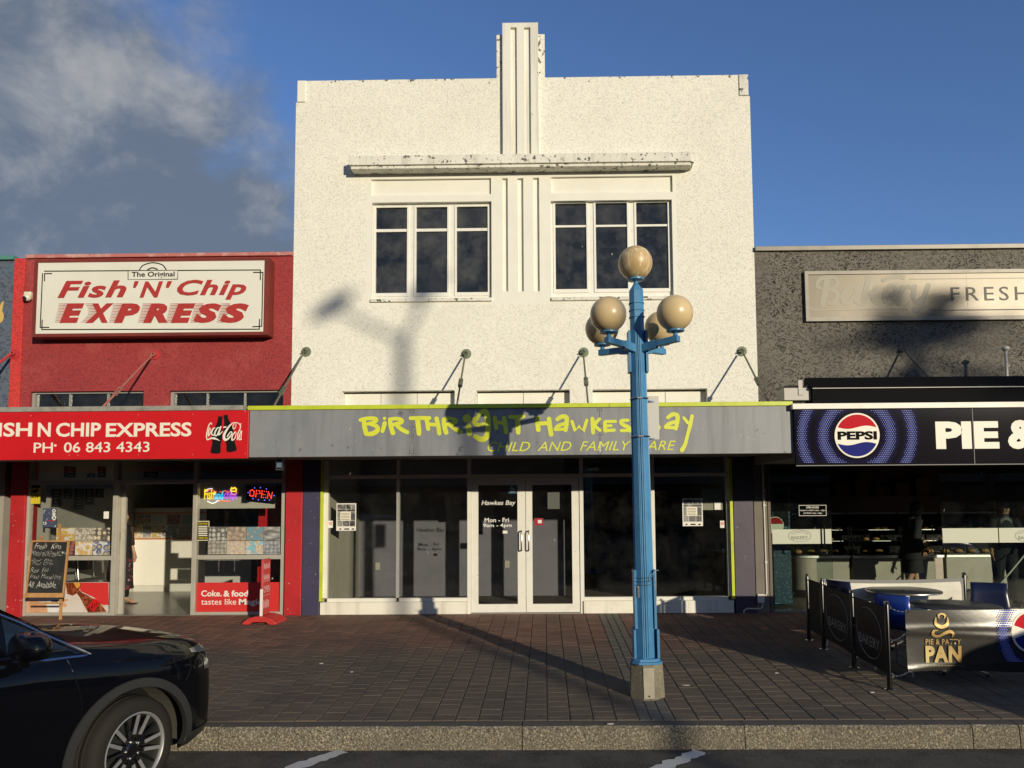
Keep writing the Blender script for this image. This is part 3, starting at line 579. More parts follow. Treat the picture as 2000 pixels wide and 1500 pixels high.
lettering('strapline_letter', 'CHILD  AND  FAMILY  CARE', (952, 862, 1320, 880.5), CY_-.003, yel, cw, 0, .32, split=True)
rodm = mat('dull_green_rod', (.16, .165, .11), .55, .3, var=((.10, .09, .06), 20, .45, .7, .7)); platem = mat('green_plate', (.16, .20, .13), .6, var=((.10, .11, .08), 12, .5, .7, .7))
def tie_rod(par, plate, X1, Y1, Z1, rm, pm_, tb=.62, r=.014, Y0=0):
    a = P(*plate, Y0-.05); b = Vector((X1 if X1 is not None else a.x, Y1, Z1)); d = (b-a)
    rod = MB().tube([a+d*.04, b], r, 8).build('tie_rod', rm, par, smooth=True)
    MB().lathe([(.078, 0), (.078, -.014), (.03, -.018), (.03, -.03), (.012, -.034)], (a.x+.012, Y0, a.z), 22, 'y').build('wall_plate', pm_, rod, smooth=True)
    mb = MB(); e = a+Vector((0, .0, 0)); mb.tube([e+Vector((math.cos(t)*.03, -.005, math.sin(t)*.03)) for t in [i*math.pi/5 for i in range(10)]], .009, 6, closed=True).tube([e+Vector((-.05, -.01, -.02)), e+Vector((.045, -.01, .0))], .012, 6); mb.build('eye_bolt', rm, rod, smooth=True)
    c = a+d*tb; u = d.normalized(); s = Vector((1, 0, 0)); mb = MB()
    for k in (-1, 1): mb.bar(c-u*.085+s*.026*k, c+u*.085+s*.026*k, .014, .02, (0, 0, 1))
    mb.bar(c-u*.1, c-u*.07, .055, .04).bar(c+u*.07, c+u*.1, .055, .04).tube([c-u*.13, c+u*.13], .016, 8); mb.build('turnbuckle', rm, rod)
    return rod
for pl, y1, tb in (((595, 686), -1.5, .66), ((909, 690), -1.35, .52), ((1139, 687), -1.35, .52), ((1449, 685), -1.5, .55)): tie_rod(cw, pl, None, y1, cz1+.0, rodm, platem, tb)

# ---- shopfront of the white building
alu = mat('white_aluminium', (.78, .765, .70), .35, bump=(8, .06, .004), var=((.62, .6, .54), 5, .5, .75, .5), spots=((.35, .33, .28), 29, .70)); world_coord(alu)
shopglass = glassmat('shop_glass', (.92, .93, .92), .8, 0, .10)
sf = thing('shopfront', 'empty white-framed shopfront with double doors under the lime lettering', 'shopfront', (-.3, 0, 0))
Ys = 0.0; Yg = .05
zf = lambda y: P(1017, y, Ys).z
mb = MB()
def post(x0, x1, y0=880, y1=1198, d=.1): a, b, c, dd = Rc(x0, y0, x1, y1, Ys); mb.box(a, b, Ys, d, max(c, .0), dd)
ztr0, ztr1 = zf(932.5), zf(926)
for x0, x1 in ((632, 640.5), (774, 780), (912.5, 920), (1132, 1139.5), (1272, 1279), (1419, 1426)):
    a, b = P(x0, 1000, Ys).x, P(x1, 1000, Ys).x; MB().box(a, b, Ys, .1, .262 if x0 not in (912.5, 1132) else 0, 2.598).build('mullion', alu, sf, bev=.003)
fx = [P(x, 1000, Ys).x for x in (632, 1426)]
e = .0015
for x0, x1 in ((640.5, 774), (780, 912.5), (920, 1132), (1139.5, 1272), (1279, 1419)): a, b = P(x0, 1000, Ys).x, P(x1, 1000, Ys).x; MB().box(a+e, b-e, Ys+.005, .095, ztr0, ztr1).build('transom', alu, sf); MB().box(a+e, b-e, Ys+.005, .095, 2.56, 2.598).build('head_rail', alu, sf)
zr = zf(1167); zr2 = zf(1174)
for x0, x1 in ((640.5, 774), (780, 912.5), (1139.5, 1272), (1279, 1419)): a, b = P(x0, 1000, Ys).x, P(x1, 1000, Ys).x; MB().box(a+e, b-e, Ys+.004, .095, zr2, zr).build('bottom_rail', alu, sf, bev=.002)
riser = mat('white_riser_panel', (.80, .775, .68), .5, bump=(5, .06, .006), var=((.66, .62, .52), 3, .5, .75, .6), spots=((.3, .27, .22), 33, .69), streak=((.52, .48, .39), 6, .5, .72, .7)); world_coord(riser)
for x0, x1 in ((626, 912), (1140, 1433)): a, b = P(x0, 1185, Ys).x, P(x1, 1185, Ys).x; MB().box(a, b, -.03, .12, FT+.002, zr2-.002).build('stall_riser', riser, sf, bev=.003)
for x0, x1 in ((640.5, 774), (780, 912.5), (1139.5, 1272), (1279, 1419)):
    a, b = P(x0, 1000, Ys).x, P(x1, 1000, Ys).x
    MB().box(a-.005, b+.005, Yg, Yg+.006, zr-.003, ztr0+.003).build('pane', shopglass, sf); MB().box(a-.005, b+.005, Yg, Yg+.006, ztr1-.003, 2.57).build('pane', shopglass, sf)
a, b = P(920, 1000, Ys).x, P(1132, 1000, Ys).x; MB().box(a-.005, b+.005, Yg, Yg+.006, ztr1-.003, 2.57).build('pane', shopglass, sf)
MB().box(a, b, -.02, .12, .0, .022).build('threshold', mat('threshold_aluminium', (.45, .44, .4), .4, .7), sf)
hand = mat('brushed_steel', (.55, .54, .5), .3, 1)
for x0, x1, g0, g1, hx in ((920.5, 1026.5, 934, 1011, 1018.5), (1027.5, 1131.5, 1040, 1117.5, 1032.5)):
    X0, X1, A, B = P(x0, 1070, Ys).x, P(x1, 1070, Ys).x, P(g0, 1070, Ys).x, P(g1, 1070, Ys).x; zt, zb, z1, z0 = zf(947), zf(1180), ztr0-.004, .03
    m2 = MB(); gridwall(m2, [X0, X1, A, B], [z0, zb, zt, z1], Ys+.012, Ys+.058, lambda x, z: None if A < x < B and zb < z < zt else 0); dr = m2.build('door', alu, sf, bev=.003)
    MB().box(A-.004, B+.004, .034, .04, zb-.004, zt+.004).build('pane', shopglass, dr)
    H = P(hx, 1056, Ys).x; h0, h1 = zf(1075), zf(1037)
    MB().tube([(H, Ys+.02, h1), (H, -.05, h1), (H, -.065, h1-.02), (H, -.065, h0+.02), (H, -.05, h0), (H, Ys+.02, h0)], .012, 8).build('handle', hand, dr, smooth=True)
    if x0 < 1000:
        wv = mat('white_vinyl', (.8, .79, .74), .5)
        lettering('place_lettering', 'Hawkes Bay', (940.5, 977.5, 1007, 989), .0325, wv, dr, .008, .22); lettering('day_lettering', 'Mon - Fri', (946.5, 1011.5, 994, 1020), .0325, wv, dr, .014, split=True); lettering('hour_lettering', '9am - 4pm', (943.5, 1022.5, 999.5, 1031.5), .0325, wv, dr, .014, split=True)
        MB().rbox((982, 1036.5, 991, 1042), .028, .0325).build('paper_scrap', wv, dr)
    else:
        MB().rbox((1020.6+27-4, 1012, 1052+9, 1026), .028, .0325).build('alarm_sticker', mat('red_sticker', (.35, .02, .03), .4), dr)
        MB().rbox((1048.5+2, 1015.5, 1058, 1022), .0265, .0275).build('alarm_picture', mat('sticker_white', (.75, .73, .7), .4), dr)
# access sticker, blue with the wheelchair symbol
ac = MB().rbox((993, 947.5, 1009, 964), .0255, .0325).build('access_sticker', mat('access_blue', (.03, .12, .17), .4), sf)
pen = Pen((993, 947.5), 1, .0235); wv = MATS['white_vinyl']
pen.dot(6.4, 3.2, 1.1).st(1.2, (6.5, 4.8), (6.9, 8.4), (11, 8.6), (12.6, 12.6), (14, 12.2), smooth=False).st(1.0, (5.2, 7), (3.9, 10), (5.6, 13), (8.6, 13.2), (10.4, 11)).st(.9, (6.8, 6.6), (10, 6.7), smooth=False); pen.build('wheelchair_symbol', wv, ac)

# ---- room behind it
shop_in = thing('shop_interior', None, None, (-.3, 2, 0)); shop_in['kind'] = 'structure'; shop_in.name = 'interior_walls'
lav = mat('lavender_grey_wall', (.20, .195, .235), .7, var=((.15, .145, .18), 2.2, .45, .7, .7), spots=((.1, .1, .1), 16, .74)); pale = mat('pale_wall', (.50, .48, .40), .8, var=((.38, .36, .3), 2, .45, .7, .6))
carp = mat('brown_carpet', (.10, .085, .06), .95, bump=(90, .5, .01), var=((.06, .05, .04), 2, .4, .7, .8))
xa, xb = P(641, 1100, .1).x-.02, P(1426, 1100, .1).x+.02
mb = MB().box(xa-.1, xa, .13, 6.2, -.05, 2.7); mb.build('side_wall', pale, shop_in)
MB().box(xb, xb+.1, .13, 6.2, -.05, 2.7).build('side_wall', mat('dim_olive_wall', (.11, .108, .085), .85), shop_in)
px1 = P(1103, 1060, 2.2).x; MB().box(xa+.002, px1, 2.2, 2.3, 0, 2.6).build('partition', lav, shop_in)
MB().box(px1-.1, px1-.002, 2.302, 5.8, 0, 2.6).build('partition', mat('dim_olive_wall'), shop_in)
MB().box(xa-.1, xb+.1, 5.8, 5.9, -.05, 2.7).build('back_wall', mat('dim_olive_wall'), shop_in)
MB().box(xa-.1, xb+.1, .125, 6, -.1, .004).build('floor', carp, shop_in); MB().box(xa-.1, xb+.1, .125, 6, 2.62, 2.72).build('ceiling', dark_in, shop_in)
for px, Y in (((733, 1099, 742, 1113), 2.198), ((986, 1095, 995, 1109), 2.198)): MB().rbox(px, Y-.012, Y).build('power_socket', pale, shop_in, bev=.002)
# ================================================================== blue neighbour and red building
redst = stucco('red_roughcast', (.33, .038, .040), (.17, .016, .018), .34, .47, dk=.5, scale=26, dist=.014, bstr=.6, extra=[((.46, .12, .11), 1.3, .52, .75, .6), ((.24, .026, .028), .7, .5, .75, .6)])
redbr = stucco('bright_red_roughcast', (.60, .045, .04), (.42, .02, .02), .33, .48, dk=.5, scale=26, bstr=.6)
bluest = stucco('slate_blue_roughcast', (.10, .125, .17), (.04, .05, .07), .33, .48, dk=.6, bstr=.7, extra=[((.16, .25, .25), 2.2, .6, .8, .4)])
rb = thing('red_building', 'red roughcast single-storey shop building with a shallow parapet', 'building', (-6, 4, 0))
RX0 = P(25, 650).x; RX1 = XL-.004; RZ = P(300, 503).z; rh = [Rc(58, 764, 280, 815), Rc(330, 762, 553, 815)]
bx = P(46, 640).x
def rcell(x, z):
    for h in rh:
        if h[0] < x < h[1] and h[2] < z < h[3]: return None
    return 0
mb = MB(); gridwall(mb, [RX0, RX1]+[h[i] for h in rh for i in (0, 1)], [2.6, RZ]+[h[i] for h in rh for i in (2, 3)], 0, .3, rcell); mb.build('wall', redst, rb)
MB().box(RX0-.004, bx, -.03, -.001, 2.6, RZ+.004).build('edge_pilaster', redbr, rb, bev=.008)
cop = mat('pink_flaking_coping', (.48, .16, .14), .7, bump=(25, .3, .01), var=((.62, .38, .33), 6, .5, .65, .8)); world_coord(cop)
MB().box(bx+.002, RX1, -.04, .34, RZ+.001, RZ+.06).build('coping', cop, rb, bev=.008)
MB().box(RX0, RX1, .302, 9, RZ-.8, RZ-.7).build('roof', MATS['roof_metal'], rb); MB().box(RX0, RX0+.2, .302, 9, 0, RZ-.1).build('side_wall', MATS['side_render'], rb)
chrome = mat('light_window_metal', (.5, .49, .44), .4, .5); dglass = glassmat('clerestory_glass', (.45, .46, .44), 1.2, .02, .3)
for h, cuts in zip(rh, ((138, 212), (406, 479))):
    xs_ = [h[0]]+[P(c, 780, .1).x for c in cuts]+[h[1]]; mb = MB()
    for c in xs_[1:-1]: mb.box(c-.012, c+.012, .08, .13, h[2], h[3]-.03)
    mb.box(h[0]+.001, h[0]+.05, .05, .13, h[2], h[3]-.03).box(h[0], h[1], .06, .14, h[3]-.03, h[3]); wn = mb.build('window', chrome, rb)
    for a, b in zip(xs_, xs_[1:]): MB().box(a+.012, b-.012, .1, .105, h[2], h[3]-.03).build('pane', dglass, wn)
    mb = MB()
    for k in range(9): z = h[3]-.05-k*.032; mb.box(h[0]+.02, h[1]-.02, .2+.0, .215, z-.02, z)
    mb.build('blind_slats', mat('dusty_blind', (.16, .165, .14), .8), wn); MB().box(h[0]-.1, h[1]+.1, .35, .37, h[2]-.1, h[3]+.1).build('backing', dark_in, wn)
pier((17, 900, 46, 1205), -.045, scuffed('red_gloss_paint', (.46, .02, .025), (.7, .5, .46)), rb); world_coord(MATS['red_gloss_paint']); pier((556.5, 900, 589.5, 1202), -.05, MATS['red_gloss_paint'], rb)
bb = thing('blue_building', 'slate blue roughcast building at the left edge of the picture', 'building', (-12, 4, 0))
MB().box(-22, RX0-.006, 0, .3, 2.6, RZ-.02).build('wall', bluest, bb); MB().box(-22, RX0-.006, -.05, .32, RZ-.019, RZ+.045).build('coping', mat('teal_coping', (.08, .25, .2), .6), bb)
MB().box(-22, RX0-.01, -.02, .3, -.02, 2.6).build('lower_wall', mat('putty_wall', (.33, .31, .27), .8, var=((.25, .23, .2), 2, .4, .7, .6)), bb); MB().box(-22, RX0-.01, .302, 9, RZ-.8, RZ-.7).build('roof', MATS['roof_metal'], bb)
pen = Pen((-40, 560), 1, -.006); pen.st([5, 7, 9, 8, 5, 3], (-10, 40), (10, 30), (30, 48), (40, 46), (44, 34), (46, 30)).st([6, 8, 9, 6], (32, 72), (41, 66), (43, 56), (38, 42)); pen.build('painted_letter', mat('ochre_paint', (.62, .42, .12), .6), bb)
# ---- rooftop sign box
ivory = mat('ivory_sign_face', (.74, .73, .64), .4, var=((.64, .62, .53), 1.5, .45, .7, .5)); signred = mat('sign_red', (.42, .035, .03), .5, var=((.30, .03, .025), 14, .5, .65, .6), spots=((.6, .4, .36), 40, .72)); world_coord(signred); blk = mat('black_line', (.012, .012, .012), .2, spec=.15); maroon = mat('maroon_box', (.20, .035, .025), .45, var=((.13, .025, .02), 3, .4, .7, .7))
sg = thing('shop_sign', 'ivory lightbox sign with dark red italic lettering on the red wall', 'sign', (-6.2, -.15, 4.3))
YS = -.24; a, b, c, d = Rc(73, 511.5, 516, 650, YS)
mb = MB(); gridwall(mb, [a-.06, a, b, b+.07], [c-.05, c, d, d+.05], YS-.012, YS+.0, lambda x, z: None if a < x < b and c < z < d else 0); mb.box(a-.06, b+.07, YS+.001, -.005, c-.05, d+.05); mb.build('box_frame', maroon, sg, bev=.004)
MB().box(a, b, YS-.009, YS-.001, c, d).build('face', ivory, sg)
yl = YS-.012; pen = Pen((0, 460), 3.3333, yl)
pen.st(7, (337, 248), (290, 248), (290, 295), smooth=False).st(7, (290, 232), (1695, 224), (1695, 288), smooth=False).st(7, (1650, 240), (1712, 240), (1704, 590), (1645, 594), smooth=False).st(7, (1690, 546), (1688, 610), (272, 612), (275, 550), smooth=False).st(7, (318, 598), (262, 598), (277, 248), smooth=False)
pen.st(7, (908, 224), (930, 195), (990, 177), (1055, 190), (1082, 222)).st(8, (962, 222), (992, 210), (1024, 220))
pen.st(5, (834, 230), (1157, 228), (1156, 284), (834, 285), (834, 230), smooth=False); pen.build('border_lines', blk, sg)
MB().rbox((251, 529, 346.5, 545), yl-.0022, yl-.0016).build('ribbon', ivory, sg)
lettering('original_lettering', 'The Original', (257, 530.5, 341, 543.5), yl-.004, blk, sg, .018)
for s_, px in (('Fish', (113, 548, 247, 581.5)), ("'", (260, 549, 271, 562)), ('N', (273, 549.5, 318, 581)), ("'", (324, 549, 336, 562)), ('Chip', (346, 546, 481, 585.5))): lettering('dark_red_lettering', s_, px, yl-.003, signred, sg, .03, .28, space=1.1, split=True)
boxes = ((117, 164), (168, 221), (223, 273), (280, 328), (334, 381), (378, 432), (430, 486))
for ch, (x0, x1) in zip('EXPRESS', boxes): lettering('dark_red_lettering', ch, (x0, 592.5, x1, 630.5), yl-.003, signred, sg, .065, .28)
pen = Pen((0, 0), 1, yl-.002)
for ch, (x0, x1) in zip('EXPRESS', boxes):
    for k in range(13):
        y = 593.5+k*2.95; xr_ = x0+9*(1-k/13)+2+({'X': 10*math.sin(math.pi*k/12), 'S': 4}.get(ch, 0)); pen.st([.6, 1.3], (xr_-13+(k % 2), y), (xr_+4, y-.05), smooth=False)
pen.build('speed_lines', signred, sg)
# security camera
cp = P(52.5, 580, 0); cm = thing('security_camera', 'small cream security camera on the red wall beside the lightbox sign', 'camera', (cp.x, -.02, cp.z))
crm = mat('cream_plastic', (.72, .68, .54), .4); MB().rbox((45.5, 569, 60, 584), -.06, -.0005).build('housing', crm, cm, bev=.015)
q = P(52.5, 583, -.07); MB().sphere((q.x, -.06, q.z+.02), .062, 16, 10).build('dome', crm, cm, smooth='full'); MB().sphere((q.x-.012, -.098, q.z-.0), .036, 14, 8).build('lens', mat('black_lens', (.01, .01, .012), .1, coat=1), cm, smooth='full')

# ---- red canopy
cokered = mat('red_sign_panel', (.58, .012, .016), .3, var=((.50, .01, .014), 2, .45, .7, .6)); world_coord(cokered); cream = mat('cream_lettering', (.80, .76, .64), .5)
conc = mat('weathered_concrete', (.30, .29, .25), .85, bump=(35, .4, .01), var=[((.18, .17, .14), 6, .45, .65, .8), ((.4, .38, .33), 14, .55, .7, .6)]); world_coord(conc)
cr = thing('street_canopy', 'red fascia canopy with white takeaway lettering and a phone number', 'canopy', (-6, -1, 2.4))
fx0 = -16.0; _, fx1, rz0, rz1 = Rc(100, 803, 485.3, 896.5, CY_-.03)
fx1 -= .004
MB().box(fx0, cx0-.01, CY_+.01, -.002, rz0+.08, rz1-.01).build('roof_slab', soff, cr)
MB().box(fx0, fx1-.08, CY_-.04, CY_+.5, rz1+.003, P(300, 792.5, CY_-.04).z).build('concrete_edge', conc, cr, bev=.008)
seam = P(138, 850, CY_).x
for a, b in ((fx0, seam-.001), (seam+.001, fx1)): MB().box(a, b, CY_-.03, CY_-.0, rz0, rz1).build('fascia_panel', cokered, cr, bev=.002)
yf = CY_-.033
for s_, xa_, xb_ in (('FISH', -27, 62.5), ('N', 74, 99), ('CHIP', 109.5, 197), ('EXPRESS', 207, 374)): lettering('shop_letter', s_, (xa_, 825.5, xb_, 853), yf, cream, cr, .024, split=True)
lettering('phone_lettering', 'PH  06 843 4343', (66, 863.5, 292, 883.5), yf, cream, cr, .006, split=True)
pen = Pen((0, 0), 1, yf); pen.dot(108, 870, 2.2); pen.build('phone_dot', cream, cr)
pen = Pen((380, 790), 12.5, yf+.001); mb = MB()
for poly in (((578, 288), (684, 290), (672, 400), (668, 520), (690, 640), (670, 860), (640, 960), (636, 1180), (560, 1205), (420, 1190), (388, 1160), (432, 960), (430, 800), (420, 700), (520, 520), (560, 420)), ((705, 262), (806, 245), (822, 340), (870, 440), (930, 560), (965, 720), (985, 920), (1030, 1080), (1020, 1125), (900, 1165), (800, 1160), (776, 1110), (780, 990), (750, 880), (700, 700), (720, 540), (725, 400))):
    mb.prism([pen.pt(*p) for p in poly], yf-.001, yf+.0015)
mb.build('bottle_silhouette', blk, cr)
pen = Pen((380, 790), 12.5, yf-.002)
pen.st([16, 22, 24, 22, 24, 26, 26, 40, 52, 30, 8], (418, 490), (402, 448), (350, 505), (305, 660), (290, 780), (308, 858), (345, 850), (410, 822), (480, 828), (550, 850), (615, 888))
pen.st([20, 26, 30, 20, 16], (372, 568), (340, 640), (332, 765), (368, 720), (385, 590)).st([18, 34, 36, 22], (500, 572), (455, 590), (408, 710), (470, 755)).st([22, 34, 40, 26, 24], (600, 560), (545, 590), (488, 720), (540, 760), (612, 600)).st([40, 38, 16], (640, 545), (580, 745), (684, 655)).st(34, (718, 556), (765, 548))
pen.st([12, 20, 40, 62, 60, 40, 26, 24, 30], (1012, 450), (950, 445), (840, 540), (722, 740), (745, 862), (840, 815), (912, 705), (880, 668), (800, 780))
pen.st([14, 20, 20, 16, 12], (985, 455), (935, 530), (955, 600), (1005, 540), (1012, 470)).st([22, 34, 34, 22, 18], (1000, 665), (930, 745), (915, 872), (985, 820), (1018, 690)).st([16, 24, 18, 26, 24], (1012, 440), (1085, 470), (1125, 560), (1062, 700), (1045, 860)).st([14, 20], (1132, 460), (1100, 640)).st([18, 30, 22, 30], (1135, 640), (1085, 800), (1095, 862), (1140, 845)).st(22, (1150, 650), (1128, 855)); pen.build('script_lettering', cream, cr)
for x, y in ((60, 812), (270, 810), (376, 809), (479, 804), (135, 889), (152, 889), (270, 888), (376, 888), (479, 886)):
    p = P(x, y, yf); MB().lathe([(.008, 0), (.006, -.004)], (p.x, CY_-.03, p.z), 6, 'y').build('screw', mat('pink_screw', (.6, .2, .18), .4), cr)
rustrod = mat('faded_red_rod', (.40, .12, .09), .6, var=((.33, .22, .17), 14, .45, .65, .8)); redpl = mat('red_plate', (.45, .03, .035), .6)
zt_ = P(300, 792.5, CY_).z
tie_rod(cr, (299, 692), P(299, 692).x+.1, -1.55, zt_-.02, rustrod, redpl, .68, .016); tie_rod(cr, (24, 690), P(24, 690).x+.02, -1.55, zt_-.02, mat('red_rod', (.5, .05, .05), .5), redpl, .5, .02, -.031)

# ---- shopfront of the fish shop
salu = mat('silver_aluminium', (.50, .475, .41), .42, .25, var=((.40, .38, .33), 5, .45, .7, .6)); world_coord(salu)
fglass = glassmat('takeaway_glass', (.965, .97, .965), .8, 0, .05)
ff = thing('shopfront', 'aluminium takeaway shopfront with its sliding door open, 132A above', 'shopfront', (-5.8, 0, 0))
fxp = lambda x, y=1050, Y=0.0: P(x, y, Y).x
fzp = lambda y, x=300: P(x, y, 0.0).z
mb = MB()
for x0, x1 in ((46.5, 54), (218, 227), (375, 383), (548.5, 556)): MB().box(fxp(x0), fxp(x1), 0, .1, 0, 2.598).build('mullion', salu, ff, bev=.003)
mb = MB()
for x0, x1 in ((54, 218), (227, 375), (383, 548.5)): MB().box(fxp(x0)+.001, fxp(x1)-.001, .004, .09, fzp(945), fzp(937)).build('transom', salu, ff); MB().box(fxp(x0)+.001, fxp(x1)-.001, .004, .09, 2.56, 2.598).build('head_rail', salu, ff)
for x0, x1 in ((54, 218), (383, 548.5)): MB().box(fxp(x0)+.001, fxp(x1)-.001, .004, .09, fzp(1093.5), fzp(1085)).build('glazing_rail', salu, ff, bev=.002); MB().box(fxp(x0)+.001, fxp(x1)-.001, .004, .09, .019, .06).build('bottom_rail', salu, ff, bev=.002)
for x0, x1 in ((54, 218), (383, 548.5)):
    for z0, z1 in ((.055, fzp(1093.5)), (fzp(1085), fzp(945)), (fzp(937), 2.57)): MB().box(fxp(x0)-.005, fxp(x1)+.005, .05, .056, z0-.004, z1+.004).build('pane', fglass, ff)
MB().box(fxp(227)-.005, fxp(375)+.005, .05, .056, fzp(937)-.003, 2.57).build('pane', fglass, ff)
# open sliding leaf parked behind the left window
x0, x1 = fxp(88, 1050, .12), fxp(245, 1050, .12); mb = MB(); g0, g1, s0 = fxp(95, 1050, .12), fxp(235, 1050, .12), fxp(227, 1050, .12)
gridwall(mb, [x0, x1, g0, g1], [.02, .12, fzp(1093), fzp(1085), fzp(953), fzp(945)], .11, .15, lambda x, z: None if g0 < x < g1 and (.12 < z < fzp(1093) or fzp(1085) < z < fzp(953)) else 0); dl = mb.build('sliding_door', salu, ff, bev=.003)
for z0, z1 in ((.12, fzp(1093)), (fzp(1085), fzp(953))): MB().box(g0-.004, g1+.004, .128, .133, z0-.004, z1+.004).build('pane', fglass, dl)
h = fxp(233, 1050, .1); MB().box(h-.012, h+.012, .098, .11, fzp(1058), fzp(1040)).build('pull', blk, dl, bev=.003)
MB().box(fxp(50), fxp(553), -.01, .12, 0, .018).build('threshold', MATS['threshold_aluminium'], ff)
num = MB().rbox((281, 921, 308, 932), .046, .0495).build('number_plate', blk, ff); lettering('door_number', '132A', (284, 923, 305.5, 930.5), .0445, mat('grey_number', (.4, .4, .38), .5), ff, .01)
# ---- posters and stickers on the glass
def sheet(name, label, cat, px, Y, mt, group=None, th=.002):
    o = MB().rbox(px, Y-th, Y).build(name, mt); return tag(o, label, cat, group)
YG = .0615+.002                                   # just inside the pane
def inside(px, Y=.0585): return px
food = [
 ((110, 1031, 146, 1057), ((.55, .55, .5), (.62, .42, .08), (.45, .28, .04), 22, 'sticks'), 'food photo of golden chips on the takeaway window'),
 ((146.8, 1031, 182.5, 1057), ((.25, .2, .16), (.7, .68, .62), (.45, .43, .38), 24, 'cells'), 'food photo of pale whitebait on the takeaway window'),
 ((183.3, 1031, 214.5, 1057), ((.05, .045, .06), (.72, .66, .48), (.68, .6, .42), 13, 'grid'), 'food photo of round scallops on black, takeaway window'),
 ((134, 1057.6, 146, 1084), ((.06, .03, .03), (.4, .2, .18), (.3, .1, .1), 20, 'cells'), 'dark food photo half hidden by the chalkboard'),
 ((146.8, 1057.6, 180.5, 1084), ((.66, .64, .62), (.52, .26, .07), (.6, .42, .14), 14, 'cells'), 'food photo of fried fish and chips below the whitebait picture'),
 ((181.3, 1057.6, 214.5, 1084), ((.60, .62, .65), (.64, .52, .18), (.05, .08, .22), 11, 'cells'), 'food photo of battered oysters on a blue plate'),
 ((407, 1029, 442.5, 1056), ((.1, .1, .1), (.6, .6, .56), (.5, .5, .47), 14, 'grid'), 'food photo of round white tubs seen from above, next to the store hours'),
 ((443.2, 1029, 480.5, 1056), ((.2, .18, .15), (.58, .54, .46), (.4, .3, .22), 16, 'cells'), 'food photo of grey oysters, second in the upper row'),
 ((481.2, 1029, 515, 1056), ((.1, .3, .42), (.55, .53, .48), (.22, .22, .22), 15, 'cells'), 'food photo of shellfish with a bright blue corner'),
 ((515.7, 1029, 548, 1056), ((.12, .12, .12), (.6, .6, .58), (.3, .3, .3), 18, 'sticks'), 'food photo of grey mussels at the right end of the upper row'),
 ((406, 1056.7, 442.5, 1082.5), ((.2, .19, .17), (.6, .58, .5), (.4, .39, .35), 15, 'grid'), 'food photo of stacked pale tubs, lower row left'),
 ((443.2, 1056.7, 478.5, 1082.5), ((.5, .45, .4), (.55, .3, .12), (.6, .52, .4), 14, 'grid'), 'food photo of stacked tubs with orange mussels'),
 ((479.2, 1056.7, 514.5, 1082.5), ((.22, .48, .6), (.62, .34, .12), (.6, .55, .48), 13, 'cells'), 'food photo of orange tubs on light blue'),
 ((515.2, 1056.7, 548, 1082.5), ((.16, .17, .2), (.62, .62, .6), (.35, .36, .4), 16, 'grid'), 'food photo of stacked grey tubs at the lower right corner')]
for k, (px, (bg_, c1, c2, s_, kd), lb) in enumerate(food): sheet('food_poster', lb, 'poster', px, .0495, foodmat('food_print_%d' % k, bg_, c1, c2, s_, kd, k), 'food photos on the takeaway windows')
yp = mat('yellow_card', (.60, .47, .03), .5)
o = sheet('cctv_sign', 'yellow CCTV warning sign at the top of the left takeaway window', 'sign', (54.5, 943.5, 79, 984), .0495, yp); lettering('sign_lettering', 'CCTV', (58.5, 968, 75, 972.8), .0455, blk, o, .03)
MB().rbox((56, 947.5, 78, 953), .0455, .047).build('warning_band', blk, o); pen = Pen((54, 943), 1, .0455); pen.st([6, 5], (12, 17), (19, 15), smooth=False).st(1.4, (16, 19), (16, 23), (22, 23), smooth=False); pen.build('camera_symbol', blk, o)
navy = mat('navy_print', (.06, .075, .13), .4, var=((.45, .47, .5), 16, .56, .64, .9)); o = sheet('poster', 'dark blue poster with white print beside the easel', 'poster', (83.5, 992.5, 110, 1030), .0495, navy)
pen = Pen((83.5, 992.5), 1, .0455); pen.st(1.6, (22, 2), (25, 5), (22, 8), (19, 5), (22, 2)).st(1.6, (19, 9.5), (25, 11.5), (19, 13), smooth=False).st(1.8, (22, 14), (25.5, 18), (22, 23), (19, 18), (22, 14)).st(1.2, (2, 27), (2.2, 32), smooth=False).st(1.2, (5, 27), (7, 30), (5, 32), smooth=False); pen.build('white_print', MATS['white_vinyl'], o)
pen = Pen((83.5, 992.5), 1, .0452); pen.st(1.2, (10, 24.5), (25, 24.2), smooth=False); pen.build('red_rule', cokered, o)
sheet('notice', 'small white notice on the left takeaway window by the door frame', 'notice', (202.5, 999, 212.5, 1013), .0495, MATS['white_vinyl'])
o = sheet('store_hours_sign', 'black and yellow STORE HOURS card in the right takeaway window', 'sign', (384, 1017.5, 408.5, 1056), .0495, mat('cream_card', (.62, .6, .4), .5)); MB().rbox((385.8, 1019.2, 406.8, 1054.3), .0455, .047).build('black_field', blk, o)
lettering('heading', 'STORE HOURS', (387, 1020.8, 405.5, 1024.6), .0445, yp, o, .02); lettering('footer', 'THANK YOU', (387, 1048.5, 405.5, 1052.8), .0445, yp, o, .02); mb = MB()
for k in range(6): mb.rbox((387.5, 1027+k*3.6, 405, 1028.8+k*3.6), .0445, .0453)
mb.build('hour_lines', cream, o)
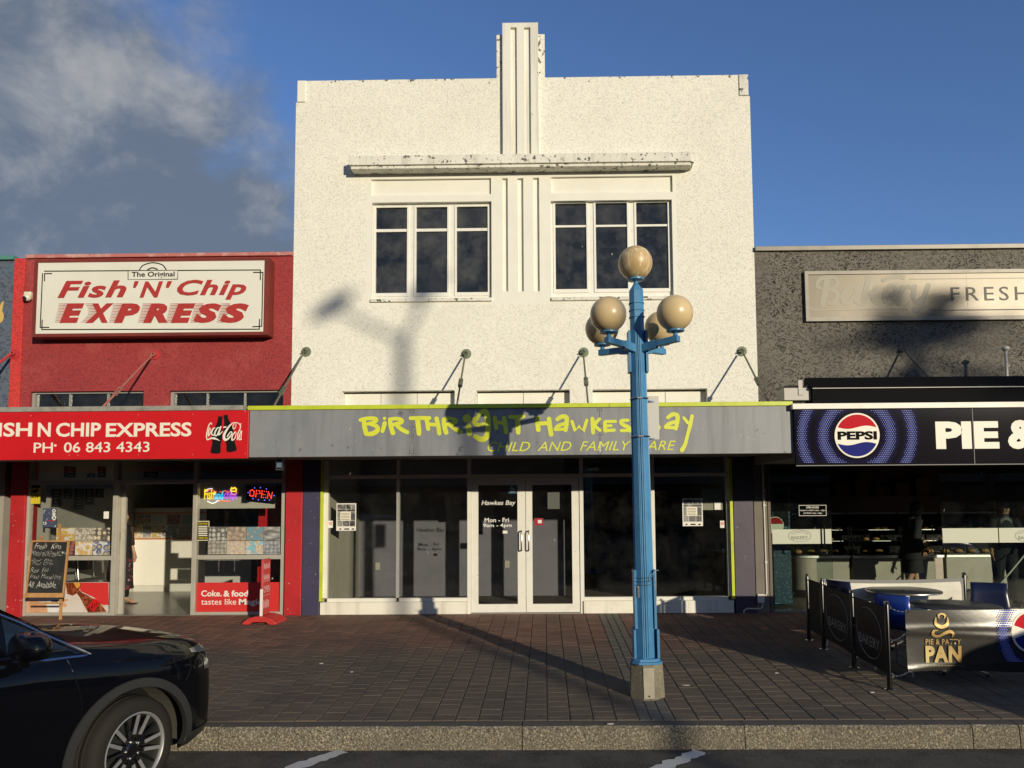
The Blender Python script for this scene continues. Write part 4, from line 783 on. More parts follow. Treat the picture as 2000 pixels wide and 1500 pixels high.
# lower graphics
o = sheet('window_graphic', 'red drinks banner with two lines of white lettering below the right takeaway window', 'banner', (380.5+3, 1137.5, 547.5, 1196), .0495, mat('soda_red', (.60, .035, .035), .35)); wv2 = mat('soft_white', (.78, .76, .72), .5)
lettering('headline', 'Coke.', (393, 1153, 433, 1165), .0465, wv2, o, .02); lettering('headline', '& food', (436.5, 1153, 484.5, 1165.3), .0465, wv2, o, .03); lettering('headline', 'tastes like', (393, 1169.5, 461.5, 1181), .0465, wv2, o, 0.0); lettering('headline', 'Magic', (466.5, 1169.5, 512, 1184.5), .0465, wv2, o, .028)
o = sheet('window_graphic', 'drinks picture with a poured glass, a hand and a red bottle behind the easel', 'banner', (46+8.5, 1137.5, 212.5, 1196), .0495, mat('graphic_pale', (.62, .56, .52), .4, var=((.5, .42, .36), 3, .45, .7, .6)))
A = lambda pts, y: [(P(40+x/8.333, 1040+z/8.333, y).x, P(40+x/8.333, 1040+z/8.333, y).z) for x, z in pts]
def patch(name, pts, y, mt): return MB().prism(A(pts, y), y-.0006, y).build(name, mt, o)
patch('red_field', [(915, 815), (1435, 815), (1435, 1180), (1330, 1180), (1200, 1060), (985, 960)], .0465, MATS['soda_red'])
cola = mat('cola_amber', (.16, .03, .012), .2, var=((.45, .16, .06), 16, .5, .65, .8)); patch('drinking_glass', [(735, 815), (980, 815), (985, 880), (900, 1000), (850, 1030), (760, 1000)], .0455, cola); patch('citrus_slice', [(860, 815), (965, 815), (975, 870), (920, 915)], .0445, mat('orange_slice', (.62, .30, .05), .4))
patch('bottle', [(890, 960), (945, 920), (1000, 980), (1110, 1030), (1290, 1140), (1400, 1290), (1100, 1300), (1030, 1180), (970, 1060)], .0445, cola); patch('bottle_label', [(1200, 1070), (1290, 1135), (1200, 1290), (1085, 1215)], .0435, cokered)
pen = Pen((40, 1040), 8.333, .0425); pen.st([10, 14, 12], (1130, 1200), (1105, 1250), (1150, 1270)).st([10, 16, 12], (1185, 1150), (1150, 1230), (1190, 1220)).st([10, 14], (1215, 1160), (1205, 1205)).st([8, 12], (1245, 1130), (1240, 1180)); pen.build('bottle_script', blk, o)
skin = mat('printed_skin', (.58, .34, .2), .5, var=((.45, .2, .1), 5, .45, .7, .6)); patch('hand_picture', [(60, 1130), (120, 1080), (400, 1150), (440, 1260), (440, 1310), (60, 1310)], .0465, skin); patch('finger_picture', [(640, 1090), (770, 1080), (780, 1105), (700, 1140), (760, 1170), (740, 1215), (640, 1200)], .0465, skin)
patch('soda_cup', [(420, 1030), (640, 1030), (640, 1260), (560, 1300), (450, 1280)], .0455, mat('paper_cup', (.7, .7, .7), .5)); patch('cup_logo', [(500, 1100), (610, 1100), (605, 1150), (510, 1155)], .0445, navy)

# ---- inside the fish shop
fin = thing('takeaway_interior', None, None, (-6, 2, 0)); fin['kind'] = 'structure'; fin.name = 'interior_walls'
gw = mat('grey_green_wall', (.58, .58, .52), .7, var=((.5, .5, .44), 2, .45, .7, .6)); tile = mat('grey_vinyl_floor', (.30, .29, .26), .28, var=((.18, .17, .15), 4, .45, .7, .8), bump=(6, .1, .01))
LX = fxp(57, 1000, .1)-.0; RXi = fxp(553)-.05
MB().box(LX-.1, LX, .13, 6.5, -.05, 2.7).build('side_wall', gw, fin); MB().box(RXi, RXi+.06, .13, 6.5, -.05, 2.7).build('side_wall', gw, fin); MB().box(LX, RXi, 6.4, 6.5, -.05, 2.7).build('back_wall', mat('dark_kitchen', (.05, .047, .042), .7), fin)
MB().box(LX-.1, RXi+.1, .125, 6.5, -.1, .006).build('floor', tile, fin); MB().box(LX-.1, RXi+.1, .125, 6.5, 2.62, 2.72).build('ceiling', gw, fin)
CYc = 3.1; ct = thing('counter', 'white shop counter with rows of food photos seen through the open door', 'counter', (-7, CYc, 0))
ca, cb = LX+.02, fxp(470, 1050, CYc)
cwh = mat('white_counter_front', (.78, .76, .68), .4, var=((.68, .66, .58), 2, .5, .7, .5)); zc = lambda y: P(310, y, CYc).z
MB().box(ca, cb, CYc, CYc+.6, .13, zc(1052.5)).build('front_panel', cwh, ct); MB().box(ca, cb, CYc+.03, CYc+.6, .006, .13).build('plinth', gw, ct)
MB().box(ca, cb, CYc+.02, CYc+.6, zc(1052.4), zc(1003)).build('picture_strip', mat('strip_white', (.6, .58, .52), .4), ct); trim = mat('terracotta_trim', (.45, .17, .07), .5)
MB().box(ca, cb, CYc-.012, CYc+.05, zc(1053.5), zc(1050.5)).build('trim', trim, ct); MB().box(ca, cb, CYc-.004, CYc+.05, zc(1003.5), zc(1000.5)).build('trim', trim, ct); MB().box(ca, cb, CYc-.02, CYc+.62, zc(1000.3), zc(992)).build('counter_top', gw, ct, bev=.005)
up_ = [(246, 264), (267, 294), (296, 324), (326, 352), (355, 376)]; lo_ = [(245, 259), (261, 277), (279, 295), (297, 314), (316, 347), (349, 376)]
for k, (x0, x1) in enumerate(up_+lo_):
    y0, y1 = (1005.5, 1025) if k < 5 else (1026.5, 1049.5); f = food[(k*5+2) % 14][1]
    MB().rbox((x0, y0, x1, y1), CYc+.014, CYc+.019).build('food_picture', foodmat('counter_print_%d' % k, *f[:3], f[3], f[4], k+20), ct)
fr = thing('fryer_hood', 'pale metal box standing behind the takeaway counter', 'appliance', (-6.9, 4.2, 0)); a, b, c, d = Rc(252, 968, 318, 992, 4.2); MB().box(a, b, 4.2, 4.7, .006, d).build('cabinet', gw, fr, bev=.01); MB().box(a+.1, b-.1, 4.19, 4.199, d-.2, d-.1).build('panel', blk, fr)
# menu boards on the left wall
mbl = mat('menu_black', (.018, .018, .018), .5)
for k, (x0, x1, y0, y1) in enumerate(((95, 113, 950, 990), (118, 134, 948, 975), (140, 157, 950, 995), (161, 177, 950, 986), (181, 196, 950, 972), (118, 139, 911, 932), (164, 178, 925, 932), (184, 199, 911, 932))):
    def dY(px): return abs(LX)*FOC/(VPX-px)-CAM_D
    Y0, Y1 = dY(x0), dY(x1); zt, zb = P(x0, y0, Y0).z, P(x0, y1, Y0).z
    o = MB().box(LX+.002, LX+.02, Y0, Y1, zb, zt).build('menu_board', mbl); tag(o, 'black menu board on the takeaway side wall, '+['nearest the street, partly behind the blue poster', 'second from the street', 'longest of the row', 'fourth from the street', 'last and shortest of the lower row', 'upper row left', 'upper row, wide and low', 'upper row right'][k], 'menu board', 'menu boards on the takeaway wall')
    mb = MB(); rg = random.Random(k)
    for j in range(int((zt-zb)/.055)):
        mb.box(LX+.021, LX+.022, Y0+.04, Y0+.04+(Y1-Y0-.08)*rg.uniform(.35, 1), zt-.045-j*.055, zt-.03-j*.055)
    mb.build('menu_lines', mat('chalk_grey', (.45, .45, .42), .7), o)
# hanging neon board, LED sign, fridge
bd = thing('neon_board', 'cream board with a multicoloured neon Fish and chips sign', 'neon sign', (-4.9, .2, 1.7)); MB().rbox((388.5, 942, 537, 993), .22, .235).build('board', mat('cream_board', (.50, .49, .42), .6), bd)
def neon(c, s): return mat('neon_%02d_%02d_%02d' % tuple(int(x*99) for x in c), c, .4, emit=(c, s))
def nt_(name, px, s_, c, st=1.5):
    lettering(name, s_, px, .208, neon(c, st), bd, .0)
nt_('neon_word', (399, 956, 417, 975), 'Fish', (1, .72, .04)); nt_('neon_word', (419, 959, 435.5, 975.5), 'and', (.05, .55, .9)); nt_('neon_word', (438, 958, 462, 979.5), 'chips', (.42, .08, .75))
pen = Pen((370, 930), 5, .212); pen.st(6, (155, 150), (185, 125), (225, 122)).st(6, (175, 245), (230, 265), (285, 235)); pen.build('neon_arc', neon((.9, .85, .8), 1.5), bd)
pen = Pen((370, 930), 5, .211); pen.st(6, (158, 165), (200, 132), (262, 155)).st(6, (295, 150), (320, 158), (345, 142), (370, 158), (395, 150)).st(6, (290, 245), (320, 238), (350, 245), (390, 242)); pen.build('neon_wave', neon((.9, .15, .1), 1.5), bd)
pen = Pen((370, 930), 5, .21); pen.st(8, (405, 128), (412, 112), (425, 125), (438, 112), (455, 125), (450, 145), (408, 145), (405, 128)).st(6, (235, 165), (245, 155), (255, 165), (245, 178), (235, 165)); pen.build('neon_chips', neon((1, .7, .05), 2), bd)
pen = Pen((370, 930), 5, .21); pen.st(8, (408, 150), (412, 175), (450, 175), (455, 150), (408, 150)); pen.build('neon_box', neon((.95, .35, .05), 1.6), bd)
le = thing('led_open_sign', 'tilted black LED sign spelling OPEN in red dots', 'led sign', (-4.55, .12, 1.8)); a_, b_, c_, d_ = P(481, 947, .12), P(541, 955, .12), P(538, 982, .12), P(480, 976, .12)
MB().prism([(q.x, q.z) for q in (a_, b_, c_, d_)], .12, .15).build('panel', blk, le); fxo = lambda u, v: d_.lerp(c_, .13+.74*u).lerp(a_.lerp(b_, .13+.74*u), .28+.44*v)+Vector((0, -.004, 0))
cu_ = [((0, .1), (.08, 0), (.17, .1), (.19, .8), (.1, 1), (.02, .85), (0, .1)), ((.27, 0), (.29, 1), (.44, .95), (.45, .55), (.28, .45)), ((.72, 0), (.53, 0), (.54, 1), (.73, 1)), ((.54, .5), (.68, .5)), ((.8, 0), (.82, 1), (.97, 0), (.99, 1))]
mb = MB(); rd = neon((1, .06, .04), 2.6)
for stroke in cu_:
    for p, q in zip(stroke, stroke[1:]):
        n = max(2, int(math.hypot((q[0]-p[0])*2.2, q[1]-p[1])/.17))
        for i in range(n+1): t = i/n; c = fxo(p[0]+(q[0]-p[0])*t, p[1]+(q[1]-p[1])*t); mb.ell(c, (.007, .004, .007), 6, 4)
mb.build('red_lights', rd, le); mb = MB()
for u, v in ((.15, -.35), (.4, -.45), (.68, -.4), (.9, -.3), (.2, 1.35), (.45, 1.5), (.72, 1.4), (-.08, .5), (1.08, .5)): mb.ell(fxo(u, v), (.008, .005, .008), 6, 4)
mb.build('blue_lights', neon((.1, .12, 1), 3), le)
fg = thing('drinks_fridge', 'red drinks fridge standing inside the right takeaway window', 'fridge', (-4.5, 1, 0)); a, b = fxp(503, 1050, .8), fxp(540, 1050, .8); MB().box(a, b, .8, 1.4, .03, 1.85).build('cabinet', mat('fridge_red', (.45, .015, .02), .35), fg, bev=.015); MB().box(a+.05, b-.05, .79, .799, .2, 1.3).build('door_glass', mat('fridge_door', (.3, .012, .016), .15), fg)
ov = thing('dark_oven', 'black oven cabinet behind the food photos in the right takeaway window', 'oven', (-5.4, 2, 0)); a, b = fxp(402, 1050, 2), fxp(492, 1050, 2); MB().box(a, b, 2, 2.6, .9, 1.72).build('cabinet', blk, ov, bev=.01); MB().box(a, b, 2, 2.6, .006, .89).build('stand', gw, ov); MB().box(a+.05, b-.05, 1.985, 1.999, 1.1, 1.6).build('door_glass', mat('oven_glass', (.02, .02, .02), .1), ov); MB().tube([(a+.1, 1.97, 1.65), (b-.1, 1.97, 1.65)], .012).build('handle', hand, ov)
# stacked metal chairs by the left wall
def mchair(x, y, lab, rz):
    t = thing('metal_chair', lab, 'chair', (x, y, .006), 'metal chairs by the takeaway wall'); ORG[t] = Vector((0, 0, 0)); t.rotation_euler.z = rz; sm_ = mat('polished_steel', (.6, .6, .58), .25, 1)
    MB().box(-.2, .2, -.2, .2, .44, .46).build('seat', mat('grey_seat', (.2, .2, .2), .5), t, local=True, bev=.01); MB().tube([(-.19, .2, .45), (-.19, .26, .85), (.19, .26, .85), (.19, .2, .45)], .011, 6).build('back_frame', sm_, t, local=True); MB().box(-.17, .17, .235, .25, .6, .82).build('backrest', mat('grey_seat'), t, local=True, bev=.01)
    for sx_ in (-1, 1):
        for sy in (-1, 1): MB().tube([(sx_*.18, sy*.17, .44), (sx_*.2, sy*.21, 0)], .011, 6).build('leg', sm_, t, local=True)
mchair(LX+.4, .72, 'metal chair by the takeaway side wall, nearer the street', 1.2); mchair(LX+.42, 1.2, 'metal chair by the takeaway side wall, farther from the street', 1.35)

# ---- chalkboard on an easel
YB = -.42; wood = mat('pale_pine', (.50, .27, .10), .55, var=((.36, .18, .06), 6, .45, .7, .7), streak=((.3, .15, .05), 30, .5, .7, .6)); gz = fz(YB)+FT
BL, BR = P(51.5, 1160, YB-.06), P(126, 1160, YB-.06); TL = P(63, 1057.5, YB+.12); E1 = BR-BL; E2 = TL-BL; E3 = E1.cross(E2).normalized()
if E3.y > 0: E3 = -E3
es = thing('easel_chalkboard', 'chalkboard on a pale wooden easel listing seafood in white handwriting', 'chalkboard', (BL.x+.3, YB, gz))
bf = lambda u, v, o_=0: BL+E1*u+E2*v+E3*o_
mb = MB(); n = len(mb.v); mb.v += [bf(u, v, o_) for o_ in (0, .012) for u, v in ((.02, .015), (.98, .015), (.98, .985), (.02, .985))]; mb.f += [(4, 5, 6, 7), (0, 3, 2, 1), (0, 1, 5, 4), (1, 2, 6, 5), (2, 3, 7, 6), (3, 0, 4, 7)]; mb.m += [0]*6
mb.build('slate', mat('chalk_slate', (.018, .018, .018), .6, var=((.05, .05, .048), 4, .5, .75, .8)), es)
for p, q in (((0, 0), (1, 0)), ((0, 1), (1, 1)), ((.015, 0), (.015, 1)), ((.985, 0), (.985, 1))): MB().bar(bf(*p, .01), bf(*q, .01), .022, .03, E3).build('frame_bar', wood, es)
MB().bar(bf(-.02, -.04, .03), bf(1.02, -.04, .03), .05, .03, E3).build('ledge', wood, es)
zg = gz
def leg(name, top, bot, w_=.035): MB().bar(top, bot, w_, .02, (0, 1, 0)).build(name, wood, es)
pA, pB = G(55, 1198), G(118, 1212); pC = G(105, 1202)
leg('leg', bf(.22, 1.10, -.02), Vector((pA.x, pA.y, pA.z+FT))); leg('leg', bf(.78, 1.12, -.02), Vector((pB.x, pB.y, pB.z+FT))); leg('leg', bf(.62, 1.36, -.06), Vector((pC.x+.0, pC.y+.12, fz(pC.y+.12)+FT))); MB().bar(bf(.1, -.17, -.01), bf(.9, -.17, -.01), .03, .02, E3).build('crossbar', wood, es)
chalk = mat('chalk_white', (.75, .73, .66), .9)
for s_, u0_, u1_, v0, v1, b_ in (('Fresh   Kina', .10, .80, .855, .955, .01), ('Battered whole flounder meal', .02, .97, .755, .82, 0), ('Fresh Pacific Oyster', .08, .86, .69, .765, 0), ('Green Paua', .06, .60, .615, .665, 0), ('Paua Chip', .08, .62, .535, .60, 0), ('Raw  Fish', .06, .55, .40, .49, 0), ('Fresh Mussel pot', .06, .88, .255, .365, 0), ('All  Available.', .02, .78, .115, .23, .01)):
    lettering('chalk_writing', s_, None, 0, chalk, es, b_-.03, .35, 0, fix=lambda u, v, a=u0_, b=u1_, c=v0, d=v1: bf(a+(b-a)*u, c+(d-c)*v+.012*math.sin(u*17), .0145), space=.95)

# ---- red pavement sign
sb = G(507, 1222); ss = thing('pavement_sign', 'narrow red OPEN blade sign on a weighted red base outside the takeaway', 'sign', (sb.x, sb.y+.2, fz(sb.y)+FT)); ORG[ss] = Vector((0, 0, 0)); ss.rotation_euler.z = math.radians(-3)
pr = mat('red_plastic', (.55, .045, .04), .4, var=((.4, .03, .03), 3, .45, .7, .5)); prof = [(-.25, 0), (-.25, .03), (-.17, .085), (-.06, .115), (.06, .115), (.17, .085), (.25, .03), (.25, 0), (.15, 0), (.10, .035), (-.10, .035), (-.15, 0)]
MB().prism(prof, -.2, .2).build('base', pr, ss, local=True, bev=.008)
MB().box(-.018, .018, -.13, .13, .116, .93).build('blade', mat('red_print', (.50, .06, .055), .4, var=((.42, .04, .04), 5, .45, .7, .8)), ss, local=True, bev=.01)
MB().box(-.02, .02, -.136, -.129, .1, .5).build('edge_strip', wv2, ss, local=True); fw_ = mat('faded_white_print', (.66, .42, .40), .5)
lettering('sign_lettering', 'OPEN', None, 0, fw_, ss, .02, 0, 0, fix=lambda u, v: Vector((.0192, -.11+.22*u, .44+.10*v)))
for z0, z1, n_ in ((.79, .87, 5), (.63, .71, 6), (.22, .34, 4)):
    for k in range(n_): y_ = -.105+.21*k/n_; MB().box(.0185, .0195, y_, y_+.12/n_, z0, z1-.02*(k % 2)).build('worn_print', fw_, ss, local=True)
for z in (.605, .40): MB().box(.0185, .0195, -.12, .12, z, z+.006).build('rule', fw_, ss, local=True)
# ================================================================== charcoal bakery building
char = stucco('charcoal_roughcast', (.165, .150, .122), (.008, .008, .007), .435, .475, dk=1.3, scale=24, dist=.014, bstr=.6, extra=[((.05, .047, .042), .8, .45, .75, .6), ((.24, .215, .17), 1.1, .6, .8, .35)])
kb = thing('charcoal_building', 'charcoal roughcast bakery building with a plain flat parapet', 'building', (9, 4, 0))
KX0 = XR+.004; KX1 = 16; KZ = P(1740, 489).z
MB().box(KX0, KX1, .0, .3, 2.6, KZ).build('wall', char, kb)
ccop = mat('grey_metal_coping', (.22, .205, .175), .5, .3, var=((.15, .14, .12), 4, .45, .7, .7)); world_coord(ccop); MB().box(KX0, KX1, -.05, .35, KZ+.001, KZ+.075).build('coping', ccop, kb, bev=.006)
MB().box(KX0, KX1, .302, 9, KZ-.8, KZ-.7).build('roof', MATS['roof_metal'], kb); MB().box(KX1-.2, KX1, .302, 9, 0, KZ-.1).build('side_wall', MATS['side_render'], kb)
brp = mat('brown_grey_pier', (.17, .15, .125), .7, var=((.12, .105, .09), 3, .45, .7, .7), bump=(12, .2, .006)); world_coord(brp); pier((1474, 900, 1500, 1198), -.03, brp, kb)
pier((1501, 900, 1507, 1198), .0, mat('timber_jamb', (.12, .095, .07), .6), kb, 'jamb')
# conduit with junction box
cv = mat('white_conduit', (.66, .63, .56), .5); cn = thing('conduit', 'white plastic conduit and junction box on the brown pier beside the bakery', 'conduit', (3.3, -.05, 0))
pp = [P(1489, 900, -.04), P(1497.5, 1158, -.04), P(1496, 1163, -.04), P(1490, 1164, -.04)]; MB().tube(pp, .013, 8).build('pipe', cv, cn, smooth=True)
MB().rbox((1480, 1160.5, 1493.5, 1178), -.075, -.031).build('junction_box', cv, cn, bev=.006); pp = [P(1489, 1178, -.045), P(1489, 1186, -.05), P(1484, 1189, -.05), P(1460, 1188.5, -.055), P(1453, 1192, -.06), P(1453, 1200, -.06)]; MB().tube(pp, .011, 8).build('loose_cable', cv, cn, smooth=True)
for y in (958, 987, 1098): p = P(1490+(y-900)*.03, y, -.04); MB().box(p.x-.02, p.x+.02, -.056, -.03, p.z-.01, p.z+.01).build('clip', cv, cn)
# ---- faded metal sign
bs = thing('bakery_sign', 'long faded metal sign lettered Bakery FRESH on the charcoal wall', 'sign', (7, -.04, 4.7)); a, b, c, d = Rc(1579.5, 533, 2240, 617, -.05)
brass = mat('tarnished_metal', (.115, .092, .056), .38, .17, bump=(3, .05, .01), var=[((.11, .095, .07), 1.6, .4, .7, .8), ((.2, .17, .11), 4, .55, .75, .5)], spots=((.75, .7, .6), 33, .77)); world_coord(brass)
brass2 = mat('bare_lettering_metal', (.25, .23, .175), .5, .1); slate_ = mat('dull_lettering', (.10, .095, .078), .6, .1)
mb = MB(); gridwall(mb, [a-.055, a, b, b+.055], [c-.06, c, d, d+.055], -.06, -.001, lambda x, z: None if a < x < b and c < z < d else 0); mb.build('frame', ccop, bs, bev=.004)
sx_ = P(1889.5, 570, -.05).x
for u, v in ((a, sx_-.001), (sx_+.001, b)): MB().box(u, v, -.04, -.002, c, d).build('sheet', brass, bs)
pen = Pen((1560, 520), 4.5455, -.0425)
for strokes in ((([58, 60, 56], (255, 110), (235, 220), (215, 335)), ([26, 34, 36, 36, 34, 40, 40, 30], (195, 195), (162, 175), (185, 118), (255, 95), (325, 108), (345, 150), (315, 190), (255, 208)), ([30, 44, 50, 44, 30], (265, 206), (330, 225), (342, 280), (308, 322), (262, 328))),
                (([36, 42, 46, 42, 34, 30], (505, 182), (440, 190), (390, 262), (402, 322), (452, 318), (505, 240)), ([46, 48, 40], (530, 170), (505, 295), (548, 332))), (([50, 52, 48], (622, 105), (598, 220), (572, 335)), ([30, 38], (702, 182), (640, 242)), ([40, 48, 36], (640, 242), (682, 318), (735, 328))),
                (([34, 40, 38, 36, 42, 44, 34, 26], (760, 272), (845, 245), (858, 195), (815, 172), (772, 222), (768, 300), (812, 330), (882, 290)),), (([46, 48, 46], (922, 188), (906, 260), (892, 335)), ([30, 38, 36], (925, 222), (968, 180), (1000, 196))), (([42, 44, 42, 34], (1032, 180), (1018, 280), (1052, 320), (1092, 280)), ([46, 46, 40, 36, 30], (1150, 170), (1095, 330), (1062, 398), (1030, 402), (1028, 370)))):
    for s_ in strokes: pen.st(s_[0], *s_[1:])
    pen.build('script_letter', brass2, bs)
lettering('fresh_lettering', 'FRESH', (1857, 560, 2010, 587), -.0425, slate_, bs, 0, 0, space=1.3, split=True)
MB().rbox((1582, 603, 1773, 606), -.0435, -.0405).build('rule', brass2, bs); MB().rbox((1822, 603, 2230, 605), -.0435, -.0405).build('rule', slate_, bs); MB().rbox((1776, 542, 2230, 543.5), -.0435, -.0405).build('rule', brass2, bs)
pen = Pen((1560, 520), 4.5455, -.0445)
for k in range(9):
    x = 735+k*22; y = 128-30*math.sin(k/8*2.2); pen.st([4, 20, 3], (x, y), (x+18, y-18), (x+42, y-18)).st([4, 18, 3], (x, y), (x+20, y+6), (x+42, y+4))
pen.build('wheat_ear', brass2, bs)
# ---- bakery canopy
nightp = mat('black_sign_panel', (.010, .008, .011), .07, spec=.5); whitep = mat('white_edge', (.78, .75, .66), .45, var=((.6, .57, .5), 5, .5, .7, .6)); world_coord(whitep)
kc = thing('street_canopy', 'black bakery canopy with a round cola badge and white PIE lettering', 'canopy', (7, -1, 2.4)); KY_ = CY_-.06
kx0, _, kz0, kz1 = Rc(1553, 798, 2000, 907, KY_); kx1 = 13
MB().box(cx1+.01, kx1, KY_+.05, -.002, kz0+.1, kz1-.02).build('roof_slab', soff, kc); ks = P(1901, 850, KY_).x
for u, v in ((kx0, ks-.003), (ks+.003, kx1)): MB().box(u, v, KY_, KY_+.04, kz0, kz1).build('fascia_panel', nightp, kc, bev=.002)
dullt = mat('dull_trim', (.25, .24, .22), .6, spec=.2); MB().box(ks-.004, ks+.004, KY_-.004, KY_-.0, kz0, kz1).build('joint_strip', dullt, kc)
MB().box(kx0-.03, kx1, KY_-.03, KY_+.4, kz1+.002, P(1700, 787.5, KY_).z).build('edge_flashing', whitep, kc, bev=.004); MB().box(kx0, kx1, KY_-.012, KY_+.03, kz0-.012, kz0-.001).build('bottom_trim', dullt, kc)
yk = KY_-.003; lettering('pie_lettering', 'PIE', (1827.5, 823, 1951, 876.5), yk, cream, kc, .05, split=True); lettering('pie_lettering', '&', (1968, 820, 2030, 877), yk, cream, kc, .05); lettering('pie_lettering', 'PATTY PAN', (2055, 823, 2440, 876.5), yk, cream, kc, .05, split=True)
LC = (1674, 850.5); lr = 44
def disc(cx, cy, r, y, mt, par, name, a0=0, a1=360, n=48): 
    pts = [P(cx+r*math.cos(math.radians(t)), cy-r*math.sin(math.radians(t)), y) for t in [a0+(a1-a0)*k/n for k in range(n if a1-a0 == 360 else n+1)]]
    return MB().prism([(p.x, p.z) for p in pts], y-.0008, y).build(name, mt, par)
def wave(cx, cy, r, y, par, prefix=''):
    red_ = mat('badge_red', (.55, .02, .03), .08); blu = mat('badge_blue', (.025, .03, .20), .08)
    disc(cx, cy, r, y, cream, par, 'badge'); ri = r*.93
    top = [(ri*math.cos(t), -ri*math.sin(t)) for t in [math.radians(23+134*k/20) for k in range(21)]]; x0, x1 = top[-1][0], top[0][0]; ya = top[0][1]
    crv = [(x0+(x1-x0)*k/14, ya-.0*k+r*.075*math.sin(2*math.pi*(k/14))) for k in range(15)]
    for pts, mt, nm in ((top+crv[1:-1], red_, 'red_wave'), ([(-x, -y_) for x, y_ in top+crv[1:-1]], blu, 'blue_wave')): q = [P(cx+x, cy+y_, y-.002) for x, y_ in pts]; MB().prism([(p.x, p.z) for p in q], y-.0028, y-.002).build(nm, mt, par)
    lettering('badge_lettering', 'PEPSI', (cx-r*.86, cy-r*.19, cx+r*.88, cy+r*.19), y-.004, mat('badge_black', (.01, .01, .01), .07), par, .04)
wave(LC[0], LC[1], lr, yk, kc)
def halftone(par, cx, cy, bands, step, clip, y, name='halftone_dots'):
    mbs = [MB(), MB()]; R_ = bands[-1][1]+bands[-1][2]; ny = int(R_/step/.866)+1
    for j in range(-ny, ny+1):
        for i in range(-int(R_/step)-1, int(R_/step)+2):
            x = (i+(j % 2)*.5)*step; z = j*step*.866; rr = math.hypot(x, z); s_ = max([0]+[1-abs(rr-c_)/w_ for _, c_, w_ in bands])
            if s_ < .12 or not (clip[0] < cx+x < clip[2] and clip[1] < cy+z < clip[3]): continue
            rad = step*.38*min(1, .3+s_*.8); k = 1 if s_ > .45 else 0
            c3 = P(cx+x, cy+z, y); n = len(mbs[k].v); sc_ = (CAM_D+y)/FOC
            mbs[k].v += [c3+Vector((math.cos(t)*rad*sc_, 0, math.sin(t)*rad*sc_)) for t in [q*math.pi/3.5 for q in range(7)]]; mbs[k].f.append(tuple(range(n, n+7))); mbs[k].m.append(0)
    for m_, nm, mt in zip(mbs, (name, name), (mat('dot_deep_blue', (.03, .03, .22), .08), mat('dot_lilac_blue', (.17, .20, .55), .08))):
        if m_.v: m_.build(nm, mt, par)['kind'] = 'stuff'
halftone(kc, LC[0], LC[1], [(0, 66, 20), (0, 108, 18)], 4.3, (1556, 799, 1898, 906), yk+.001)
# ---- rolled awning on the canopy
awb = mat('black_awning', (.008, .008, .009), .75, spec=.04, bump=(30, .1, .003)); ra = thing('roller_awning', 'black roller awning cassette lying on top of the bakery canopy', 'awning', (8, -1.7, 3)); YA = -1.7
a, b, c, d = Rc(1586, 757, 2300, 784, YA); t0 = P(1571, 738, YA+.35)
MB().box(a, b, YA, YA+.3, c, d).build('cassette', awb, ra, bev=.01)
mb = MB(); top0, top1 = P(1571, 738, YA+.28), P(2300, 736, YA+.28); zt = top0.z
mb.q((a-.02, YA-.03, d+.016), (b, YA-.03, d+.016), (b, YA+.28, zt), (top0.x, YA+.28, zt)).q((a-.02, YA-.03, d+.012), (a-.02, YA+.28, d+.012), (top0.x, YA+.28, zt)).q((a-.02, YA+.28, d+.012), (b, YA+.28, d+.012), (b, YA+.28, zt), (top0.x, YA+.28, zt)); mb.build('hood', awb, ra)
MB().box(a, b, YA-.034, YA-.004, d+.002, d+.012).build('front_rail', mat('pale_rail', (.5, .48, .42), .6), ra)
MB().rbox((1531, 757, 1585, 782), YA+.05, YA+.3).build('bracket', mat('grey_bracket', (.26, .25, .235), .5, .4), ra, bev=.006); MB().rbox((1559, 742, 1568, 772), YA+.04, YA+.06).build('end_plate', mat('grey_bracket'), ra, bev=.004); MB().rbox((1531, 753.5, 1584, 757), YA+.06, YA+.3).build('bracket_cap', blk, ra)
tie_rod(kc, (1765, 683), P(1765, 683).x+.05, -1.4, kz1, mat('charcoal_rod', (.06, .06, .058), .5), mat('charcoal_plate', (.07, .068, .062), .6), .6)
vp = thing('vent_pipe', 'short grey vent pipe with a round cap beside the bakery sign', 'pipe', (7, -.5, 3.2)); a_, b_ = P(1964, 682, -.5), P(1967, 740, -.5); b_.x = a_.x; b_.z -= .3; MB().tube([a_, b_], .022, 10).build('pipe', cv, vp, smooth=True); MB().lathe([(.03, -.03), (.055, 0), (.05, .03), (.02, .045)], a_, 14).build('cap', cv, vp, smooth=True)
for f in (.45, .8): q = a_.lerp(b_, f*.75); MB().box(q.x-.005, q.x+.045, q.y-.02, q.y+.02, q.z-.012, q.z+.012).build('clip', cv, vp)
tie_rod(cw, (1449, 685), None, -1.5, cz1, rodm, platem) if False else None

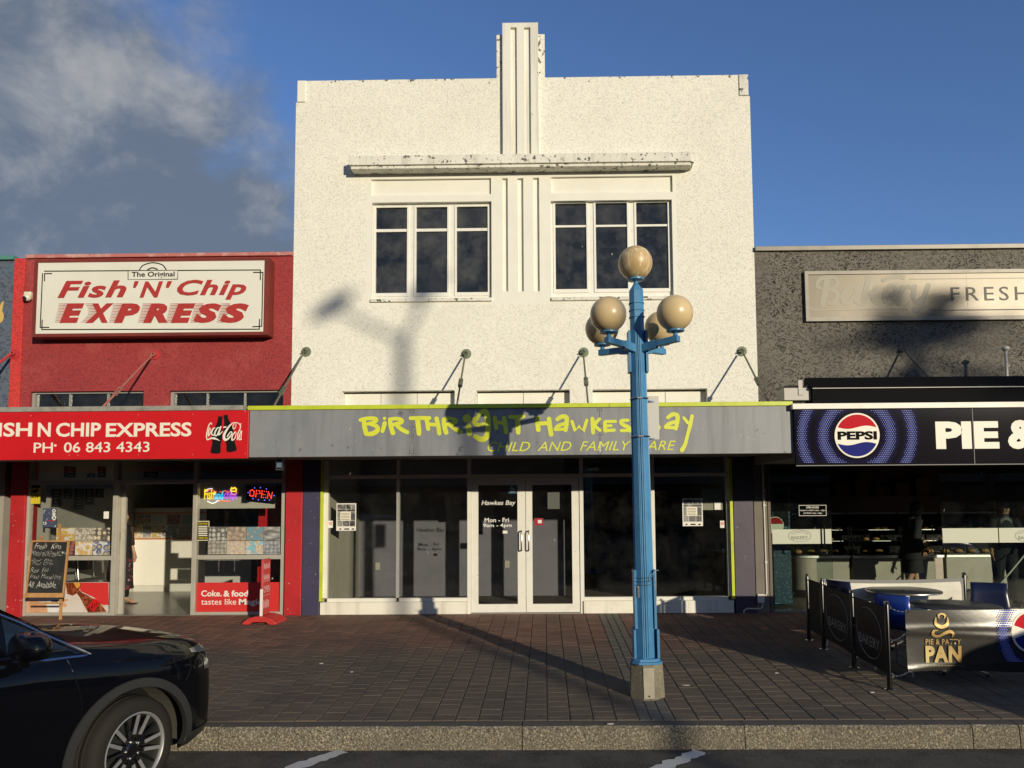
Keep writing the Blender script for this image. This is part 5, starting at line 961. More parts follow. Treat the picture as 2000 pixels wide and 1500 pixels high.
# ---- bakery front and room
gg = glassmat('green_edge_glass', (.82, .88, .85), .8, 0, .08); frost = mat('frosted_band', (.50, .53, .44), .5)
bf_ = thing('shopfront', 'frameless glass bakery front with pale frosted bands, open in the middle', 'shopfront', (6, .1, 0)); YK = .08
kz = lambda y, Y=YK: P(1750, y, Y).z
MB().box(P(1505, 1000, YK).x, 13, YK-.03, YK+.1, 2.5, 2.61).build('head_rail', blk, bf_); MB().box(P(1505, 1000, YK).x, 13, YK-.04, YK+.1, 0, .035).build('floor_track', MATS['threshold_aluminium'], bf_)
for x0, x1, nm in ((1508, 1624.5, 'sliding_door'), (1840.5, 1950, 'fixed_pane'), (1951, 2110, 'fixed_pane')):
    a, b = P(x0, 1050, YK).x, P(x1, 1050, YK).x; o = MB().box(a, b, YK, YK+.01, .036, 2.499).build(nm, gg, bf_)
    MB().box(a+.004, b-.004, YK-.0025, YK-.001, kz(1061), kz(1032.5)).build('frosted_band', frost, o)
    cxp = {1508: 1562, 1840.5: None, 1951: 2005}[x0]
    if cxp:
        yy = YK-.004; gy = mat('etched_grey', (.2, .21, .18), .6); pen = Pen((0, 0), 1, yy); pen.st(.9, *[(cxp+22*math.cos(t), 1046.5+11.5*math.sin(t)) for t in [k*math.pi/12 for k in range(25)]]); pen.build('oval', gy, o); lettering('oval_lettering', 'BAKERY', (cxp-16, 1047, cxp+16, 1053.5), yy, gy, o, 0)
        A_ = lambda u, v, cx=cxp: P(cx-18*math.cos(math.pi*(.12+.76*u))*1.0, 1046.5-(5.2+4.2*v)*math.sin(math.pi*(.12+.76*u)), yy); lettering('oval_lettering', 'PIE & PATTY PAN', None, yy, gy, o, 0, 0, 0, fix=A_)
    if nm == 'sliding_door':
        h = P(1608, 1050, YK).x; MB().tube([(h, YK-.002, kz(1068)), (h, YK-.05, kz(1066)), (h, YK-.05, kz(1027)), (h, YK-.002, kz(1025))], .013, 8).build('handle', blk, o, smooth=True)
        oh = MB(); oh.flat = True; x0_, x1_, z0_, z1_ = Rc(1560.5, 986.5, 1614, 1007.5, YK-.003); 
        for q in ((x0_, x1_, z1_-.006, z1_), (x0_, x1_, z0_, z0_+.006), (x0_, x0_+.006, z0_+.006, z1_-.006), (x1_-.006, x1_, z0_+.006, z1_-.006)): oh.box(q[0], q[1], YK-.003, YK-.002, q[2], q[3])
        oh.build('hours_border', wv, o); lettering('hours_lettering', 'OPEN HOURS', (1574.5, 989, 1599, 993), YK-.003, wv, o, .01); lettering('hours_lettering', 'MONDAY to FRIDAY 6.30am - 2.30pm', (1562.5, 995.5, 1612, 999), YK-.003, wv, o); lettering('hours_lettering', 'SATURDAY 6.30am - 2.00pm', (1569, 1000.8, 1606, 1004.4), YK-.003, wv, o)
kin = thing('bakery_interior', None, None, (7, 2, 0)); kin['kind'] = 'structure'; kin.name = 'interior_walls'
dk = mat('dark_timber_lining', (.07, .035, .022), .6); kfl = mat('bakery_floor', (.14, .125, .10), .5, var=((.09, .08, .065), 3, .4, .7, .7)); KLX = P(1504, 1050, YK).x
MB().box(KLX-.1, KLX-.002, .19, 5.6, -.05, 2.7).build('side_wall', mat('dim_olive_wall'), kin); MB().box(13, 13.1, .19, 5.6, -.05, 2.7).build('side_wall', dk, kin); MB().box(KLX, 13, 5.5, 5.6, -.05, 2.7).build('back_wall', dk, kin); MB().box(KLX-.1, 13, .185, 5.6, -.1, .004).build('floor', kfl, kin); MB().box(KLX-.1, 13, .185, 5.6, 2.62, 2.72).build('ceiling', dark_in, kin)
YC = 2.0
wcab = mat('white_cabinet', (.30, .27, .21), .4, var=((.2, .18, .14), 2.5, .45, .7, .7)); clearg = glassmat('cabinet_glass', (.85, .87, .85), 1)
pie = mat('golden_pastry', (.45, .26, .10), .6, var=((.3, .14, .05), 12, .45, .7, .7)); tray = mat('tray_steel', (.5, .5, .48), .35, .9)
def cabinet(x0, x1, lab, items):
    a, b = P(x0, 1050, YC).x, P(x1, 1050, YC).x; t = thing('display_cabinet', lab, 'display case', ((a+b)/2, YC, 0), 'bakery display cabinets'); cz = lambda y: P(1750, y, YC).z; zb, zt = cz(1084), cz(1004)
    MB().box(a+.01, b-.01, YC+.02, YC+.7, .1, zb-.05).build('lower_panel', wcab, t, bev=.006); MB().box(a, b, YC-.02, YC+.72, zb-.05, zb).build('ledge', tray, t, bev=.006); MB().box(a+.03, b-.03, YC+.06, YC+.7, .006, .1).build('plinth', blk, t)
    MB().box(a, b, YC+.66, YC+.72, zb, zt).build('back', blk, t); MB().box(a, b, YC+.15, YC+.72, zt, zt+.03).build('top', mat('cabinet_top', (.3, .29, .26), .4, .6), t); 
    mb = MB(); arc = [(YC+.0, zb), (YC+.0, zb+.3), (YC+.05, zb+.5), (YC+.16, zt)]
    for (y0, z0), (y1, z1) in zip(arc, arc[1:]): mb.q((a+.01, y0, z0), (b-.01, y0, z0), (b-.01, y1, z1), (a+.01, y1, z1))
    mb.build('curved_glass', clearg, t)
    for x in (a+.008, b-.008): MB().tube([(x, y, z) for y, z in arc], .012, 6).build('edge_post', blk, t)
    for k in range(2):
        z = zb+.24+k*.2; MB().box(a+.03, b-.03, YC+.14+.04*k, YC+.62, z, z+.012).build('shelf', tray, t)
        rg = random.Random(x0+k); x = a+.1
        while x < b-.1:
            if rg.random() < .8: MB().ell((x, YC+.3+rg.uniform(-.05, .05), z+.035), (rg.uniform(.05, .08), .06, .03), 10, 6).build('pastry', pie, t, smooth='full')
            x += rg.uniform(.13, .2)
    x = a+.14; MB().box(a+.06, b-.06, YC+.12, YC+.6, zb+.002, zb+.02).build('tray', blk, t)
    while x < b-.1: MB().ell((x, YC+.3, zb+.05), (.09, .08, .04), 10, 6).build('pastry', pie, t, smooth='full'); x += .24
cabinet(1663, 1759, 'curved glass bakery cabinet left of the person in black', 5); cabinet(1762, 1842, 'curved glass bakery cabinet behind the person in black', 4); cabinet(1552, 1659, 'bakery cabinet seen through the left glass door', 3); cabinet(1846, 1975, 'bakery cabinet seen through the right glass pane', 3)
ms = thing('menu_shelf', 'wall shelf with boxes at the back of the bakery', 'shelf', (6.6, 5.2, 1.5)); MB().box(6, 9, 5.2, 5.5, 1.75, 1.79).build('shelf', dk, ms)
for k in range(6): MB().box(6.1+k*.45, 6.4+k*.45, 5.22, 5.48, 1.791, 1.791+.2+.1*(k % 3)).build('carton', mat('kraft_carton', (.2, .13, .07), .8), ms)
fr2 = thing('drinks_fridge', 'blue dotted drinks fridge just inside the left bakery door', 'fridge', (3.9, .8, 0)); a, b = P(1508, 1100, .7).x+.02, P(1546, 1100, .7).x; MB().box(a, b, .7, 1.3, .03, 1.95).build('cabinet', mat('fridge_blue', (.02, .045, .08), .3, var=((.12, .3, .45), 30, .56, .62, .9)), fr2, bev=.01); MB().box(a+.03, b-.03, .69, .699, 1.3, 1.9).build('door_glass', MATS['oven_glass'], fr2)
disc(1514, 1026, 17, .688, cream, fr2, 'round_badge'); disc(1514, 1026, 15.5, .686, mat('badge_red'), fr2, 'badge_top', 10, 170)

# ================================================================== pavement cafe
steel = mat('barrier_post_steel', (.07, .07, .07), .25, 1.0); chromem = mat('chrome', (.75, .74, .7), .12, 1)
PX = [G(1580, 1252), G(1609, 1270), G(1668, 1307), G(1740, 1350)]; tops = [1121, 1130, 1153, 1175]; bx_ = sum(p.x for p in PX)/4; posts = []
lab = ['barrier post nearest the shopfront at the left rear cafe corner', 'barrier post second from the shopfront in the left cafe row', 'barrier post third from the shopfront in the left cafe row', 'barrier post nearest the street at the front left cafe corner']
def bpost(x, y, h, label):
    z = fz(y)+FT; t = thing('barrier_post', label, 'barrier post', (x, y, z), 'steel posts of the cafe barrier')
    MB().lathe([(.03, 0), (.03, .02), (.0235, .025), (.0235, h-.012), (.02, h)], (x, y, z), 14).build('pole', steel, t, smooth=True); MB().lathe([(.024, h-.03), (.0245, h-.02), (.0245, h-.004), (.015, h+.003)], (x, y, z), 14).build('cap', chromem, t, smooth=True); MB().lathe([(.055, 0), (.055, .006), (.03, .012)], (x, y, z), 16).build('foot', chromem, t)
    for f in (.93, .55, .16): MB().tube([(x+math.cos(a)*.018+.03, y, z+h*f+math.sin(a)*.018) for a in [k*math.pi/4 for k in range(8)]], .004, 5, closed=True).build('ring', chromem, t)
    return (x, y, z, h)
for p, ty, lb in zip(PX, tops, lab): h = P(1600, ty, p.y).z-fz(p.y)-FT; posts.append(bpost(bx_, p.y, h, lb))
rp = G(1890, 1254); rp.y = PX[0].y; rp.x = P(1883, 1130, rp.y).x; posts.append(bpost(rp.x, rp.y, .84, 'barrier post at the right end of the pale rear banner')); posts.append(bpost(P(2090, 1300, PX[3].y).x, PX[3].y, posts[3][3], 'barrier post at the street side beyond the right picture edge'))
vin = mat('black_banner_vinyl', (.014, .014, .015), .45, spec=.15, bump=(4, .15, .02)); oval = mat('grey_banner_print', (.28, .285, .29), .5)
def side_banner(i, label, word):
    a, b = posts[i], posts[i+1]; y0, y1 = a[1]-.05, b[1]+.05; x = bx_; z0 = a[2]; zt0, zt1 = a[2]+a[3]*.93, b[2]+b[3]*.93; zb0, zb1 = a[2]+a[3]*.17, b[2]+b[3]*.17
    t = thing('side_banner', label, 'banner', (x, (y0+y1)/2, zb0), 'black side banners of the cafe barrier'); f = lambda u, v, o_=0: Vector((x+o_+.012*math.sin(u*math.pi)*math.sin(v*3+i), y0+(y1-y0)*u, (zb0+(zb1-zb0)*u)*(1-v)+(zt0+(zt1-zt0)*u)*v))
    mb = MB(); mb.flat = True; n = 10
    for o_ in (-.0015, .0015):
        for j in range(n):
            for k in range(n): mb.q(f(j/n, k/n, o_), f((j+1)/n, k/n, o_), f((j+1)/n, (k+1)/n, o_), f(j/n, (k+1)/n, o_))
    mb.build('sheet', vin, t, smooth='full')
    mb = MB()
    for u, v in ((.0, .97), (.0, .5), (.0, .05), (1, .97), (1, .5), (1, .05)): p = f(u, v); q = Vector((x, a[1] if u == 0 else b[1], p.z+.01)); mb.tube([p, q], .006, 5)
    mb.build('strap', hand, t)
    if word:
        mb = MB(); K = 36
        for r_ in (.0,):
            pts = [f(.5+.40*math.cos(k*2*math.pi/K), .5+.40*math.sin(k*2*math.pi/K), -.0045) for k in range(K)]; mb.tube(pts, .0035, 4, closed=True)
        mb.build('oval', oval, t); lettering('bakery_lettering', 'BAKERY', None, 0, oval, t, 0, 0, 0, fix=lambda u, v: f(.17+.66*u, .29+.16*v, -.006))
        lettering('arc_lettering', 'PIE & PATTY PAN', None, 0, mat('dim_banner_print', (.06, .06, .062), .5), t, 0, 0, 0, fix=lambda u, v: f(.5-.31*math.cos(math.pi*(.08+.84*u)), .52+(.18+.10*v)*math.sin(math.pi*(.08+.84*u)), -.005))
side_banner(0, 'plain narrow black banner at the rear of the left cafe barrier', False); side_banner(1, 'black BAKERY banner in the middle of the left cafe barrier', True); side_banner(2, 'black BAKERY banner nearest the street on the left cafe barrier', True)
# rear banner, pale side towards the street
YR = posts[0][1]; a, b, c, d = Rc(1604, 1131, 1889, 1215, YR); rbn = thing('rear_banner', 'pale creased banner with grey hem along the rear of the cafe', 'banner', (5, YR, 0)); b = posts[4][0]-.05
pale_b = mat('pale_banner_cloth', (.72, .69, .58), .6, bump=(5, .3, .02), var=((.58, .55, .46), 3, .45, .7, .7)); world_coord(pale_b); hem = mat('grey_hem', (.20, .20, .195), .6)
mb = MB(); mb.flat = True; n = 24; ff_ = lambda u, v: Vector((a+(b-a)*u, YR-.01+.018*math.sin(u*9+v*2)*math.sin(v*3.1), c-.05+(d-c-.03+.05)*v-.02*math.sin(u*math.pi)*v))
for j in range(n):
    for k in range(5): mb.q(ff_(j/n, k/5), ff_((j+1)/n, k/5), ff_((j+1)/n, (k+1)/5), ff_(j/n, (k+1)/5))
mb.build('cloth', pale_b, rbn, smooth='full'); mb = MB()
for j in range(n): u, w_ = j/n, (j+1)/n; mb.q(ff_(u, 1)+Vector((0, -.002, -.004)), ff_(w_, 1)+Vector((0, -.002, -.004)), ff_(w_, 1)+Vector((0, -.002, .04)), ff_(u, 1)+Vector((0, -.002, .04)))
mb.q(ff_(1, 0)+Vector((-.004, -.003, 0)), ff_(1, 0)+Vector((.04, -.003, 0)), ff_(1, 1)+Vector((.04, -.003, .04)), ff_(1, 1)+Vector((-.004, -.003, .04))); mb.build('hem', hem, rbn)
for x_, z_ in ((b+.03, d-.0), (b+.02, c+.25)): MB().tube([(x_-.01, YR-.012, z_), (posts[4][0], YR, z_+.02)], .005, 5).build('tie', chromem, rbn)
# front banner: glossy black, pulled into creases by its eyelets
YF = PX[3].y-.0; x0, x1, z0, z1 = Rc(1770, 1190.5, 2082, 1311, YF); fb = thing('front_banner', 'glossy creased black banner with gold lettering at the front of the cafe', 'banner', ((x0+x1)/2, YF, z0))
gloss = mat('glossy_black_vinyl', (.020, .018, .016), .30, bump=(2.2, .12, .03), coat=0, spec=.8, var=((.045, .04, .032), 1.5, .4, .7, .8)); world_coord(gloss)
def fbf(u, v, o_=0):
    cr = 0
    for uc, vc, sl in ((0, .64, -.05), (0, .70, .02), (0, .03, .10)):
        dv = v-(vc+sl*u*2.2); cr += .006*math.exp(-(dv/.05)**2)*math.exp(-u*1.2)
    return Vector((x0+(x1-x0)*u, YF-.01-cr+.012*math.sin(u*5+v*2.5)-.02*math.sin(v*math.pi)*math.sin(u*math.pi)-o_, z0+(z1-z0)*v+.01*math.sin(u*math.pi*2)*(1-v)))
mb = MB(); mb.flat = True; n, k_ = 64, 64
for j in range(n):
    for k in range(k_): mb.q(fbf(j/n, k/k_), fbf((j+1)/n, k/k_), fbf((j+1)/n, (k+1)/k_), fbf(j/n, (k+1)/k_))
bm_ = mb.build('sheet', gloss, fb, smooth='full'); b_ = bmesh.new(); b_.from_mesh(bm_.data); bmesh.ops.remove_doubles(b_, verts=b_.verts, dist=1e-4); b_.to_mesh(bm_.data); b_.free()
gold = mat('gold_print', (.55, .36, .13), .35, .4, var=((.72, .58, .28), 2.5, .45, .6, .8)); world_coord(gold)
def fpx(px, py): q = P(px, py, YF); return (q.x-x0)/(x1-x0), (q.z-z0)/(z1-z0)
def flet(name, s_, px, bold, mt=gold, sp_=1):
    (ua, va), (ub, vb) = fpx(px[0], px[3]), fpx(px[2], px[1]); lettering(name, s_, None, YF, mt, fb, bold, 0, 0, fix=lambda u, v: fbf(ua+(ub-ua)*u, va+(vb-va)*v, .013), space=sp_)
flet('gold_lettering', 'PIE & PATTY', (1806.5, 1248, 1872.5, 1259), .008, sp_=1.12); flet('gold_lettering', 'PAN', (1807, 1261, 1874, 1295), .05, sp_=1.15); 
mb = MB(); mb.flat = True; rg = random.Random(9); xx = 1792
while xx < 1880: w__ = rg.uniform(2, 6); mb.q(*[fbf(*fpx(a_, b_), .004) for a_, b_ in ((xx, 1302.4), (xx+w__, 1302.4), (xx+w__, 1300.6), (xx, 1300.6))]); xx += w__+1.2
mb.build('small_print', mat('dim_gold', (.25, .2, .1), .5), fb)
mb = MB(); mb.flat = True; kk = (CAM_D+YF)/FOC
def fst(w, *pts):
    mb.ribbon([(1520+x/4.1667, 1080+y/4.1667) for x, y in pts], [a_/4.1667 for a_ in w], 0, fix=lambda px, py: fbf(*fpx(px, py), .012))
fst([4, 26, 28, 26, 4], (1272, 520), (1272, 575), (1318, 600), (1362, 575), (1365, 522)); fst([3, 16, 14, 16, 3], (1300, 532), (1292, 505), (1318, 492), (1345, 505), (1338, 530)); fst([4, 18, 24, 20, 24, 26, 18, 4], (1288, 628), (1255, 632), (1250, 665), (1290, 678), (1335, 655), (1380, 636), (1408, 655), (1400, 684)); mb.build('gold_emblem', gold, fb)
pu, pv = 2010, 1232
def fdisc(r, o_, mt, nm, a0=0, a1=360):
    pts = [fbf(*fpx(pu+r*math.cos(math.radians(t)), pv-r*math.sin(math.radians(t))), o_) for t in [a0+(a1-a0)*k/40 for k in range(41 if a1-a0 < 360 else 40)]]; m_ = MB(); c_ = fbf(*fpx(pu, pv), o_); 
    for i in range(len(pts)-(1 if a1-a0 < 360 else 0)): m_.q(c_, pts[i], pts[(i+1) % len(pts)])
    m_.build(nm, mt, fb)
fdisc(40, .004, cream, 'badge'); fdisc(36, .006, mat('badge_red'), 'red_wave', 20, 160); fdisc(36, .006, mat('badge_blue'), 'blue_wave', 200, 340)
md = [MB(), MB()]
for j in range(-16, 17):
    for i in range(-22, 10):
        x = (i+(j % 2)*.5)*4.6; y = j*4; rr = math.hypot(x, y*.8); s_ = 1-abs(rr-56)/17
        if s_ < .15 or abs(y) > 58 or pu+x > 2075: continue
        c_ = fpx(pu+x, pv+y)
        if not .01 < c_[1] < .99: continue
        m_ = md[1 if s_ > .5 else 0]; q = len(m_.v); rad = .0108*min(1, .4+s_*.7); c3 = fbf(*c_, .004); m_.v += [c3+Vector((math.cos(t)*rad, 0, math.sin(t)*rad)) for t in [w_*math.pi/3 for w_ in range(6)]]; m_.f.append(tuple(range(q, q+6))); m_.m.append(0)
for m_, mt in zip(md, ('dot_deep_blue', 'dot_lilac_blue')): m_.build('halftone_dots', mat(mt), fb)['kind'] = 'stuff'
for v in (.02, .66, .98):
    e_ = fbf(.012, v, .003); MB().tube([e_+Vector((math.cos(a)*.014, 0, math.sin(a)*.014)) for a in [k*math.pi/5 for k in range(10)]], .004, 5, closed=True).build('eyelet', chromem, fb); q = Vector((posts[3][0]+.03, posts[3][1], posts[3][2]+posts[3][3]*(.93, .55, .16)[(.98, .66, .02).index(v)]))
    K = 9; mb = MB()
    for k in range(K):
        c_ = e_.lerp(q, (k+.5)/K)-Vector((0, 0, .02*math.sin(math.pi*(k+.5)/K))); d_ = (q-e_).normalized()*.012; s_ = Vector((0, .005, 0)) if k % 2 else Vector((0, 0, .005)); mb.tube([c_-d_, c_-d_*.5+s_, c_+d_*.5+s_, c_+d_, c_+d_*.5-s_, c_-d_*.5-s_], .0022, 4, closed=True)
    mb.build('chain', hand, fb)
# tables and chairs
tabtop = mat('smoked_table_top', (.05, .052, .05), .35, spec=.3, var=((.10, .105, .10), 2, .4, .7, .6)); rim = mat('table_rim', (.4, .4, .38), .35, .9)
def table(px, py, Y, r, label):
    p = P(px, py, Y); z = fz(Y)+FT; h = p.z-z; t = thing('cafe_table', label, 'table', (p.x, Y, z), 'round cafe tables'); c_ = (p.x, Y, z)
    MB().lathe([(r-.008, h-.022), (r, h-.015), (r, h-.004), (r-.006, h)], c_, 40).build('table_top', tabtop, t, smooth=True); MB().lathe([(r+.006, h-.02), (r+.008, h-.012), (r+.006, h-.003)], c_, 40).build('rim', rim, t, smooth=True); MB().lathe([(.03, .03), (.03, h-.024)], c_, 12).build('column', rim, t, smooth=True); MB().lathe([(.018, h), (.02, h+.004), (.01, h+.006)], c_, 10).build('centre_cap', chromem, t)
    for k in range(4):
        a_ = k*math.pi/2+.6; e_ = Vector((p.x+.3*math.cos(a_), Y+.3*math.sin(a_), z+.02)); MB().bar((p.x, Y, z+.06), e_, .035, .025).build('foot', rim, t); MB().lathe([(.02, -.02), (.02, 0)], e_, 8).build('glide', blk, t)
table(1764, 1152, -2.3, .425, 'round dark cafe table nearer the bakery, left of the pair'); table(1866, 1181, -3.45, .435, 'round glossy cafe table behind the gold-lettered banner')
bluep = mat('blue_plastic', (.012, .045, .30), .3); navyp = mat('navy_plastic', (.010, .014, .045), .3); alul = mat('satin_leg', (.45, .45, .44), .4, .7)
def chair(x, y, rz, mt, label):
    z = fz(y)+FT; t = thing('cafe_chair', label, 'chair', (x, y, z), 'plastic cafe chairs'); ORG[t] = Vector((0, 0, 0)); t.rotation_euler.z = rz
    prof = [(-.21, .44), (-.17, .455), (0, .445), (.14, .45), (.19, .48), (.215, .56), (.235, .68), (.26, .82)]; mb = MB(); mb.flat = True; n = 8
    def sf_(i, k, o_=0): u = -1+2*k/n; y_, z_ = prof[i]; w_ = .205-.02*(i > 5); dip = .018*(u*u) if i < 4 else 0; return Vector((u*w_, y_-(.03*u*u if i >= 4 else 0)+o_, z_+dip+(o_ if i < 4 else 0)))
    for i in range(len(prof)-1):
        for k in range(n): mb.q(sf_(i, k), sf_(i, k+1), sf_(i+1, k+1), sf_(i+1, k))
    o = mb.build('shell', mt, t, local=True, smooth='full'); b_ = bmesh.new(); b_.from_mesh(o.data); bmesh.ops.remove_doubles(b_, verts=b_.verts, dist=1e-4); b_.to_mesh(o.data); b_.free(); so = o.modifiers.new('thickness', 'SOLIDIFY'); so.thickness = .008
    for sx_ in (-1, 1):
        for y0_, y1_ in ((-.16, -.21), (.15, .24)): MB().tube([(sx_*.17, y0_, .435), (sx_*.2, y1_, 0)], .012, 8).build('leg', alul, t, local=True, smooth=True)
    MB().tube([(-.17, -.1, .43), (.17, -.1, .43)], .01, 6).build('seat_rail', alul, t, local=True)
chair(3.86, -3.42, math.radians(128), bluep, 'bright blue plastic cafe chair behind the street-side BAKERY banner'); chair(3.76, -2.35, math.radians(115), navyp, 'dark cafe chair behind the middle BAKERY banner'); chair(5.15, -2.85, math.radians(-25), navyp, 'navy cafe chair behind the glossy table'); chair(5.65, -3.2, math.radians(-85), navyp, 'navy cafe chair at the right picture edge'); chair(5.0, -1.5, math.radians(20), navyp, 'dark cafe chair by the right bakery pane') if False else None
# ================================================================== street lamp
blue = mat('lamp_blue_paint', (.075, .25, .45), .38, bump=(20, .08, .002), var=[((.045, .17, .36), 5, .45, .7, .7), ((.12, .32, .52), 9, .6, .75, .5)], streak=((.04, .15, .31), 10, .5, .72, .5))
agg = mat('lamp_base_concrete', (.20, .175, .12), .9, bump=(70, .8, .012), var=[((.36, .32, .23), 60, .5, .62, .8), ((.11, .095, .065), 3, .45, .7, .6)]); smoothc = mat('lamp_base_smooth_face', (.22, .20, .16), .7, bump=(20, .3, .006), var=((.14, .125, .10), 4, .4, .7, .8))
LY = -4.30; lb_ = P(1264, 1360, LY); LXc = lb_.x; lz0 = fz(LY)+FT
lamp = thing('street_lamp', 'blue fluted street lamp with five cream globes on a concrete base', 'street lamp', (LXc, LY, lz0)); ORG[lamp] = Vector((0, 0, 0))
lz = lambda y: P(1255, y, LY).z-lz0
PXM = FOC/(CAM_D+LY); w_ = lambda px: px/PXM
def octo(w, c=.29): h = w/2; k = w*c; return [(-h, -h+k), (-h+k, -h), (h-k, -h), (h, -h+k), (h, h-k), (h-k, h), (-h+k, h), (-h, h-k)]
MB().zprism(octo(w_(65), .33), -.03, lz(1293), octo(w_(59), .33)).build('concrete_base', [agg], lamp, local=True, bev=.004)
fw0, fw1, zt_l = w_(65), w_(59), lz(1294)
mb = MB(); mb.prism([(-w_(10), .012), (w_(10), .012), (w_(10), zt_l-.02), (-w_(10), zt_l-.02)], 0, -.004)
plate_m = mat('worn_aluminium_plate', (.52, .49, .40), .38, .8, bump=(14, .25, .004), var=((.40, .37, .3), 8, .45, .7, .7))
for v in mb.v: v.y += -fw0/2-.002+(fw0-fw1)/2*(v.z/zt_l)
mb.build('access_plate', plate_m, lamp, local=True); MB().lathe([(.009, 0), (.007, -.006), (.002, -.008)], (0, -fw0/2-.008, .035), 8, 'y').build('bolt', blk, lamp, local=True)
# stepped plinth and fluted shaft; each face carries fins and ribs
mb = MB()
mb.zprism(octo(w_(57), .2), lz(1293), lz(1288.5)).zprism(octo(w_(50), .2), lz(1288.5)+.0005, lz(1283), octo(w_(46), .2))
mb.build('plinth', blue, lamp, local=True, bev=.004)
yb, yt = 1283, 600; w0, w1 = w_(35), w_(26.5)
MB().zprism(octo(w0), lz(yb), lz(620), octo(w1)).build('shaft', blue, lamp, local=True, bev=.003)
def rot4(fn):
    for k in range(4): yield Matrix.Rotation(k*math.pi/2, 4, 'Z')
def wat(z): return w0+(w1-w0)*((z-lz(yb))/(lz(620)-lz(yb)))
for M in rot4(None):
    mb = MB(); za, zb_ = lz(yb)+.01, lz(645)
    for dx, ww, pr in ((-.0205, .012, .006), (0, .012, .011), (.0205, .012, .006)):
        n = len(mb.v); 
        for z in (za, zb_): h = wat(z)/2; s_ = wat(z)/w0; mb.v += [Vector((x*s_, y, z)) for x, y in ((dx-ww/2, -h+.01), (dx-ww/2+.002, -h-pr), (dx+ww/2-.002, -h-pr), (dx+ww/2, -h+.01))]
        mb.f += [tuple(n+i for i in f) for f in ((0, 1, 2, 3), (7, 6, 5, 4), (0, 4, 5, 1), (1, 5, 6, 2), (2, 6, 7, 3), (3, 7, 4, 0))]; mb.m += [0]*6
    for v in mb.v: v.xyz = M @ v
    mb.build('flute_rib', blue, lamp, local=True)
# corner fins: tall sleeve, short skirt
def fins(z0, z1, wa, wb, name):
    for sx_ in (-1, 1):
        mb = MB(); 
        for sy in (-1, 1): mb.box(sx_*wa/2-.012, sx_*wa/2+.012, sy*wb/2-.014*sy, sy*wb*.22, z0, z1)
        mb.box(sx_*wa/2-.011, sx_*wa/2+.011, -wb*.215, wb*.215, z0, z1-.004); mb.build(name, blue, lamp, local=True, bev=.002)
fins(lz(1283)+.002, lz(1227), w_(44), w_(40), 'skirt_fin'); fins(lz(1226), lz(1112), w_(37), w_(34), 'sleeve_fin'); fins(lz(728), lz(647), w_(34), w_(30), 'bracket_fin')
cap = MB()
for y in (620, 607, 593): cap.zprism(octo(w_(30)), lz(y)-.006, lz(y)+.006)
cap.zprism(octo(w_(27)), lz(620)+.0065, lz(607)-.0065).zprism(octo(w_(27)), lz(607)+.0065, lz(593)-.0065).zprism(octo(w_(27)), lz(593)+.0065, lz(568)).zprism(octo(w_(27)), lz(568)+.0002, lz(556), octo(w_(11)))
cap.build('head', blue, lamp, local=True, bev=.002)
glob = mat('aged_cream_globe', (.66, .50, .27), .30, var=((.60, .44, .22), 4, .45, .7, .6), spots=((.2, .13, .06), 24, .76)); globs = mat('stained_globe', (.58, .42, .21), .4, var=((.48, .32, .14), 5, .4, .65, .8), streak=((.78, .66, .42), 26, .5, .62, .9), spots=((.12, .08, .04), 17, .74))
GRd = w_(34)
def holder(c, r, gm, par=lamp):
    x, y, z = c; stem = MB().lathe([(.03, 0), (.026, .007), (.02, .017), (.022, .028), (.036, .037), (.062, .042), (.085, .045), (.086, .059), (.07, .064), (.05, .066)], c, 20).build('globe_holder', blue, par, local=True, smooth=True)
    MB().sphere((x, y, z+.058+r*.95), r, 32, 20).build('globe', gm, stem, local=True, smooth='full')
holder((0, 0, lz(556)), GRd, globs)
zarm = P(1240, 676, LY).z-lz0; RAD = .43
for k, (ax, ay) in enumerate(((-.31, -.30), (.325, -.30), (-.325, .29), (.29, .30))):
    e_ = Vector((ax, ay, zarm)); u_ = Vector((ax, ay, 0)).normalized(); mb = MB().bar(u_*.04+Vector((0, 0, zarm-.035)), e_*.5+Vector((0, 0, zarm*.5-.012)), .06, .08).bar(e_*.5+Vector((0, 0, zarm*.5-.012)), e_+u_*.035, .060, .060)
    arm = mb.build('arm', blue, lamp, local=True, bev=.004); holder((ax, ay, zarm+.026), w_(34.5), glob, arm)
lamp.rotation_euler.y = math.radians(-.6)
# straps, number, sign plate, old wire
strapm = mat('steel_strap', (.65, .64, .6), .25, 1)
for y in (779, 853):
    z = lz(y); h = wat(z)/2+.013; MB().tube([(-h, -h*.5, z), (-h*.5, -h, z), (h*.5, -h, z), (h, -h*.5, z), (h, h*.6, z), (-h, h*.6, z)], .006, 6, closed=True).build('strap', strapm, lamp, local=True); MB().box(-.03, .02, -h-.012, -h-.002, z-.008, z+.008).build('buckle', strapm, lamp, local=True, bev=.002)
sp_ = thing('sign_plate', 'blank grey back of a traffic sign strapped behind the blue lamp', 'sign', (LXc+.12, LY+.14, lz0+lz(860))); a, b, c, d = Rc(1262, 774, 1287, 858.5, LY+.16)
MB().box(a-.08, b, LY+.155, LY+.158, c, d).build('plate', mat('grey_sign_back', (.45, .45, .42), .5, .3), sp_, bev=.0014)
for y in (779, 853): z = P(1262, y, LY).z; MB().bar((LXc+.06, LY+.10, z), (b-.05, LY+.153, z-.01), .008, .012).build('bracket', strapm, sp_)
mb = MB()
for k in range(3): z = lz(1126+k*7); h = wat(z)/2+.026; mb.tube([(-w_(17), -h+.02, z), (-w_(8), -h, z), (w_(8), -h, z), (w_(17), -h+.02, z+.004)], .0035, 5)
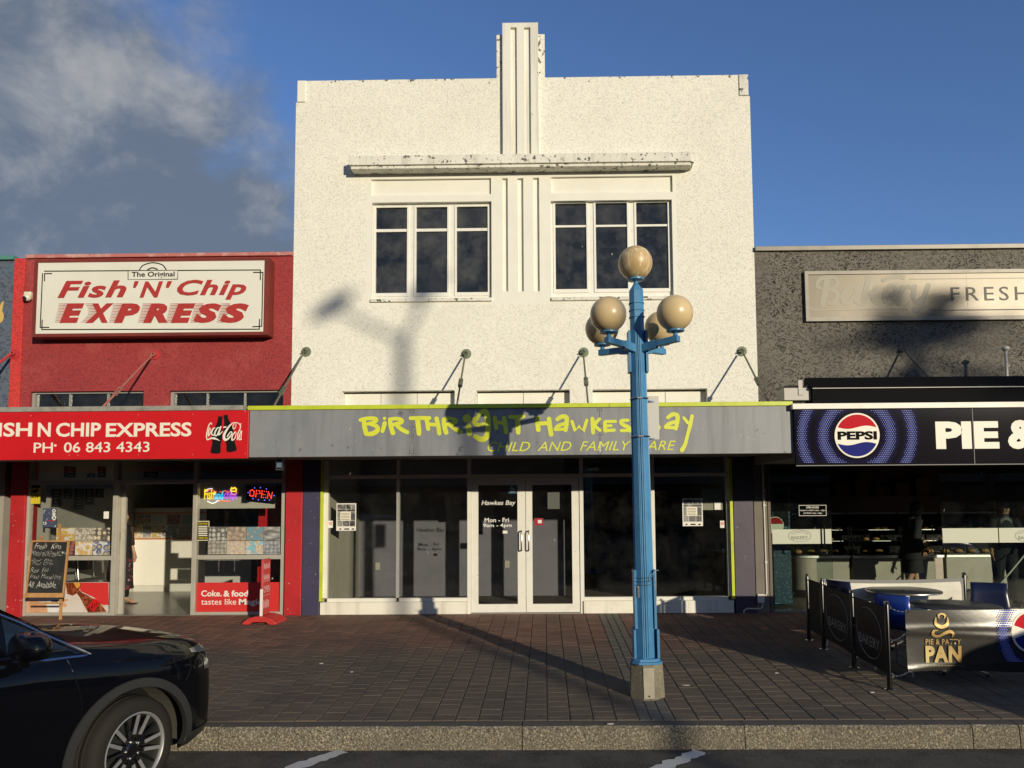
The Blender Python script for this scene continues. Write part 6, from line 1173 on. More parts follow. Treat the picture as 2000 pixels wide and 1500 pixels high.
mb.tube([(w_(10), -.11, lz(1132)), (w_(13), -.12, lz(1120)), (w_(20), -.10, lz(1112)), (w_(26), -.09, lz(1113))], .004, 5).tube([(-w_(18), -.1, lz(1112)), (-w_(25), -.1, lz(1111)), (-w_(27), -.09, lz(1114))], .003, 5); mb.build('wire_ties', mat('dull_wire', (.10, .16, .22), .5, .4), lamp, local=True)
num = MB().box(-w_(15), -w_(12), -wat(lz(1150))/2-.005, -wat(lz(1150))/2+.03, lz(1164), lz(1143)).build('number_tag', mat('tag_grey', (.35, .36, .35), .5), lamp, local=True)
ORG[num] = Vector((0, 0, 0)); hx = -wat(lz(1150))/2-.0065
lettering('tag_number', '189200', None, 0, blk, lamp, .02, 0, 0, fix=lambda u, v: Vector((-w_(12.3)-w_(2.4)*v, hx, lz(1144)+(lz(1163)-lz(1144))*u)))

# ================================================================== black car, nose to the kerb
paintc = mat('black_car_paint', (.0018, .002, .0035), .4, coat=.6, spec=.05); clad = mat('grey_cladding', (.022, .022, .021), .55, bump=(300, .1, .001)); carg = mat('tinted_car_glass', (.008, .012, .012), .04, coat=1); chr2 = mat('blue_chrome_trim', (.45, .48, .56), .18, 1); rub = mat('tyre_rubber', (.022, .019, .016), .8, spec=.2, bump=(60, .2, .003)); alum = mat('machined_rim', (.36, .36, .355), .42, .55); gblk = mat('gloss_black', (.006, .006, .006), .15, coat=.6); liner = mat('dusty_liner', (.075, .068, .052), .9, bump=(12, .3, .01)); lensm = mat('headlight_lens', (.18, .19, .2), .08, .4, coat=1); redl = mat('red_lens_reflection', (.40, .01, .015), .12, coat=1)
TAB = [(.955, [(.28, .31), (.48, .36), (.55, .58), (.53, .78), (.47, .87), (.40, .915), (.2, .935), (0, .94)]), (.91, [(.55, .27), (.67, .35), (.70, .6), (.68, .82), (.62, .905), (.53, .955), (.26, .985), (0, .995)]), (.80, [(.68, .25), (.79, .35), (.81, .62), (.79, .85), (.73, .945), (.61, 1.0), (.3, 1.03), (0, 1.04)]), (.62, [(.78, .24), (.87, .36), (.89, .64), (.87, .88), (.80, .98), (.67, 1.04), (.33, 1.07), (0, 1.08)]), (.35, [(.82, .24), (.905, .36), (.92, .66), (.905, .91), (.835, 1.015), (.71, 1.08), (.35, 1.115), (0, 1.125)]), (0, [(.83, .24), (.91, .36), (.925, .68), (.91, .94), (.845, 1.045), (.735, 1.11), (.36, 1.15), (0, 1.16)]), (-.35, [(.83, .24), (.905, .36), (.92, .7), (.91, .96), (.86, 1.07), (.77, 1.15), (.38, 1.185), (0, 1.195)]), (-.62, [(.83, .24), (.90, .36), (.915, .7), (.912, .97), (.875, 1.085), (.81, 1.165), (.4, 1.17), (0, 1.17)]), (-1.5, [(.83, .24), (.90, .36), (.91, .7), (.915, .98), (.885, 1.10), (.82, 1.175), (.4, 1.18), (0, 1.18)]), (-2.7, [(.83, .24), (.91, .36), (.925, .7), (.92, 1.0), (.885, 1.12), (.82, 1.195), (.4, 1.2), (0, 1.2)]), (-3.3, [(.81, .26), (.885, .37), (.90, .7), (.89, 1.0), (.85, 1.13), (.78, 1.21), (.4, 1.22), (0, 1.22)]), (-3.6, [(.74, .3), (.83, .4), (.85, .7), (.83, 1.0), (.78, 1.13), (.70, 1.19), (.35, 1.2), (0, 1.2)]), (-3.74, [(.55, .34), (.70, .42), (.73, .7), (.71, 1.0), (.66, 1.1), (.58, 1.14), (.3, 1.15), (0, 1.15)])]
TAB = [(u*.88 if u > 0 else u, c) for u, c in TAB]; TAB.sort(key=lambda r: r[0]); NOSE = TAB[-1][0]
def cr_(p0, p1, p2, p3, t): return .5*(2*p1+(p2-p0)*t+(2*p0-5*p1+4*p2-p3)*t*t+(3*p1-p0-3*p2+p3)*t**3)
def ctrl(u):
    i = max(0, min(len(TAB)-2, next((k-1 for k, r in enumerate(TAB) if r[0] > u), len(TAB)-2))); t = (u-TAB[i][0])/(TAB[i+1][0]-TAB[i][0]); t = max(0, min(1, t)); g = lambda k: TAB[max(0, min(len(TAB)-1, k))][1]
    return [tuple(g(i)[j][c]*(1-t)+g(i+1)[j][c]*t if i in (0, len(TAB)-2) else cr_(g(i-1)[j][c], g(i)[j][c], g(i+1)[j][c], g(i+2)[j][c], t) for c in (0, 1)) for j in range(8)]
def sect(u, n=6):
    c = ctrl(u); r = []
    for j in range(7):
        p = [c[max(0, min(7, j+d))] for d in (-1, 0, 1, 2)]
        for k in range(n): t = k/n; r.append((cr_(p[0][0], p[1][0], p[2][0], p[3][0], t), cr_(p[0][1], p[1][1], p[2][1], p[3][1], t)))
    r.append(c[7]); return r
AX = (0, -2.705); AR = .435
def arch(u):
    for a in AX:
        if abs(u-a) < AR: return .37+math.sqrt(AR*AR-(u-a)**2)
    return 0
def vside(u, z):
    s_ = sect(u)
    for (v0, z0), (v1, z1) in zip(s_, s_[1:]):
        if z0 <= z <= z1: return v0+(v1-v0)*(z-z0)/(z1-z0+1e-9)
    return s_[0][0]
def make_car(label):
    car = thing('parked_car', label, 'car', (0, 0, 0)); ORG[car] = Vector((0, 0, 0))
    us = [-3.74+.03*i for i in range(157)]; us = sorted(set([u for u in us if u < NOSE]+[NOSE]+[a+s_*AR*math.cos(k*math.pi/24) for a in AX for s_ in (-1, 1) for k in range(13)])); mb = MB(); mb.flat = True; rings = []
    for u in us:
        zc_ = arch(u); s_ = [(v, max(z, zc_)) for v, z in sect(u)]; full = [(-v, z) for v, z in s_]+[(v, z) for v, z in reversed(s_[:-1])]; n0 = len(mb.v); mb.v += [Vector((u, v, z)) for v, z in full]; rings.append((n0, len(full)))
    for (a, n), (b, _) in zip(rings, rings[1:]):
        for k in range(n-1): mb.f.append((a+k, b+k, b+k+1, a+k+1)); mb.m.append(0)
    for a, n in (rings[0], rings[-1]): mb.f.append(tuple(range(a, a+n))); mb.m.append(0)
    body = mb.build('body', paintc, car, local=True, smooth=50)
    bm = bmesh.new(); bm.from_mesh(body.data); bmesh.ops.remove_doubles(bm, verts=bm.verts, dist=1e-4); bmesh.ops.recalc_face_normals(bm, faces=bm.faces); bm.to_mesh(body.data); bm.free()
    MB().box(-3.6, .74, -.6, .6, .2, .27).build('underbody', blk, car, local=True)
    # cabin
    def roof(u):
        pts = [(-.40, 1.19), (-1.15, 1.67), (-1.5, 1.735), (-2.1, 1.75), (-2.8, 1.72), (-3.25, 1.65), (-3.66, 1.22)]
        for (a, z0), (b, z1) in zip(pts, pts[1:]):
            if b <= u <= a: return z0+(z1-z0)*(a-u)/(a-b)
        return 1.2
    def gsec(u, sd):
        zr = roof(u); c = ctrl(u)[5]; vb, zb = c; k = max(0, (zr-zb)/.52); vr = vb-.19*k; return [(sd*(vb+.002), zb-.01), (sd*(vb-.19*k*.5+.012*k), zb+(zr-zb)*.48), (sd*vr, max(zb, zr-.05*k)), (sd*(vr-.09), zr-.008*k), (sd*vr*.5, zr+.012*k), (0, zr+.018*k)]
    mb = MB(); mb.flat = True; gu = [-.42-.045*i for i in range(73)]; rg = []
    for u in gu: r_ = gsec(u, -1); r_ = r_+[(-v, z) for v, z in reversed(r_[:-1])]; rg.append(len(mb.v)); mb.v += [Vector((u, v, z)) for v, z in r_]
    for a, b in zip(rg, rg[1:]):
        for k in range(10): mb.f.append((a+k, b+k, b+k+1, a+k+1)); mb.m.append(0)
    cab = mb.build('cabin', paintc, car, local=True, smooth=40)
    def gp(u, s_, sd, off=.004):
        g = gsec(u, sd); i = 0 if s_ < .5 else 1; t = s_*2-i; p, q = g[i], g[i+1]; return Vector((u, p[0]+(q[0]-p[0])*t+sd*off, p[1]+(q[1]-p[1])*t))
    for sd in (-1, 1):
        for u0_, u1_ in ((-.86, -1.70), (-1.80, -2.62), (-2.72, -3.12), (-.58, -.80)):
            mb = MB(); mb.flat = True; n = 10
            for i in range(n):
                for j in range(6): A_ = lambda i, j: gp(u0_+(u1_-u0_)*i/n, .10+.80*j/6, sd); mb.q(A_(i, j), A_(i+1, j), A_(i+1, j+1), A_(i, j+1))
            mb.build('side_window', carg, car, local=True, smooth='full')
        tip = Vector((-.30, sd*(vside(-.30, 1.085)+.006), 1.085))
        MB().tube([gp(-3.15, .03, sd, .006), gp(-2.4, .03, sd, .006), gp(-1.6, .03, sd, .006), gp(-.95, .03, sd, .008), Vector((-.60, sd*(vside(-.6, 1.10)+.006), 1.10)), tip+Vector((-.05, 0, -.006)), tip, tip+Vector((-.05, 0, .025)), gp(-.50, .55, sd, .008), gp(-.7, .9, sd, .006), gp(-1.0, .96, sd, .006), gp(-1.35, .97, sd, .006), gp(-2.0, .97, sd, .006), gp(-3.0, .95, sd, .006)], [.006, .012, .012, .012, .012, .014, .012, .014, .013, .013, .013, .012, .011, .006], 6).build('window_trim', chr2, car, local=True, smooth=True)
        sail = MB(); sail.flat = True; a_, b_, c_ = gp(-.60, .08, sd, .006), gp(-.80, .85, sd, .006), tip+Vector((-.06, sd*.0, .012)); sail.q(a_, b_, c_); sail.build('sail_panel', gblk, car, local=True)
        # mirror
        mc = Vector((-.80, sd*1.04, 1.225)); mb = MB(); mb.ell((0, 0, 0), (.10, .15, .105), 24, 16)
        for v in mb.v:
            v.z = max(min(v.z, .082), -.062); v.x = v.x*.9 if v.x < 0 else v.x*1.15; v.z += .01 if v.y*sd < 0 else 0; v += mc
        mi = mb.build('mirror', paintc, car, local=True, smooth='full'); MB().bar(mc+Vector((0, -sd*.05, -.065)), Vector((-.74, sd*.90, 1.10)), .06, .035).build('mirror_stalk', gblk, mi, local=True, bev=.01)
        mb = MB(); mb.tube([mc+Vector((.085*math.cos(t)*1.02+.012, sd*.13*math.sin(t)*1.0, -.035)) for t in [-.2+.28*k for k in range(6)]], .006, 6); mb.build('mirror_signal', chr2, mi, local=True)
        # mirrored lower half: dark
        # seams, door handle
        def seam(pts, nm='door_seam', r=.0035, mt=gblk): MB().tube([(u, sd*(vside(u, z)+.0005), z) for u, z in pts], r, 5).build(nm, mt, car, local=True)
        seam([(-.46, 1.08), (-.44, 1.0), (-.41, .9), (-.385, .8), (-.38, .65), (-.40, .5), (-.47, .36)]); seam([(-1.75, 1.14), (-1.73, .9), (-1.73, .6), (-1.75, .36)]); seam([(.46, 1.02), (.47, .92), (.47, .84), (.42, .76)], 'bumper_seam'); seam([(.72, .99), (.45, 1.045), (.2, 1.075), (-.1, 1.10), (-.40, 1.135)], 'bonnet_seam', .003)
        MB().box(-1.62, -1.42, sd*.925-.012, sd*.925+.012, .95, .975).build('door_handle', paintc, car, local=True, bev=.008)
        # wheel arch cladding and sill
        for a in AX:
            mb = MB(); mb.flat = True; n = 30; prev = None
            for k in range(n+1):
                t = math.radians(-12+204*k/n); row = []
                for R_, of in ((AR-.005, -.03), (AR-.003, .012), (AR+.055, .012), (AR+.062, -.012)):
                    u_, z_ = a+R_*math.cos(t)*1.0, max(.24, .37+R_*math.sin(t)); row.append(Vector((u_, sd*(vside(u_, z_)+of), z_)))
                if prev:
                    for i in range(3): mb.q(prev[i], row[i], row[i+1], prev[i+1])
                prev = row
            mb.build('arch_cladding', clad, car, local=True, smooth=40)
            mb = MB(); mb.flat = True
            for k in range(24):
                t0, t1 = math.radians(-8+196*k/24), math.radians(-8+196*(k+1)/24); q = lambda t, y: Vector((a+(AR+.004)*math.cos(t), sd*y, .37+(AR+.004)*math.sin(t))); mb.q(q(t0, .90), q(t1, .90), q(t1, .58), q(t0, .58))
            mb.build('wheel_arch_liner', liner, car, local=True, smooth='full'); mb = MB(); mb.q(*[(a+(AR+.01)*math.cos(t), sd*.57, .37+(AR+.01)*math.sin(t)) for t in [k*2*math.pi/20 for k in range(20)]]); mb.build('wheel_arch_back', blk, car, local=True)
        mb = MB(); mb.flat = True; zz_ = [.23, .30, .36]
        for i in range(14):
            u0_, u1_ = -.50-1.7*i/14, -.50-1.7*(i+1)/14
            for za, zb in zip(zz_, zz_[1:]): mb.q((u0_, sd*(vside(u0_, za+.02)+.012), za), (u1_, sd*(vside(u1_, za+.02)+.012), za), (u1_, sd*(vside(u1_, zb)+.012), zb), (u0_, sd*(vside(u0_, zb)+.012), zb))
        mb.build('sill', clad, car, local=True)
        def spatch(nm, u0_, u1_, f0, f1, mt, of=.006, n=10, m_=3):
            mb = MB(); mb.flat = True
            for i in range(n):
                for j in range(m_):
                    def A_(i, j): u_ = u0_+(u1_-u0_)*i/n; z_ = f0(u_)+(f1(u_)-f0(u_))*j/m_; return Vector((u_, sd*(vside(u_, z_)+of), z_))
                    mb.q(A_(i, j), A_(i+1, j), A_(i+1, j+1), A_(i, j+1))
            return mb.build(nm, mt, car, local=True, smooth='full')
        spatch('headlight', .50, .79, lambda u: .95-.16*(u-.50), lambda u: .975+.02*(u-.50)-.06*max(0, u-.7), lensm); spatch('daytime_lamp', .63, .81, lambda u: .80-.1*(u-.63), lambda u: .88-.2*(u-.63), lensm); spatch('lower_bumper', .44, .82, lambda u: .25+.03*(u-.44), lambda u: .36+.03*(u-.44), clad, .008)
        spatch('headlight_red_reflection', .70, .82, lambda u: .955-.2*(u-.7), lambda u: .975-.2*(u-.7), redl, .010); spatch('tail_light', -3.40, -3.70, lambda u: .88, lambda u: 1.05, redl)  # red reflection painted on the headlight; the tail light is a real lens
        # wheels
        for a in AX:
            wl = bpy.data.objects.new('wheel', None); COL.objects.link(wl); wl.parent = car; wl.location = (a, sd*.80, .365); wl.rotation_euler = (0, 0, math.radians(9 if a == 0 else 0)+(math.pi if sd > 0 else 0)); ORG[wl] = Vector((0, 0, 0))
            MB().lathe([(.255, -.115), (.29, -.122), (.325, -.118), (.352, -.098), (.362, -.07), (.364, -.045), (.358, -.042), (.358, -.036), (.365, -.032), (.365, -.004), (.359, 0), (.365, .004), (.365, .032), (.358, .036), (.358, .042), (.364, .045), (.362, .07), (.352, .098), (.325, .118), (.29, .122), (.255, .115)], (0, 0, 0), 48, 'y', cap=False).build('tyre', rub, wl, local=True, smooth=60)
            MB().lathe([(.262, -.10), (.258, -.118), (.250, -.120), (.243, -.112), (.240, -.10)], (0, 0, 0), 40, 'y', cap=False).build('rim', alum, wl, local=True, smooth=60); MB().lathe([(.240, -.10), (.232, -.09), (.225, -.02), (.23, .1)], (0, 0, 0), 40, 'y', cap=False).build('rim_barrel', mat('dark_barrel', (.02, .02, .019), .5), wl, local=True, smooth=60)
            MB().lathe([(.22, .0), (.22, .02)], (0, 0, 0), 24, 'y').build('brake_disc', mat('brake_black', (.02, .02, .02), .5), wl, local=True)  # brake disc in one even near-black colour
            mb = MB(); mg = MB()
            for k in range(5):
                a0 = k*2*math.pi/5
                for s_ in (-1, 1):
                    p0 = Vector((.05*math.cos(a0+s_*.35), -.082, .05*math.sin(a0+s_*.35))); p1 = Vector((.238*math.cos(a0+s_*.20), -.104, .238*math.sin(a0+s_*.20))); mg.bar(p0+Vector((0, .012, 0)), p1+Vector((0, .012, 0)), .03, .02, (0, 1, 0)); mb.bar(p0.lerp(p1, .30)+Vector((0, -.001, 0)), p1+Vector((0, -.001, 0)), .024, .008, (0, 1, 0))
                p1 = Vector((.23*math.cos(a0+.63), -.095, .23*math.sin(a0+.63))); mg.bar(Vector((0, -.07, 0)), p1, .02, .016, (0, 1, 0))
            mg.lathe([(.0, -.088), (.04, -.088), (.06, -.078), (.062, -.04)], (0, 0, 0), 20, 'y'); mg.build('spokes', gblk, wl, local=True, bev=.002); mb.build('spoke_face', alum, wl, local=True)
            mb = MB()
            for k in range(5): t = k*2*math.pi/5+.6; mb.lathe([(.011, -.075), (.011, -.092), (.006, -.096)], (.058*math.cos(t), 0, .058*math.sin(t)), 8, 'y')
            mb.build('wheel_nut', strapm, wl, local=True, smooth=True)
    # windscreen, rear glass, wipers, grille
    mb = MB(); mb.flat = True
    for i in range(8):
        for j in range(8):
            def A_(i, j):
                u = -.50-.70*i/8; g = gsec(u, 1); vr = g[3][0]*.97; v = vr*(-1+2*j/8); z = roof(u)+.012*(1-(v/vr)**2)+.014; return Vector((u+.006, v, z))
            mb.q(A_(i, j), A_(i+1, j), A_(i+1, j+1), A_(i, j+1))
    mb.build('windscreen', carg, car, local=True, smooth='full'); MB().box(-3.70, -3.62, -.55, .55, 1.1, 1.14).build('boot_strip', chr2, car, local=True); mb = MB()
    for y0_, y1_ in ((-.60, .0), (.05, .62)): mb.bar((-.50, y0_, 1.235), (-.56, y1_, 1.262), .012, .012)
    mb.build('wiper', blk, car, local=True); mb = MB()
    for k in range(5): z = .56+k*.055; mb.box(.842, .856, -.42, .42, z, z+.02)
    mb.build('grille', chr2, car, local=True); MB().box(.842, .866, -.26, .26, .40, .51).build('number_plate', cream, car, local=True)
    MB().box(-.47, -.38, -.66, .66, 1.155, 1.20).build('cowl', blk, car, local=True, bev=.01)
    return car
car = make_car('black SUV angle-parked with its nose at the kerb, bottom left'); TH = math.radians(64); car.rotation_euler.z = TH; car.location = (-2.90-.92*math.sin(TH), -6.28+.92*math.cos(TH), ROAD)
car2 = copy_tree(car); car2['label'] = 'black SUV angle-parked beyond the right picture edge'; car2.location.x += 12.65
car2['group'] = car['group'] = 'cars angle-parked at the kerb'

# ================================================================== people
def body(name, par, joints, edges, mt, sub=2):
    me = bpy.data.meshes.new(name); names = list(joints); me.from_pydata([joints[n][0] for n in names], [(names.index(a), names.index(b)) for a, b in edges], []); o = bpy.data.objects.new(name, me); COL.objects.link(o); o.parent = par; me.materials.append(mt)
    md_ = o.modifiers.new('skin', 'SKIN'); md_.use_smooth_shade = True
    if not me.skin_vertices: raise RuntimeError('no skin layer')
    sv = me.skin_vertices[0].data
    for i, n in enumerate(names): r = joints[n][1]; sv[i].radius = (r, r) if not isinstance(r, tuple) else r; sv[i].use_root = (n == 'pelvis')
    s_ = o.modifiers.new('sub', 'SUBSURF'); s_.levels = s_.render_levels = sub; return o
def hand_(j, e, side, wrist, d, curl, nrm_):
    """five fingers rooted in the palm"""
    d = Vector(d).normalized(); n_ = Vector(nrm_).normalized(); s_ = d.cross(n_).normalized(); wv_ = Vector(wrist); pm = wv_+d*.075; j['palm'+side] = (pm, (.040, .018)); e.append(('wrist'+side, 'palm'+side))
    for k, (o_, l_) in enumerate(((-.030, .070), (-.010, .080), (.010, .075), (.029, .058))):
        a = pm+s_*o_+d*.02; b = a+(d*math.cos(curl)+n_*math.sin(curl))*l_*.5; c = b+(d*math.cos(curl*2.1)+n_*math.sin(curl*2.1))*l_*.5
        for q, (p, r) in zip('abc', ((a, .010), (b, .009), (c, .0075))): j['f%d%s%s' % (k, q, side)] = (p, r)
        e += [('palm'+side, 'f%da%s' % (k, side)), ('f%da%s' % (k, side), 'f%db%s' % (k, side)), ('f%db%s' % (k, side), 'f%dc%s' % (k, side))]
    a = wv_+d*.035-s_*.035; b = a+(d*.6-s_*.6+n_*.4).normalized()*.04; c = b+(d*.9-s_*.1+n_*.4).normalized()*.03
    for q, (p, r) in zip('abc', ((a, .012), (b, .0105), (c, .008))): j['t%s%s' % (q, side)] = (p, r)
    e += [('wrist'+side, 'ta'+side), ('ta'+side, 'tb'+side), ('tb'+side, 'tc'+side)]
def figure(name, label, loc, rz, arms, skin_m, lean=0, step=.06, hscale=1.0):
    t = thing(name, label, 'person', loc); ORG[t] = Vector((0, 0, 0)); t.rotation_euler.z = rz; t.scale = (hscale,)*3
    L_ = Vector((0, -lean, 0)); j = {'pelvis': (Vector((0, 0, .94)), (.15, .105)), 'waist': (Vector((0, 0, 1.10))+L_*.3, (.125, .09)), 'chest': (Vector((0, .0, 1.30))+L_*.7, (.145, .10)), 'neckb': (Vector((0, .01, 1.44))+L_, (.075, .065)), 'neck': (Vector((0, -.005, 1.51))+L_*1.1, .05), 'jaw': (Vector((0, -.025, 1.57))+L_*1.2, (.058, .068)), 'head': (Vector((0, -.015, 1.65))+L_*1.25, (.072, .088)), 'crown': (Vector((0, -.005, 1.71))+L_*1.3, (.05, .062)), 'nose': (Vector((0, -.115, 1.605))+L_*1.2, .012)}
    e = [('pelvis', 'waist'), ('waist', 'chest'), ('chest', 'neckb'), ('neckb', 'neck'), ('neck', 'jaw'), ('jaw', 'head'), ('head', 'crown'), ('jaw', 'nose')]
    for s_, sd in (('L', 1), ('R', -1)):
        j['sh'+s_] = (Vector((sd*.165, .01, 1.40))+L_*.9, .058); e.append(('neckb', 'sh'+s_)); el, wr, hd, cu, nr = arms[s_]; j['elb'+s_] = (Vector(el), .042); j['wrist'+s_] = (Vector(wr), (.026, .022)); e += [('sh'+s_, 'elb'+s_), ('elb'+s_, 'wrist'+s_)]; hand_(j, e, s_, wr, hd, cu, nr)
        st_ = step*sd; j['hip'+s_] = (Vector((sd*.09, 0, .86)), .095); j['knee'+s_] = (Vector((sd*.10, -st_*.6-.01, .48)), .058); j['calf'+s_] = (Vector((sd*.10, -st_+.02, .32)), .055); j['ank'+s_] = (Vector((sd*.10, -st_+.02, .085)), .036); j['ball'+s_] = (Vector((sd*.115, -st_-.11, .035)), (.042, .028)); j['toe'+s_] = (Vector((sd*.12, -st_-.175, .025)), (.034, .018)); e += [('pelvis', 'hip'+s_), ('hip'+s_, 'knee'+s_), ('knee'+s_, 'calf'+s_), ('calf'+s_, 'ank'+s_), ('ank'+s_, 'ball'+s_), ('ball'+s_, 'toe'+s_)]
    return t, body('body', t, j, e, skin_m), j, L_
def loft(name, par, rings, mt, n=20, jag=0, seed=1):
    """a garment: elliptical rings (centre, rx, ry)"""
    rg = random.Random(seed); mb = MB(); K = len(rings)
    for i, (c, rx, ry) in enumerate(rings):
        for k in range(n): t = 2*math.pi*k/n; f = 1+jag*math.sin(t*5+i)*(i/K)+jag*rg.uniform(-.4, .4); mb.v.append(Vector(c)+Vector((rx*f*math.cos(t), ry*f*math.sin(t), 0)))
    for i in range(K-1):
        for k in range(n): mb.f.append((i*n+k, i*n+(k+1) % n, (i+1)*n+(k+1) % n, (i+1)*n+k)); mb.m.append(0)
    return mb.build(name, mt, par, local=True, smooth='full')
def hair(t, L_, mt, back=.03, low=1.50, rx=.088, ry=.108):
    c = Vector((0, .018, 1.665))+L_*1.27; mb = MB(); mb.ell(c, (rx, ry, .098), 18, 12)
    for v in mb.v:
        if v.y < c.y-.05 and v.z < c.z+.03: v.y = c.y-.045; v.x *= .96
    o = mb.build('hair', mt, t, local=True, smooth='full'); MB().ell(c+Vector((0, .075, (low-1.665)/2)), (.07, .045, (1.70-low)/2+.03), 14, 8).build('hair_back', mt, o, local=True, smooth='full')
def eyes(t, L_):
    for sd in (-1, 1): MB().ell(Vector((sd*.031, -.098, 1.635))+L_*1.22, (.012, .008, .008), 8, 6).build('eye', mat('eye_dark', (.02, .015, .012), .2), t, local=True)
    MB().ell(Vector((0, -.092, 1.565))+L_*1.2, (.024, .010, .007), 8, 6).build('mouth', mat('lip', (.35, .12, .10), .5), t, local=True)
sk = mat('skin_tan', (.42, .24, .15), .5, var=((.36, .19, .12), 8, .45, .7, .5))
def undershirt(m, z0, z1):                       # a dark top that covers the body between two heights
    nt = m.node_tree; N = nt.nodes; L = nt.links; b = N['Principled BSDF']; old = b.inputs['Base Color'].links[0].from_socket; tc = N.new('ShaderNodeTexCoord'); sp = N.new('ShaderNodeSeparateXYZ'); L.new(tc.outputs['Object'], sp.inputs[0]); fs = []
    for a_, op in ((z0, 'GREATER_THAN'), (z1, 'LESS_THAN')): n = N.new('ShaderNodeMath'); n.operation = op; n.inputs[1].default_value = a_; L.new(sp.outputs[2], n.inputs[0]); fs.append(n.outputs[0])
    mu = N.new('ShaderNodeMath'); mu.operation = 'MULTIPLY'; L.new(fs[0], mu.inputs[0]); L.new(fs[1], mu.inputs[1]); mx = N.new('ShaderNodeMixRGB'); L.new(mu.outputs[0], mx.inputs[0]); L.new(old, mx.inputs[1]); mx.inputs[2].default_value = (.012, .012, .014, 1); L.new(mx.outputs[0], b.inputs['Base Color'])
undershirt(sk, 1.13, 1.515); hairm = mat('dark_hair', (.015, .011, .009), .5, bump=(80, .4, .004)); blkc = mat('black_cloth', (.010, .010, .012), .85, bump=(25, .3, .01)); sheer = mat('sheer_brown_sleeve', (.06, .03, .02), .7); floral = mat('floral_print', (.02, .016, .018), .8, var=[((.30, .03, .05), 14, .55, .62, .9), ((.5, .48, .48), 19, .62, .66, .8)])
# woman at the takeaway door, facing the inside of the shop to the right
down = {'L': ((.24, .02, 1.13), (.25, -.06, .90), (0, -.1, -1), .45, (-1, 0, 0)), 'R': ((-.24, .02, 1.13), (-.25, -.07, .90), (0, -.1, -1), .55, (1, 0, 0))}
wp = P(252, 1173, 1.35); t, bo, jj, LL = figure('person', 'person in sheer black top, floral dress and sandals half hidden by the takeaway door frame', (wp.x-.16, 1.35, .008), math.radians(75), down, sk, .01, .05, .93)
hair(t, LL, hairm, low=1.42); eyes(t, LL)
loft('top', t, [((0, 0, 1.46), .085, .075), ((0, 0, 1.42), .17, .105), ((0, 0, 1.30), .19, .135), ((0, 0, 1.12), .18, .14), ((0, .01, .98), .20, .165), ((0, .01, .86), .22, .18)], blkc); loft('dress', t, [((0, .01, .87), .215, .175), ((0, .01, .7), .23, .19), ((0, .01, .5), .235, .20), ((0, .01, .34), .24, .21), ((0, .01, .28), .25, .215)], floral, 28, .06); loft('trousers', t, [((0, 0, .34), .18, .13), ((0, 0, .2), .175, .12), ((0, 0, .13), .17, .115)], blkc)
for sd, s_ in ((1, 'L'), (-1, 'R')):
    a, b = jj['sh'+s_][0], jj['elb'+s_][0]; MB().tube([a+Vector((0, 0, .03)), a.lerp(b, .4), b+Vector((0, 0, -.05))], [.075, .074, .07], 12).build('sleeve', sheer, t, local=True, smooth='full'); f = jj['ball'+s_][0]; MB().box(f.x-.05, f.x+.05, f.y-.10, f.y+.20, 0, .015).build('sandal_sole', blk, t, local=True, bev=.006); MB().tube([(f.x-.045, f.y+.05, .02), (f.x, f.y-.03, .058), (f.x+.045, f.y+.05, .02)], .007, 6).build('sandal_strap', blk, t, local=True)
MB().ell(jj['palmR'][0]+Vector((.01, -.02, -.06)), (.02, .05, .07), 10, 8).build('purse', blkc, t, local=True, smooth='full')
# customer in black inside the bakery
bp_ = P(1782, 1100, 1.25); walk = {'L': ((.22, -.06, 1.16), (.20, -.24, 1.02), (0, -.8, -.5), .5, (-1, 0, 0)), 'R': ((-.23, .0, 1.14), (-.22, -.12, .93), (0, -.3, -1), .5, (1, 0, 0))}
t, bo, jj, LL = figure('person', 'person in black jacket and black skirt standing inside the bakery', (bp_.x, 1.25, .006), math.radians(80), walk, sk, .10, .10, .96)
hair(t, LL, hairm, low=1.46); eyes(t, LL)
loft('jacket', t, [((0, 0, 1.48), .08, .075), ((0, -.02, 1.42), .18, .115), ((0, -.02, 1.28), .205, .15), ((0, -.01, 1.05), .20, .16), ((0, 0, .86), .23, .20), ((0, .01, .74), .25, .23)], blkc, 22, .03); loft('skirt', t, [((0, 0, .80), .19, .15), ((0, 0, .62), .20, .17), ((0, 0, .50), .205, .185)], blkc, 22, .03)
for s_ in 'LR': a, b, c = jj['sh'+s_][0], jj['elb'+s_][0], jj['wrist'+s_][0]; MB().tube([a+Vector((0, 0, .03)), a.lerp(b, .5), b, c], [.08, .07, .065, .05], 12).build('sleeve', blkc, t, local=True, smooth='full'); f = jj['ball'+s_][0]; MB().ell(f+Vector((0, .05, .01)), (.05, .14, .045), 12, 8).build('shoe', blk, t, local=True, smooth='full')
